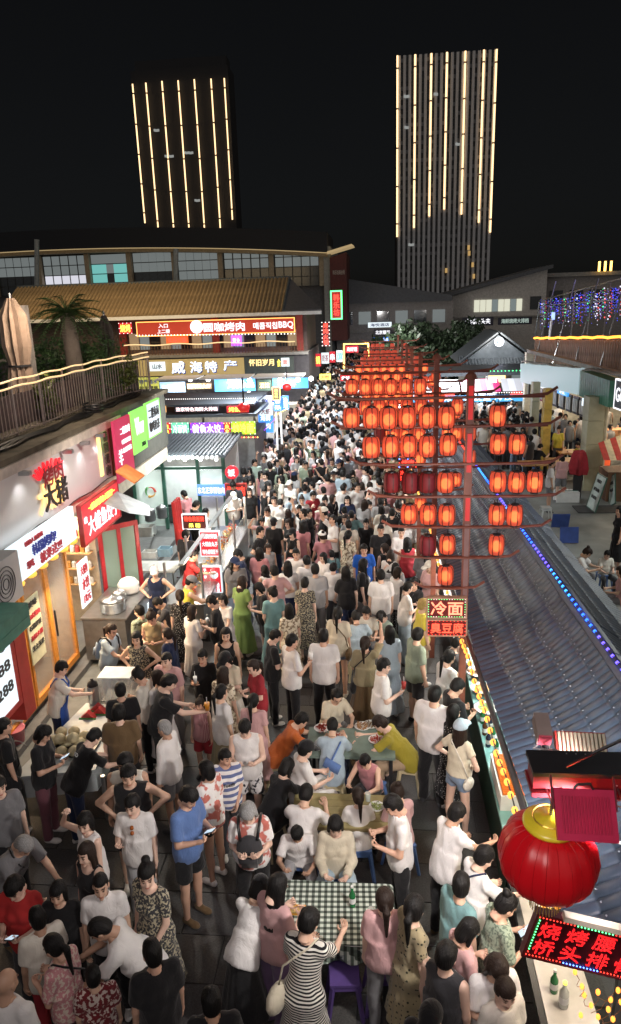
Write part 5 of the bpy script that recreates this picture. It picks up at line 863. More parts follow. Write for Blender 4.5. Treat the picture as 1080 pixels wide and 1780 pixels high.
bx_ = thing('foam_box', 'white foam box with a dark band on the courtyard floor', 'box', atz(985, 862, 0)); MB().box(atz(985, 862, .17), (.75, .45, .34)).build('body', M_white, bx_); MB().box(atz(985, 862, .17) + Z * .02, (.76, .03, .34)).build('band', M_green, bx_)
for i, (px, py, rx) in enumerate(((975, 905, .3), (990, 930, -.2))):
    p = atz(px, py, .25); o = MB().box(p, (.5, .04, .45), (N, (D + Z * rx).normalized(), (Z - D * rx).normalized())).build('plastic_board', pbr('blue_plastic', (.03, .06, .22), .4)); single(o, 'dark blue plastic panel leaning near the grey roof edge, %s' % ('the farther one', 'the nearer one')[i], 'panel')
o = MB().box(atz(1045, 885, .02), (1.6, .8, .03)).build('rubber_mat', pbr('mat_black', (.05, .05, .05), .8)); single(o, 'black rubber mat on the courtyard floor', 'mat')
STOOLC = {'cream': pbr('stool_cream', (.6, .52, .33), .45), 'purple': pbr('stool_purple', (.1, .06, .22), .4), 'grey': pbr('stool_grey', (.5, .52, .52), .5), 'brown': pbr('stool_brown', (.2, .12, .07), .5), 'blue': pbr('stool_blue', (.08, .15, .35), .5)}
STM = {}
def stool(p, col, label, h=.44, rot=0.):
    t = thing('plastic_stool', label, 'stool', Vector((p.x, p.y, 0)), 'plastic stools'); t.rotation_euler.z = rot; X, Y = Vector((1, 0, 0)), Vector((0, 1, 0))
    for nm, f in (('seat', lambda: MB().box(Z * (h - .015), (.29, .29, .03), (X, Y, Z))), ('apron', lambda: MB().box(Z * (h - .06), (.27, .27, .06), (X, Y, Z)))):
        if (nm, col) not in STM: STM[nm, col] = f().mesh(nm, STOOLC[col])
        piece(nm, STM[nm, col], t).location = (0, 0, 0)
    for i, (a, b) in enumerate(((1, 1), (1, -1), (-1, 1), (-1, -1))):
        if (i, col) not in STM: STM[i, col] = MB().tube([Vector((a * .12, b * .12, h - .05)), Vector((a * .17, b * .17, 0))], .028, 4, .022).mesh('leg', STOOLC[col])
        piece('leg', STM[i, col], t).location = (0, 0, 0)
    return t
stool(atz(948, 905, 0), 'grey', 'white plastic stool standing alone near the grey roof edge in the courtyard')
# ---------------------------------------------------------------- big grey roofed stall on the right
RT = lambda s: -.03 * (s - 8)            # the stall runs slightly off the street line
stl = thing('roofed_stall', 'long food stall with a grey ribbed plastic tile roof and a narrow serving counter', 'stall', W(8, 2.3, 0)); M_rt = pbr('roof_resin', (.046, .07, .108), .42, var=.3, scale=2.5, bump=.12, bscale=14)
rd_ = (D + N * -.03).normalized(); rn_ = rd_.cross(Z).normalized(); PWID = .96
def panel(run, rise, sgn, name):
    # ribs run up the slope, courses step down it
    up = (rn_ * sgn * run + Z * rise); Lr = up.length; up = up.normalized(); nm = rd_.cross(up) * (1 if sgn > 0 else -1); nm = nm if nm.z > 0 else -nm; m = MB(); nx = 80; crs = 5; rows = []
    vs, fs_ = [], []
    for c in range(crs):
        for e in (0.0, .88, 1.0):
            v = (c + e) / crs
            hstep = {0.0: .014, .88: .003, 1.0: .0}[e]
            for i in range(nx + 1):
                u = i / nx * PWID; w_ = math.sqrt(abs(math.sin(math.pi * u / PWID * 8))); rows.append(None); vs.append(rd_ * u + up * Lr * v + nm * (.024 * w_ + hstep - .09 * math.sin(math.pi * v)))
    R_ = crs * 3
    for r in range(R_ - 1):
        for i in range(nx): a = r * (nx + 1) + i; fs_.append((a, a + 1, a + nx + 2, a + nx + 1))
    return m.add(vs, fs_).mesh(name, M_rt, Vector(), True)
pl, pr_ = panel(1.1, .78, 1, 'roof_panel'), panel(1.32, 1.02, -1, 'roof_panel')
def nails(run, rise, sgn):
    up = (rn_ * sgn * run + Z * rise); Lr = up.length; up = up.normalized(); nm = rd_.cross(up) * (1 if sgn > 0 else -1); nm = nm if nm.z > 0 else -nm; m = MB()
    for c in range(1, 5):
        for k in range(8): v = c / 5; m.octa(rd_ * PWID * (k + .5) / 8 + up * Lr * (v + .012) + nm * (.042 - .09 * math.sin(math.pi * v)), .0095)
    return m.mesh('roof_nail', pbr('nail_pale', (.42, .46, .52), .4))
nl, nr2 = nails(1.1, .78, 1), nails(1.32, 1.02, -1)
for k in range(21):
    s_ = 4.1 + k * (PWID - .03); dz = .014 * (k % 2) + random.uniform(-.006, .008); dn = random.uniform(-.008, .008)
    _p = piece('roof_panel', pl, stl, W(s_, 1.24 + RT(s_) + dn, 2.37 + dz)); _n = piece('roof_nails', nl, _p); _n['kind'] = 'stuff'; _q = piece('roof_panel', pr_, stl, W(s_, 3.62 + RT(s_) + dn, 2.14 + dz)); _n = piece('roof_nails', nr2, _q); _n['kind'] = 'stuff'
rc_ = MB().tube([Vector(), rd_ * .97], .085, 8).mesh('ridge_cap', M_rt)
for k in range(21): piece('ridge_cap', rc_, stl, W(4.1 + k * .93, 2.33 + RT(4.1 + k * .93), 3.165 + .008 * (k % 2)))
MB().tube([W(4.1, 1.21 + RT(4.1), 2.33), W(23.4, 1.21 + RT(23.4), 2.33)], .035, 6).build('gutter', M_dark, stl)
for s_ in (5.2, 8.6, 14, 18.5, 23): 
    for t_ in (2.0, 3.4): MB().bx(s_, s_ + .07, t_ + RT(s_), t_ + .07 + RT(s_), 0, 2.25).build('post', M_steel, stl)
E_wb = emi('warm_bulb', (1, .34, .05), 1.7)
wd = thing('bulb_string', 'string of warm golden bulbs hanging along the gutter of the grey roof', 'string light', W(8, 1.1, 2.3)); wp = [W(s_, 1.13 + RT(s_), 2.30 + .03 * math.sin(i * .9)) for i, s_ in enumerate(np.arange(4.4, 13.2, .18))]
MB().tube([p + Z * .03 for p in wp], .007, 4).build('wire', M_black, wd); bme = MB().ball((0, 0, 0), .031, 7, 5, (1, 1, 1.25)).mesh('bulb', E_wb, Vector(), True)
for p in wp: piece('bulb', bme, wd, p)
wd2 = thing('bulb_string', 'far string of amber bulbs on the gutter end behind the nearest mast', 'string light', W(16, 1, 2.3)); 
for s_ in np.arange(13.4, 22, .22): piece('bulb', bme, wd2, W(s_, 1.17 + RT(s_), 2.32))
E_bb = [emi('led_blue', (.02, .12, 1), 3.8), emi('led_cyan', (.03, .25, 1), 3.4), emi('led_violet', (.12, .08, 1), 3.)]
rl = thing('ridge_lights', 'string of blue light-emitting bulbs along the ridge of the grey roof', 'string light', W(8, 2.3, 3.3)); bmes = [MB().octa((0, 0, 0), .022).mesh('bulb', q) for q in E_bb]; rp = [W(s_, 2.27 + RT(s_), 3.28) for s_ in np.arange(4.4, 15.6, .14)]
MB().tube(rp[::6], .008, 4).build('wire', M_black, rl)
for i, p in enumerate(rp): piece('bulb', bmes[(i // 7) % 3], rl, p)
rl2 = thing('ridge_lights', 'string of red bulbs along the far end of the grey roof ridge', 'string light', W(18, 2.3, 3.3)); rme = MB().octa((0, 0, 0), .024).mesh('bulb', E_red)
for s_ in np.arange(15.8, 23, .13): piece('bulb', rme, rl2, W(s_, 2.27 + RT(s_), 3.28))
for s_ in (5.5, 8, 10.5, 13): lamp('ridge_glow', 'POINT', W(s_, 2.25 + RT(s_), 3.42), 1.6, (.12, .22, 1), .05)
# counters
ct = thing('serving_counter', 'narrow teal topped serving counter under the gutter bulbs', 'counter', W(9, 1.6, 0)); MB().bx(6.9, 11.4, 1.36, 2.0, .95, 1.0).build('worktop', pbr('teal_top', (.2, .42, .42), .45, var=.1), ct); MB().bx(6.95, 11.35, 1.42, 1.95, 0, .945).build('front', pbr('counter_green', (.012, .045, .028), .6), ct)
ct2 = thing('serving_counter', 'pale stone serving counter at the near end beneath the big lantern', 'counter', W(5.5, 1.6, 0)); MB().bx(3.9, 6.85, 1.36, 1.78, .93, 1.0).build('worktop', pbr('pale_top', (.5, .48, .45), .4, var=.12), ct2); MB().bx(3.95, 6.8, 1.5, 1.75, 0, .925).build('front', pbr('front_dark', (.06, .055, .055), .6), ct2); MB().bx(3.9, 6.85, 1.3, 1.355, .9, .99).build('edge_rail', M_black, ct2)
for i, (s_, c_, e_) in enumerate(((4.8, (1, .82, .6), 13), (6.5, (1, .82, .6), 15), (8.4, (.9, 1, .9), 20), (10.2, (1, .92, .8), 34), (12.4, (1, .9, .8), 34), (15, (1, .95, .9), 40), (18, (1, .95, .9), 40))): lamp('counter_lamp', 'AREA', W(s_, 1.78 + RT(s_), 2.2), e_, c_, .4, (-.35, 0, -1))
c3 = thing('serving_counter', 'farther glass fronted counter beyond the nearest mast', 'counter', W(14, 1.6, 0)); MB().bx(11.8, 20, 1.3, 2.0, .85, .92).build('worktop', M_white, c3); MB().bx(11.85, 19.9, 1.4, 1.95, 0, .845).build('front', M_steel, c3); MB().bx(11.9, 19.8, 1.5, 1.9, .93, 1.25).build('glass_case', glassm('case_glass', (.8, .9, .9), .05, .3), c3)
sb = thing('sausage_box', 'white box of orange sausages laid in rows on the teal counter', 'box', W(7.5, 1.7, 1)); MB().bx(7.28, 8.1, 1.38, 1.68, 1.0, 1.2).build('box', M_white, sb); sme_ = MB().tube([Vector(), N * .25], .017, 6).mesh('sausage', pbr('sausage', (.75, .2, .03), .35))
for k in range(21): piece('sausage', sme_, sb, W(7.31 + k * .037, 1.405, 1.215))
def bottle(p, col, label, h=.24, r=.034, cap=M_white):
    t = thing('bottle', label, 'bottle', p); MB().lathe(p, [(r * .9, 0), (r, .01), (r, h * .58), (r * .4, h * .78), (r * .38, h * .94)], 12).build('body', col, t, True); MB().lathe(p + Z * h * .94, [(r * .45, 0), (r * .45, .02)], 8).build('cap', cap, t)
    MB().lathe(p + Z * h * .2, [(r * 1.03, 0), (r * 1.03, h * .25)], 12).build('paper_label', M_white, t); return t
G_gr = pbr('glass_green', (.02, .16, .05), .08); G_br = pbr('glass_brown', (.1, .03, .01), .08); G_bl = pbr('sauce_dark', (.02, .02, .05), .15)
for i, (s_, t_, c_, lab) in enumerate(((8.55, 1.42, G_bl, 'dark sauce bottle with white label nearest the sausage box'), (8.68, 1.5, G_gr, 'green bottle beside the dark sauce bottle'), (8.82, 1.41, G_br, 'brown sauce bottle behind the green bottle'), (8.95, 1.5, G_bl, 'dark bottle with a white cap by the steel bowl'), (8.4, 1.5, G_gr, 'green bottle standing behind the sausage box'), (9.1, 1.42, G_gr, 'green bottle closest to the steel bowl'))): bottle(W(s_, t_, 1.0), c_, lab)
for i, (s_, t_, c_, lab) in enumerate(((9.35, 1.5, (.25, .4, .15), 'steel bowl of chopped green vegetables on the teal counter'), (9.9, 1.52, (.5, .3, .1), 'steel bowl of brown sauce beyond the vegetable bowl'), (10.4, 1.52, (.55, .5, .4), 'steel bowl of pale noodles by the mast foot'))):
    t = thing('food_bowl', lab, 'bowl', W(s_, t_, 1)); MB().lathe(W(s_, t_, 1), [(.09, 0), (.17, .09), (.18, .1), (.165, .1)], 16).build('bowl', M_steel, t, True); MB().lathe(W(s_, t_, 1.06), [(.14, 0), (.12, .04), (.04, .06), (.01, .065)], 12).build('food', pbr('food%d' % i, c_, .7, var=.5, scale=30, bump=.8), t)
t = thing('payment_stand', 'small blue and white card stand on the teal counter edge', 'stand', W(7.0, 1.5, 1)); MB().box(W(7.05, 1.55, 1.09), (.11, .012, .16)).build('card', M_white, t); MB().box(W(7.043, 1.55, 1.09), (.08, .012, .12)).build('print', pbr('card_blue', (.05, .1, .4), .5), t); MB().box(W(7.05, 1.55, 1.005), (.12, .08, .012)).build('base', M_steel, t)
t = thing('food_tray', 'white dish of yellow corn on the pale counter', 'dish', W(5.7, 1.55, 1)); MB().lathe(W(5.75, 1.62, 1.0), [(.08, 0), (.14, .05), (.15, .055), (.13, .05)], 16).build('dish', M_white, t); MB().lathe(W(5.75, 1.62, 1.03), [(.11, 0), (.06, .05), (.01, .06)], 12).build('corn', pbr('corn', (.8, .6, .08), .5, bump=.8), t)
bottle(W(4.85, 1.52, 1.0), pbr('bottle_clear', (.6, .62, .58), .1), 'clear bottle with a white label on the pale counter', .26, .04, E_yel); bottle(W(4.98, 1.47, 1.0), G_gr, 'green bottle behind the clear bottle on the pale counter')
t = thing('snack_box', 'small red and white box of snacks held over the counter edge', 'box', W(6.25, 1.3, 1.1)); MB().box(W(6.25, 1.32, 1.13), (.09, .07, .12)).build('carton', M_white, t); MB().box(W(6.25, 1.32, 1.165), (.093, .073, .04)).build('band', M_redp, t)
# ---------------------------------------------------------------- lantern masts
def lantern_shade_mat(name, c, st, tr=True):
    m, nt, b = newmat(name); L = nt.links; b.inputs['Base Color'].default_value = (*c, 1); b.inputs['Roughness'].default_value = .6
    if st:
        tc = nt.nodes.new('ShaderNodeTexCoord'); sx = nt.nodes.new('ShaderNodeSeparateXYZ'); L.new(tc.outputs['Generated'], sx.inputs[0]); r = nt.nodes.new('ShaderNodeValToRGB'); e = r.color_ramp.elements
        e[0].position = 0; e[0].color = (.62, .045, .02, 1); e[1].position = 1; e[1].color = (.42, .03, .015, 1); q = r.color_ramp.elements.new(.36); q.color = (1, .26, .07, 1); q = r.color_ramp.elements.new(.6); q.color = (.85, .12, .035, 1)
        L.new(sx.outputs[2], r.inputs[0]); L.new(r.outputs[0], b.inputs['Emission Color']); b.inputs['Emission Strength'].default_value = st
    return m
def paper_mat():
    m, nt, b = newmat('lantern_paper'); L = nt.links; out = nt.nodes['Material Output']; tl = nt.nodes.new('ShaderNodeBsdfTranslucent'); tl.inputs[0].default_value = (.5, .15, .1, 1); rf = nt.nodes.new('ShaderNodeBsdfRefraction'); rf.inputs['Color'].default_value = (1, .38, .16, 1); rf.inputs['Roughness'].default_value = .8; rf.inputs['IOR'].default_value = 1.12
    b.inputs['Base Color'].default_value = (.6, .07, .04, 1); b.inputs['Roughness'].default_value = .6; b.inputs['Emission Color'].default_value = (.8, .17, .11, 1); b.inputs['Emission Strength'].default_value = .42
    m1 = nt.nodes.new('ShaderNodeMixShader'); m1.inputs[0].default_value = .5; L.new(tl.outputs[0], m1.inputs[1]); L.new(rf.outputs[0], m1.inputs[2]); m2 = nt.nodes.new('ShaderNodeMixShader'); m2.inputs[0].default_value = .62; L.new(b.outputs[0], m2.inputs[1]); L.new(m1.outputs[0], m2.inputs[2]); L.new(m2.outputs[0], out.inputs[0]); return m
LM_lit = paper_mat(); LM_off = lantern_shade_mat('lantern_off', (.22, .02, .03), 0); LR, LH = .107, .262
prof = lantern_mesh(LR, LH); Lme = {}
for nm, mt in (('lit', LM_lit), ('off', LM_off)): m = MB().lathe((0, 0, -LH / 2 - .06), prof, 32); Lme[nm] = m.mesh('shade', mt, Vector(), True)
m = MB()
for k in range(8): a = k * .7854; m.tube([Vector((math.cos(a) * (r + .003), math.sin(a) * (r + .003), z - LH / 2 - .06)) for r, z in prof], .0065, 3, caps=False)
Lme['wire'] = m.mesh('wire_ribs', pbr('wire_dark', (.06, .01, .01), .5)); m = MB().lathe((0, 0, -.065), [(LR * .5, 0), (LR * .5, .02), (.006, .03), (.006, .08)], 10); Lme['cap'] = m.mesh('top_cap', M_dark); Lme['foot'] = MB().lathe((0, 0, -LH - .08), [(LR * .5, 0), (LR * .5, .02)], 10).mesh('bottom_cap', M_dark)
bulbm = MB().ball((0, 0, -LH / 2 - .08), .06, 10, 7, (1, 1, 1.2)).mesh('bulb', emi('lantern_bulb', (1, .52, .26), 3.2))
M_pole = pbr('mast_red', (.21, .065, .04), .5, var=.25, scale=6); M_led = emi('mast_led', (.7, .02, .02), .45)
ORD = ['first', 'second', 'third', 'fourth', 'fifth', 'sixth', 'seventh']; BARN = ['top', 'second', 'third', 'fourth', 'fifth', 'sixth', 'lowest']
BARS = [(5.32, -.65, 2.47), (4.88, -.6, 2.54), (4.3, -.32, 2.61), (3.78, -.05, 2.69), (3.28, .17, 2.5), (2.77, .36, 2.04), (2.24, .69, 1.52)]
MNAME = ['nearest mast', 'second mast', 'third mast', 'fourth mast', 'fifth mast', 'sixth mast', 'farthest mast']
ROWS0 = [[612, 645, 677, 708, 742, 777, 867], [647, 678, 710, 744, 778, 866, 899], [680, 713, 743, 776, 865, 897, 930], [713, 745, 776, 863, 895], [744, 776, 862], [776]]
YR = [718, 778, 833, 890, 945, 998]; OFF = {(2, 0), (2, 1), (2, 2), (4, 0)}
BARS = [(6.8 - (6.8 - z) * .8334, a * .8334, b * .8334) for z, a, b in BARS]; TO = [0, .14, .2, .22, .2, .2, .2]
def mast(i, s, dz=0., full=True):
    t = thing('lantern_mast', 'tall red mast with upturned crossbars carrying lanterns, the %s from the camera' % MNAME[i], 'mast', W(s, 1.53, 0), 'lantern masts')
    TP = 1.135 - TO[i]; MB().bx(s - .05, s + .05, TP - .045, TP + .045, 0, 5.78 + dz).build('post', M_pole, t); MB().lathe(W(s, TP, 5.78 + dz), [(.09, 0), (.06, .06), (.01, .1)], 8).build('finial', M_pole, t)
    if i == 0:
        for a, b in ((4.6, 5.1), (5.28, 5.7), (3.95, 4.28)): MB().bx(s - .065, s - .051, TP - .028, TP + .028, a, b).build('led_strip', M_led, t)
        MB().bx(s - .057, s - .051, TP - .03, TP + .03, 2.6, 3.9).build('face_board', pbr('board_pinkgrey', (.26, .15, .14), .6), t)
    for z, a, b in BARS:
        if z < 3.2 and i > 1: continue
        z += dz; a -= TO[i]; b -= TO[i]; MB().tube([W(s - .06, a - .12, z + .09), W(s - .06, a, z + .02), W(s - .06, a + .3, z - .005), W(s - .06, b - .3, z - .005), W(s - .06, b, z + .02), W(s - .06, b + .12, z + .1)], .019, 6).build('crossbar', M_pole, t)
        MB().tube([W(s + .06, a, z - .03), W(s + .06, b, z - .03)], .014, 5).build('back_bar', M_pole, t)
    for r in range(6 if i < 2 else 4):
        zt = BARS[r][0] + dz - .02
        for k, x in enumerate(ROWS0[r]):
            t_ = ats(x, YR[r], 9.2).dot(N) - TO[i]; off = (r, k) in OFF if i == 0 else random.random() < .04
            if i > 0 and random.random() < .06: continue
            sw = random.uniform(-.025, .025); p = W(s - .06 + sw, t_ + random.uniform(-.012, .012), zt - .03)
            l = thing('red_lantern', '%s red paper lantern, %s of the %s row on the %s' % ('unlit dark' if off else 'glowing', ORD[k], BARN[r], MNAME[i]), 'lantern', p, 'red paper lanterns on the masts'); l.scale = (random.uniform(.97, 1.04),) * 2 + (random.uniform(.96, 1.04),)
            q = [('shade', Lme['off' if off else 'lit']), ('top_cap', Lme['cap']), ('bottom_cap', Lme['foot'])] + ([('wire_ribs', Lme['wire'])] if i < 3 else []) + ([] if off or i > 3 else [('bulb', bulbm)])
            for nm, me in q: o = bpy.data.objects.new(nm, me); COL.objects.link(o); o.parent = l; o.rotation_euler.z = random.random() * .1
    if i < 4:
        for zz in (5.1, 4.2): lamp('lantern_light', 'POINT', W(s - .4, .2, zz + dz), 3.5, (1, .35, .12), .4)
MS = [9.25, 12.95, 16.9, 21, 25.5, 31, 37]
for i, s in enumerate(MS): mast(i, s, [0, -.05, -.3, -.5, -.65, -.8, -.9][i])
o = fsign('led_sign', 'red LED sign reading cold noodles with green border bulbs on the nearest mast', 'sign', 744, 1041, 810, 1073, 9.1, pbr('led_board', (.14, .01, .012), .4), [('冷面', 0, 0, .84, .74, emi('led_pink', (1, .28, .16), 1.5), .0185)], frame=pbr('frame_cream', (.5, .3, .2), .5), bulbs=([E_g2, E_white, E_green], .035, .007), fw=.016)
fsign('led_sign', 'red LED sign reading stinky tofu below the cold noodle sign', 'sign', 744, 1079, 810, 1104, 9.1, pbr('led_board', (.14, .01, .012), .4), [('臭豆腐', 0, 0, .86, .7, emi('led_deep', (1, .1, .05), 1.4), .0185)], frame=pbr('frame_cream', (.5, .3, .2), .5), bulbs=([E_red], .05, .007), fw=.02)
fsign('led_sign', 'small red and blue LED sign hanging among the lanterns of the second mast', 'sign', 694, 797, 724, 812, 11.5, pbr('led_board', (.14, .01, .012), .4), [('烤肉', 0, 0, .7, .7, E_red, .03)], bulbs=([E_blue, E_red], .12, .012)); fsign('led_sign', 'narrow red LED panel under the small red and blue sign', 'sign', 694, 815, 704, 838, 11.5, pbr('led_board', (.14, .01, .012), .4), [('冷饮', 0, 0, .6, .8, E_red, .03, True)])
# ---------------------------------------------------------------- things hanging in front: beam, big lantern, floodlights, LED sign
bm = thing('steel_beam', 'dark red steel beam hanging across above the big lantern', 'beam', W(3.4, 1.1, 4.35)); MB().bx(3.36, 3.5, .80, 2.1, 4.27, 4.36).build('web', pbr('beam_red', (.22, .012, .02), .4), bm); MB().bx(3.33, 3.53, .79, 2.1, 4.365, 4.39).build('flange', M_black, bm); MB().bx(3.33, 3.53, .79, 2.1, 4.24, 4.265).build('flange', pbr('beam_red', (.22, .012, .02), .4), bm)
M_lan = pbr('lantern_silk', (.5, .006, .012), .3, var=.08, spec=.45); _b = M_lan.node_tree.nodes['Principled BSDF']; _b.inputs['Emission Color'].default_value = (1, .006, .01, 1); _b.inputs['Emission Strength'].default_value = .04; bl = thing('big_lantern', 'large glossy round red lantern with a yellow top cap close to the camera', 'lantern', W(3.2, .86, 4.18)); cl_ = W(3.2, .86, 3.99); m = MB(); nseg = 48
pf = [(r * .94, z) for r, z in [(.005, .195), (.12, .19), (.2, .155), (.25, .09), (.272, .0), (.262, -.07), (.225, -.135), (.16, -.18), (.1, -.2), (.09, -.205)][::-1]]
m.lathe(cl_, [(r, z) for r, z in pf], nseg, (N, D, Z), squash=lambda k: 1 - .05 * abs(math.cos(k * math.pi * 12 / nseg)) ** 6); m.build('shade', M_lan, bl, True)
rbm = MB()
for k in range(24):
    a = k * math.pi / 12; sq_ = 1 - .05 * abs(math.cos((k * 2) * math.pi * 12 / nseg)) ** 6; rbm.tube([cl_ + (N * math.cos(a) + D * math.sin(a)) * (r * sq_ + .0008) + Z * z for r, z in pf[1:-1]], .0014, 4)
rbm.build('wire_ribs', pbr('rib_red', (.42, .005, .01), .4), bl, kind='stuff')
for k in range(30): MB().tube([cl_ - Z * .245 + (N * math.cos(k * .21) + D * math.sin(k * .21)) * .07, cl_ - Z * .33 + (N * math.cos(k * .21) + D * math.sin(k * .21)) * .075], .003, 3).build('tassel_thread', M_gold, bl)
M_yc = pbr('cap_yellow', (.85, .7, .04), .3, coat=.5); MB().lathe(cl_ + Z * .185, [(.135, 0), (.14, .015), (.128, .03), (.085, .034), (.08, .045), (.02, .05), (.012, .06)], 28).build('top_cap', M_yc, bl, True); ey = MB().tube([cl_ + Z * .235 + N * .09 * math.cos(a) + D * .09 * math.sin(a) for a in np.linspace(0, 6.28, 24)], .004, 4).build('cap_ring', M_gold, bl)
MB().lathe(cl_ - Z * .245, [(.08, 0), (.085, .02), (.08, .045)], 20).build('bottom_collar', pbr('collar_brown', (.3, .05, .02), .5), bl); MB().tube([cl_ + Z * .24, cl_ + Z * .3 + N * .01, W(3.42, .87, 4.26)], .005, 5).build('hook', M_steel, bl)
for k in range(7): MB().lathe(cl_ + Z * (.25 + k * .012), [(.009, 0), (.009, .006)], 6).build('chain_link', M_steel, bl)
# crimson floodlight seen from behind
r_, u_ = (N * 1 - Z * .02).normalized(), (Z * .8 + D * .6).normalized(); cf = ats(1018, 1417, 3.1); ff = thing('floodlight', 'square floodlight with a crimson finned back hanging under the beam', 'floodlight', cf)
M_cr = pbr('crimson_metal', (.5, .012, .07), .4, .1); nf = r_.cross(u_).normalized(); AXF = (r_, -nf, u_); MB().box(cf, (.29, .03, .24), AXF).build('housing', M_cr, ff); MB().box(cf - nf * .02, (.27, .02, .22), AXF).build('lens', M_white, ff)
for k in range(15): MB().box(cf + nf * .019 + r_ * (-.112 + k * .016), (.004, .012, .17), AXF).build('cooling_fin', M_cr, ff)
for sg in (-1, 1): MB().box(cf + r_ * sg * .152 + u_ * .1, (.008, .02, .16), AXF).build('bracket', pbr('bracket_dark', (.12, .01, .02), .5), ff)
MB().tube([cf + u_ * .12 - r_ * .05 + nf * .02, cf + u_ * .14 - r_ * .03 + nf * .03, cf + u_ * .145 + r_ * .03 + nf * .03, cf + u_ * .12 + r_ * .045 + nf * .02], .007, 5).build('cable_loop', M_black, ff)
for k, tt in enumerate((.95, 1.25)): MB().tube([ats(992 + k * 90, 1395, 3.15), W(3.42, tt + .0, 4.26)], .005, 4).build('strap', M_steel, ff)
# pale ribbed floodlight behind the beam
c2 = ats(1010, 1303, 3.95); r2, u2 = (N - Z * .03).normalized(), (Z * .72 + D * .7).normalized(); n2 = r2.cross(u2).normalized(); A2 = (r2, -n2, u2); f2 = thing('floodlight', 'pale floodlight with vertical cooling ribs behind the steel beam', 'floodlight', c2); MB().box(c2, (.3, .05, .2), A2).build('housing', M_redp, f2)
for k in range(12): MB().box(c2 + n2 * .035 + r2 * (-.132 + k * .024), (.015, .03, .18), A2).build('cooling_rib', pbr('rib_cream', (.62, .6, .46), .45), f2)
MB().box(c2 - u2 * .11 + n2 * .03, (.2, .04, .05), A2).build('driver_box', M_white, f2)
c3_ = ats(943, 1266, 3.9); f3 = thing('camera_box', 'small box lamp with a pink glowing end on a twisted wire bracket', 'lamp', c3_); MB().box(c3_, (.085, .16, .09), (N, (D * .9 + Z * .35).normalized(), (Z * .9 - D * .35).normalized())).build('housing', pbr('box_taupe', (.3, .24, .22), .5), f3); MB().box(c3_ - (D * .9 + Z * .35).normalized() * .083, (.075, .012, .08), (N, (D * .9 + Z * .35).normalized(), (Z * .9 - D * .35).normalized())).build('lens', pbr('pink_face', (.7, .12, .18), .4), f3); MB().tube([c3_ - Z * .05, c3_ - Z * .12 + N * .02, c3_ - Z * .2 + N * .03, W(3.45, .98, 4.38)], .014, 6).build('bracket', M_black, f3)
for k in range(3): MB().tube([c3_ - Z * .05 + N * .02 * k, c3_ - Z * .14 + N * (.06 * math.sin(k * 2.)), W(3.5, 1.0 + .05 * k, 4.39)], .005, 4).build('wire', M_steel, f3)
tr_ = thing('wire_tangle', 'tangle of pale cables and tube arms under the steel beam near the picture edge', 'cables', W(3.5, 1.25, 4.2)); r7 = np.random.RandomState(4)
for k in range(9): p = [ats(1030 + r7.uniform(0, 50), 1345 + r7.uniform(0, 60), 3.3 + r7.uniform(0, .3)) for _ in range(5)]; MB().tube([p[0].lerp(p[1], .5), p[1], p[1].lerp(p[2], .5), p[2], p[3]], .004, 4).build('cable', [M_white, M_redp, pbr('cable_tan', (.5, .35, .2), .6)][k % 3], tr_)
MB().tube([ats(1020, 1390, 3.6), ats(1040, 1360, 3.6), ats(1066, 1372, 3.6), ats(1070, 1392, 3.6), ats(1062, 1406, 3.6)], .011, 7).build('tube_arm', M_white, tr_); MB().tube([ats(1058, 1452, 3.5), ats(1068, 1462, 3.5), ats(1095, 1470, 3.5)], .009, 6).build('tube_arm', M_white, tr_)
o = MB().tube([ats(1085, 1284, 3.3), ats(1030, 1310, 3.3), ats(985, 1332, 3.35)], .009, 5).build('black_rod', M_black); single(o, 'thin black rod crossing in front of the ribbed floodlight', 'rod')
# big LED sign
rs_, us_ = (N * .97 - Z * .235).normalized(), (Z * .97 + N * .235).normalized(); tl, tr2, bl2 = ats(937, 1590, 3.4), ats(1140, 1640, 3.4), ats(937, 1676, 3.4); wS, hS = .68, .30; cS = tl + rs_ * wS / 2 - us_ * hS / 2
lsn = sign('led_sign', 'large red dot LED sign with two rows of characters and green and blue border lights', 'sign', cS, rs_, us_, wS, hS, pbr('led_black', (.05, .004, .008), .35), [], frame=pbr('led_frame', (.12, .015, .02), .4), fw=.012, depth=.05); MB().box(cS + us_ * (hS / 2 + .03) + rs_ * .1, (wS * .9, .05, .035), (rs_, -rs_.cross(us_), us_)).build('top_case', pbr('case_cream', (.5, .48, .4), .5), lsn)
nS = rs_.cross(us_); E_dot = emi('led_dot_red', (1, .02, .02), 1.6); dots = MB()
for j, tx in enumerate(('烧烤腰子', '桥头排骨')):
    for i, ch in enumerate(tx):
        cc = cS + rs_ * wS * (-.365 + i * .232) + us_ * hS * (.2 - .42 * j); put_text(mb := MB(), ch, cc + nS * .002, rs_, us_, .118, .108, .012, 2, .004); mb.build('lettering', emi('led_glow', (.75, .015, .02), .8), lsn)
        vs, fs_, ed = text_geo(ch, .0, 2); lo, hi = vs.min(0), vs.max(0); k_ = hi - lo; acc = 0
        for a, b in ed:
            pa = (vs[a] - lo) / (k_ + 1e-9); pb_ = (vs[b] - lo) / (k_ + 1e-9); ln = np.linalg.norm((pa - pb_)[:2]) * .11; acc += ln
            while acc > .0085: acc -= .0085; pm_ = (pa + pb_) / 2 + (pb_ - pa) * random.uniform(-.5, .5); dots.octa(cc + nS * .008 + rs_ * (pm_[0] - .5) * .118 + us_ * (pm_[1] - .5) * .105, .0021)
dots.build('led_dots', E_dot, lsn, kind='stuff')
bq = [MB().octa((0, 0, 0), .0055).mesh('border_led', q) for q in (E_red, emi('gled', (.1, 1, .25), 3.5), E_blue)]
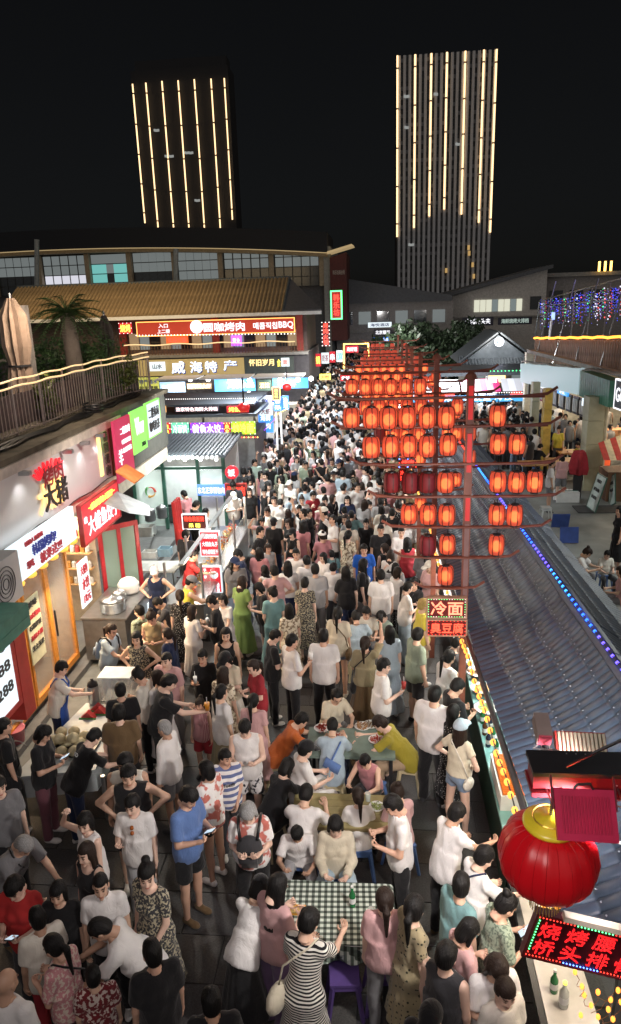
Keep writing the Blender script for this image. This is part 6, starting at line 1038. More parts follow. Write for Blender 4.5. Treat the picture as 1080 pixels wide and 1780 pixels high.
for k in range(34): 
    for v in (-1, 1):
        q = 0 if (k // 11) % 3 != (1 if v > 0 else 1) else (1 if v > 0 else 2); piece('border_led', bq[q], lsn, cS + rs_ * wS * (k / 33 - .5) * .97 + us_ * v * hS * .46 + nS * .006)
for k in range(1, 13): piece('border_led', bq[1 if k > 1 else 0], lsn, cS - rs_ * wS * .477 + us_ * hS * (k / 13 - .5) * .92 + nS * .006)
cw = thing('bulb_string', 'curly string of warm bulbs under the large LED sign', 'string light', ats(1030, 1740, 3.9)); r9 = np.random.RandomState(3); pts = [ats(x, y, 3.9) for x, y in ((1000, 1690), (1012, 1715), (1016, 1730), (1028, 1748), (1040, 1725), (1062, 1738), (1058, 1755), (1040, 1768), (1066, 1772), (1080, 1742), (1075, 1722), (1010, 1765))]
MB().tube([a.lerp(b, f) - Z * .05 * math.sin(math.pi * f) + N * .02 * math.sin(7 * f + i) for i, (a, b) in enumerate(zip(pts, pts[1:])) for f in (0, .25, .5, .75)], .0022, 5).build('wire', pbr('wire_brown', (.25, .12, .05), .5), cw)
for p in pts: piece('bulb', MB().ball((0, 0, 0), .016, 8, 5, (1, 1, 1.5)).mesh('bulb', E_wb, Vector(), True), cw, p)
for k in range(2): 
    p = ats(1006, 1545, 3.3) if k == 0 else ats(968, 1568, 3.25); 
o = MB().ball(ats(969, 1568, 3.3), .03, 8, 6, (1, 1, 1.5)).build('warm_bulb', E_wb, smooth=True); single(o, 'single warm bulb just under the big red lantern', 'bulb')
# ---------------------------------------------------------------- tables in the crowd
M_check = None
def check_mat():
    m, nt, b = newmat('gingham'); L = nt.links; b.inputs['Roughness'].default_value = .6; tc = nt.nodes.new('ShaderNodeTexCoord'); mp = nt.nodes.new('ShaderNodeMapping'); mp.inputs['Rotation'].default_value = (0, 0, .05); L.new(tc.outputs['Object'], mp.inputs[0]); sx = nt.nodes.new('ShaderNodeSeparateXYZ'); L.new(mp.outputs[0], sx.inputs[0]); outs = []
    for i in (0, 1):
        a = nt.nodes.new('ShaderNodeMath'); a.operation = 'MULTIPLY'; a.inputs[1].default_value = 15; L.new(sx.outputs[i], a.inputs[0]); f = nt.nodes.new('ShaderNodeMath'); f.operation = 'FRACT'; L.new(a.outputs[0], f.inputs[0]); g_ = nt.nodes.new('ShaderNodeMath'); g_.operation = 'GREATER_THAN'; g_.inputs[1].default_value = .52; L.new(f.outputs[0], g_.inputs[0]); outs.append(g_)
    s = nt.nodes.new('ShaderNodeMath'); s.operation = 'ADD'; L.new(outs[0].outputs[0], s.inputs[0]); L.new(outs[1].outputs[0], s.inputs[1]); h = nt.nodes.new('ShaderNodeMath'); h.operation = 'MULTIPLY'; h.inputs[1].default_value = .5; L.new(s.outputs[0], h.inputs[0])
    r = nt.nodes.new('ShaderNodeValToRGB'); r.color_ramp.interpolation = 'CONSTANT'; e = r.color_ramp.elements; e[0].color = (.62, .68, .62, 1); e[1].position = .75; e[1].color = (.012, .02, .015, 1); q = e.new(.3); q.color = (.14, .18, .15, 1); L.new(h.outputs[0], r.inputs[0]); L.new(r.outputs[0], b.inputs['Base Color']); return m
def table(name, label, c, w, d, h, top, leg=M_dark, rot=0., cloth_=False):
    ax = (N * math.cos(rot) + D * math.sin(rot), D * math.cos(rot) - N * math.sin(rot), Z); t = thing(name, label, 'table', Vector((c.x, c.y, 0))); c = Vector((c.x, c.y, 0)); MB().box(c + Z * (h - .02), (w, d, .04), ax).build('tabletop', top, t)
    for a in (-1, 1):
        for b in (-1, 1): MB().box(c + ax[0] * a * (w / 2 - .06) + ax[1] * b * (d / 2 - .06) + Z * (h - .04) / 2, (.05, .05, h - .045), ax).build('leg', leg, t)
    return t
M_check = check_mat(); tc1 = atz(585, 1585, .74); table('folding_table', 'table under a green and white checked cloth, nearest the camera', tc1, 1.12, .8, .735, M_white)
tm = bpy.data.objects.new('tablecloth', None); m = MB(); c = Vector((tc1.x, tc1.y, 0)); nx, ny = 28, 22; vs = []; 
for i in range(nx + 1):
    for j in range(ny + 1):
        u, v = (i / nx - .5) * 1.56, (j / ny - .5) * 1.24; x, y = max(-.575, min(.575, u)), max(-.415, min(.415, v)); dr_ = max(abs(u) - .575, abs(v) - .415, 0); fl_ = .03 * math.sin(u * 22 + v * 19) * min(1, dr_ * 6)
        vs.append(c + N * (x + (fl_ if abs(u) > .575 else 0) + math.copysign(.01, u) * (abs(u) > .575)) + D * (y + (fl_ if abs(v) > .415 else 0)) + Z * (.742 - dr_))
m.add(vs, [(i * (ny + 1) + j, (i + 1) * (ny + 1) + j, (i + 1) * (ny + 1) + j + 1, i * (ny + 1) + j + 1) for i in range(nx) for j in range(ny)]); bpy.data.objects.remove(tm); o = m.build('tablecloth', M_check, smooth=False); single(o, 'green black and white checked cloth draped over the nearest table', 'tablecloth')
bottle(atz(613, 1575, .745), G_gr, 'green beer bottle standing on the checked cloth', .25, .034)
def cup(p, col, label, h=.11, r=.038):
    t = thing('drink_cup', label, 'cup', p); MB().lathe(p, [(r * .8, 0), (r, h), (r * .93, h), (r * .75, .01)], 12).build('cup', glassm('cup_clear', (.85, .9, .88), .1, .35), t); MB().lathe(p, [(r * .7, .008), (r * .85, h * .6)], 12).build('drink', col, t)
M_beer = pbr('beer', (.7, .38, .03), .2); cup(atz(646, 1595, .745), M_beer, 'plastic cup of amber drink on the checked cloth'); t = thing('snack_tray', 'open orange snack tray on the checked cloth', 'tray', atz(518, 1582, .745)); MB().box(atz(518, 1582, .765), (.16, .1, .04)).build('tray', pbr('tray_orange', (.75, .35, .03), .5), t); MB().box(atz(518, 1582, .79), (.13, .07, .02)).build('snack', pbr('snack', (.6, .4, .15), .7, var=.5, scale=40), t)
t2c = atz(600, 1410, .72); table('wooden_table', 'bare plank table in the middle of the seated diners', t2c, 1.3, .62, .72, pbr('wood_dark', (.2, .16, .08), .5))
tt = bpy.data.objects['wooden_table']; 
for k in range(5): MB().box(Vector((t2c.x, t2c.y, .727)) + D * (-.248 + k * .124), (1.3, .117, .012)).build('plank', pbr('table_plank_%d' % (k % 2), ((.28, .24, .11), (.24, .2, .09))[k % 2], .45, var=.3, scale=4), tt)
t3c = atz(610, 1290, .72); table('metal_table', 'grey-green table crowded with dishes behind the plank table', t3c, 1.25, .7, .72, pbr('top_teal', (.16, .22, .19), .5))
def dish(p, c_, label, r=.12):
    t = thing('food_dish', label, 'dish', p); MB().lathe(p, [(r * .6, 0), (r, .03), (r * .96, .034), (r * .6, .012)], 18).build('plate', M_white, t, True); v, f = leaf_cloud(p + Z * .03, (r * .75, r * .75, .035), 70, .03, rng); MB().add(v, f).build('food', pbr('dish_' + label[:9], c_, .5, var=.5, scale=40), t)
for px, py, c_, lab in ((560, 1268, (.4, .06, .04), 'plate of red crayfish before the man in orange'), (630, 1265, (.4, .22, .1), 'heaped plate of shellfish in the middle of the crowded table'), (655, 1288, (.25, .15, .1), 'plate of skewers near the man in olive'), (590, 1285, (.5, .35, .15), 'plate of fried food on the crowded table'), (645, 1262, (.3, .2, .12), 'dish of clams at the far edge of the crowded table')): dish(atz(px, py, .725), c_, lab)
dish(atz(655, 1405, .735), (.3, .35, .12), 'bowl of noodles on the plank table by the girl', .1); cup(atz(640, 1392, .735), pbr('lemonade', (.5, .6, .45), .2), 'clear cup of pale drink on the plank table')
stool(atz(665, 1740, 0), 'purple', 'purple plastic stool by the checked cloth beside the striped dress'); stool(atz(600, 1750, 0), 'purple', 'purple plastic stool nearer the cream shoulder bag')
# ---------------------------------------------------------------- fruit stand on the left
M_cloth_w = pbr('table_white', (.5, .55, .56), .5, var=.08); fs1 = [atz(x, y, .8) for x, y in ((20, 1352), (165, 1338), (232, 1228), (150, 1222))]; fs_t = thing('fruit_table', 'white covered table with coconuts and cut watermelon beside the blue aproned vendor', 'table', Vector((fs1[0].x, fs1[0].y, 0)))
MB().prism(fs1, -Z * .05).build('tabletop', M_cloth_w, fs_t); MB().prism([p - Z * .06 for p in fs1], -Z * .28).build('skirt', M_cloth_w, fs_t)
for p in fs1: MB().tube([Vector((p.x * .97, p.y, 0)), Vector((p.x * .97, p.y, .7))], .03, 6).build('leg', M_steel, fs_t)
o = MB().box(atz(128, 1300, .82), (.66, .42, .03)).build('coconut_tray', M_black); single(o, 'black tray carrying the trimmed coconuts', 'tray')
cme = MB().lathe((0, 0, 0), [(.03, 0), (.075, .03), (.085, .08), (.06, .12), (.015, .15)], 10).mesh('coconut', pbr('coconut_husk', (.55, .48, .3), .7, var=.2, scale=18, bump=.3), Vector(), True)
for i, (px, py, z_) in enumerate(((88, 1312, .835), (108, 1314, .835), (130, 1313, .835), (95, 1295, .835), (117, 1297, .835), (140, 1299, .835), (108, 1280, .84), (130, 1279, .84), (148, 1287, .84), (105, 1292, .95), (128, 1290, .95))):
    o = piece('coconut', cme, None, atz(px, py, z_)); single(o, 'trimmed pale coconut on the black tray, %s' % (('front row, nearest the woman in black', 'front row, second', 'front row, last'), ('middle row, first', 'middle row, second', 'middle row, last'), ('back row, first', 'back row, second', 'back row, last'), ('stacked on top, first', 'stacked on top, second'))[i // 3][i % 3], 'coconut', 'coconuts on the fruit table')
for i, (px, py) in enumerate(((152, 1250), (172, 1243), (168, 1237))): 
    t = thing('watermelon_piece', ('wedge of red watermelon on the fruit table', 'pack of cut watermelon under film near the knife stand', 'second pack of watermelon behind the first')[i], 'watermelon', atz(px, py, .8)); p = atz(px, py, .8); MB().prism([p - N * .12, p + N * .12, p + Z * .11], D * .09).build('flesh', pbr('melon_red', (.5, .05, .05), .35), t); MB().tube([p - N * .13, p - Z * -.0 + N * .13], .02, 6).build('rind', pbr('melon_green', (.06, .25, .06), .4), t)
pot('juicer', 'steel juice press standing on the fruit table', atz(165, 1222, .8), .09, .3, M_steel, M_black, 'juicer')
gc = thing('glass_box', 'clear acrylic display box at the far end of the fruit table', 'box', atz(208, 1195, .8)); p = atz(206, 1190, 1.02); MB().box(p, (.5, .35, .4)).build('case', glassm('acrylic', (.7, .75, .75), .08, .3), gc); MB().box(p + Z * .21, (.52, .37, .015)).build('lid', pbr('sheet_paper', (.5, .55, .6), .5), gc)
bg_ = MB().lathe(atz(25, 1255, .3), [(.1, 0), (.2, .05), (.22, .25), (.15, .38), (.05, .42)], 12, squash=lambda k: .8 + .3 * (k % 2)).build('plastic_bag', M_cloth_w); single(bg_, 'crumpled white plastic bags piled beside the price board', 'bag')
bt = thing('bucket', 'pink plastic bucket beneath the white bags', 'bucket', atz(30, 1300, 0)); MB().lathe(atz(30, 1300, 0), [(.12, 0), (.16, .35), (.17, .36), (.15, .35)], 14).build('body', pbr('pink_plastic', (.5, .15, .2), .5), bt, True); MB().tube([atz(30, 1300, .36) + N * .16 * math.cos(a) + Z * .12 * math.sin(a) for a in np.linspace(0, 3.14, 9)], .008, 4).build('handle', M_steel, bt)
# ---------------------------------------------------------------- skewer cart with signs
sk_ = thing('snack_cart', 'long glass sided snack cart lit warmly from inside with menu signs', 'cart', W(15.5, -3.9, 0)); MB().bx(13.4, 18.6, -4.4, -3.6, .1, .85).build('cabinet', M_steel, sk_); MB().bx(13.35, 18.65, -4.45, -3.55, .86, .9).build('worktop', M_steel, sk_)
for s_ in (13.5, 15.2, 16.9, 18.5):
    for t_ in (-3.62, -4.38): MB().tube([W(s_, t_, .9), W(s_, t_, 1.75)], .03, 5).build('upright', M_steel, sk_)
MB().bx(13.4, 18.6, -3.61, -3.6, .92, 1.3).build('glass_side', glassm('case_glass', (.8, .9, .9), .05, .3), sk_); MB().bx(13.4, 18.6, -4.05, -3.95, 1.72, 1.76).build('top_rail', M_steel, sk_)
for k in range(14):
    v, f = leaf_cloud(W(13.7 + k * .36, -4.0, .96), (.14, .25, .05), 40, .045, rng); MB().add(v, f).build('food_heap', [pbr('fd_a', (.7, .3, .05), .5), pbr('fd_b', (.6, .12, .05), .5), pbr('fd_c', (.7, .55, .2), .5)][k % 3], sk_)
for s_ in (14, 16, 18): lamp('cart_lamp', 'POINT', W(s_, -3.95, 1.6), 26, (1, .82, .6), .08)
for s_ in (14, 16, 18): MB().bx(s_ - .2, s_ + .2, -4.02, -3.99, 1.69, 1.71).build('lamp_tube', E_lamp, sk_)
fsign('cart_sign', 'small LED sign with red and yellow characters on the snack cart', 'sign', 318, 895, 358, 919, 16, pbr('sign_blk', (.06, .01, .01), .5), [('特色铁板烧', 0, .22, .85, .34, E_red, .03), ('果 糖', 0, -.25, .5, .3, E_yel, .03)], frame=T_white, fw=.02)
fsign('cart_sign', 'crimson menu sign with three rows of white characters', 'sign', 349, 925, 381, 966, 15.4, E_lred, [('渔肠捞饭', 0, .33, .84, .2, T_white, .03), ('大锅鱼丸子', 0, 0, .84, .2, T_white, .03), ('特色香煎豆干', 0, -.33, .84, .2, T_white, .03)], frame=E_lwhite, fw=.02)
o = fsign('cart_sign', 'crimson sign picturing a plate of food below the three-row menu sign', 'sign', 353, 986, 384, 1029, 14.6, E_lred, [('手抓饼', -.35, .25, .16, .42, T_white, .03, True), ('臭豆腐', .33, -.3, .16, .38, T_white, .03, True)], frame=E_lwhite, fw=.02); cc = fs(353, 986, 384, 1029, 14.55)[0]
MB().lathe(cc + Z * .11 + N * .06, [(.09, 0), (.09, .01)], 16, (N, Z, -D)).build('plate_picture', E_lwhite, o); MB().lathe(cc - Z * .12 - N * .05, [(.08, 0), (.08, .01)], 4, (N, Z, -D)).build('tray_picture', emi('pic_green', (.3, .55, .2), .6), o)
# ---------------------------------------------------------------- the crowd
CC = dict(white=(.74, .72, .71), offw=(.68, .65, .58), cream=(.64, .58, .45), black=(.012, .012, .014), char=(.04, .04, .045), grey=(.18, .18, .19), lgrey=(.36, .36, .37), navy=(.015, .025, .07), blue=(.11, .19, .42), sky=(.4, .5, .58), teal=(.17, .32, .33), royal=(.02, .12, .55), red=(.45, .02, .03), maroon=(.14, .015, .02),
    pink=(.55, .33, .33), rose=(.5, .22, .24), orange=(.55, .14, .035), olive=(.33, .28, .035), yellow=(.6, .5, .07), brown=(.14, .09, .045), khaki=(.3, .25, .15), sage=(.27, .33, .25), green=(.22, .33, .1), purple=(.16, .1, .2), denim=(.2, .27, .38), mauve=(.16, .06, .08), tan=(.4, .3, .2), mint=(.4, .52, .46))
PATS = dict(flwb=('flower', 'char', (.4, .36, .25), 42), dotb=('dots', 'black', (.5, .5, .5), 38), flwp=('flower', 'rose', (.6, .5, .42), 30), flwg=('flower', 'sage', (.12, .16, .12), 40), strb=('hstripe', 'black', (.7, .68, .62), 11), stru=('hstripe', 'white', (.12, .15, .3), 3.4), dotk=('dots', 'khaki', (.03, .03, .02), 24), camo=('flower', 'sage', (.1, .11, .07), 14), flwc=('flower', 'cream', (.2, .15, .1), 22), lilt=('flower', 'white', (.03, .03, .04), 14), chk=('vstripe', 'pink', (.3, .1, .12), 12), flwr=('flower', 'white', (.5, .15, .12), 9), pais=('flower', 'maroon', (.5, .42, .38), 26))
def cmat(k):
    if k in CC: return cloth('cloth_' + k, CC[k])
    p, b, c2, sc = PATS[k]; return cloth('cloth_' + k, CC[b], p, c2, sc)
SK = [skinm('skin_%d' % i, c) for i, c in enumerate(((.62, .4, .29), (.56, .34, .245), (.68, .46, .36), (.48, .29, .2)))]
HB, HBr, HG, HBl = hairm('hair_black', (.006, .0055, .0055)), hairm('hair_brown', (.02, .012, .009)), hairm('hair_grey', (.26, .26, .26)), hairm('hair_blond', (.4, .28, .1))
SHO = ['white', 'black', 'char', 'offw', 'brown']
def sub(name, me, mat, parent, M):
    o = bpy.data.objects.new(name, me); COL.objects.link(o); o.parent = parent; o.matrix_local = M; o.material_slots[0].link = 'OBJECT'; o.material_slots[0].material = mat; return o
pcount = 0; PLIST = []
def person_at(pos, z0, pose, rot, hair, top, tc, bot, bc, fem, sc, label, near=True, hairmat=None, group='visitors crowding the street', wide=1.):
    wide *= random.uniform(.87, 1.0); global pcount; pcount += 1; B = joints(pose, fem); r = random
    t = thing('person', label, 'person', Vector((pos.x, pos.y, z0)), group); t.rotation_euler.z = math.radians(rot); t.scale = (sc * wide, sc * wide, sc); I = Matrix.Identity(4)
    sub('body', cached(('body', pose, fem), lambda: body_mesh(pose, fem)), SK[r.choice((0, 0, 1, 2, 2, 3) if fem == 0 else (0, 2, 2, 1))], t, I)
    sub({'dress': 'dress', 'maxi': 'dress'}.get(top, 'shirt'), garment(top, pose, fem, 'top'), cmat(tc), t, I)
    if bot and bot != '-': sub({'skirt': 'skirt', 'shorts': 'shorts', 'hotpants': 'shorts'}.get(bot, 'trousers'), garment(bot, pose, fem, 'bot'), cmat(bc), t, I)
    HMm = Matrix.Translation(B.hc) @ Matrix((B.HL if hair.split(':')[0] in ('long', 'wavy', 'fringe', 'ponytail') else B.HM).tolist()).to_4x4(); capk = None
    if ':' in hair: hair, capk = hair.split(':')
    hm = hairmat or (HBr if fem and r.random() < .3 else HB)
    if hair != 'bald': sub('hair', hair_mesh(hair), hm, t, HMm @ Matrix.Diagonal((r.uniform(.97, 1.06), r.uniform(.97, 1.07), r.uniform(.97, 1.06), 1)))
    if capk: sub('cap', cached('cap', lambda: mesh_np('cap', *snet(cap_f, (-.13, -.15, -.0), (.13, .24, .17), .009))), cmat(capk), t, HMm)
    if near:
        sh = cmat(r.choice(SHO))
        for s in (1, -1): sub('shoe', shoe_mesh(), sh, t, Matrix.Translation(B.an[s]))
    t['_b'] = 0; del t['_b']; PLIST.append((t, B, label)); return t, B
def place(px, py, pose, rot, hair, top, tc, bot, bc, fem, sc, label, **k):
    B = joints(pose, fem); ht = (B.hc[2] + .115) * sc; p = atz(px, py, ht); a = math.radians(rot); hx, hy = B.hc[0] * sc, B.hc[1] * sc
    root = Vector((p.x - (hx * math.cos(a) - hy * math.sin(a)), p.y - (hx * math.sin(a) + hy * math.cos(a)), 0)); return person_at(root, 0, pose, rot, hair, top, tc, bot, bc, fem, sc, label, **k)
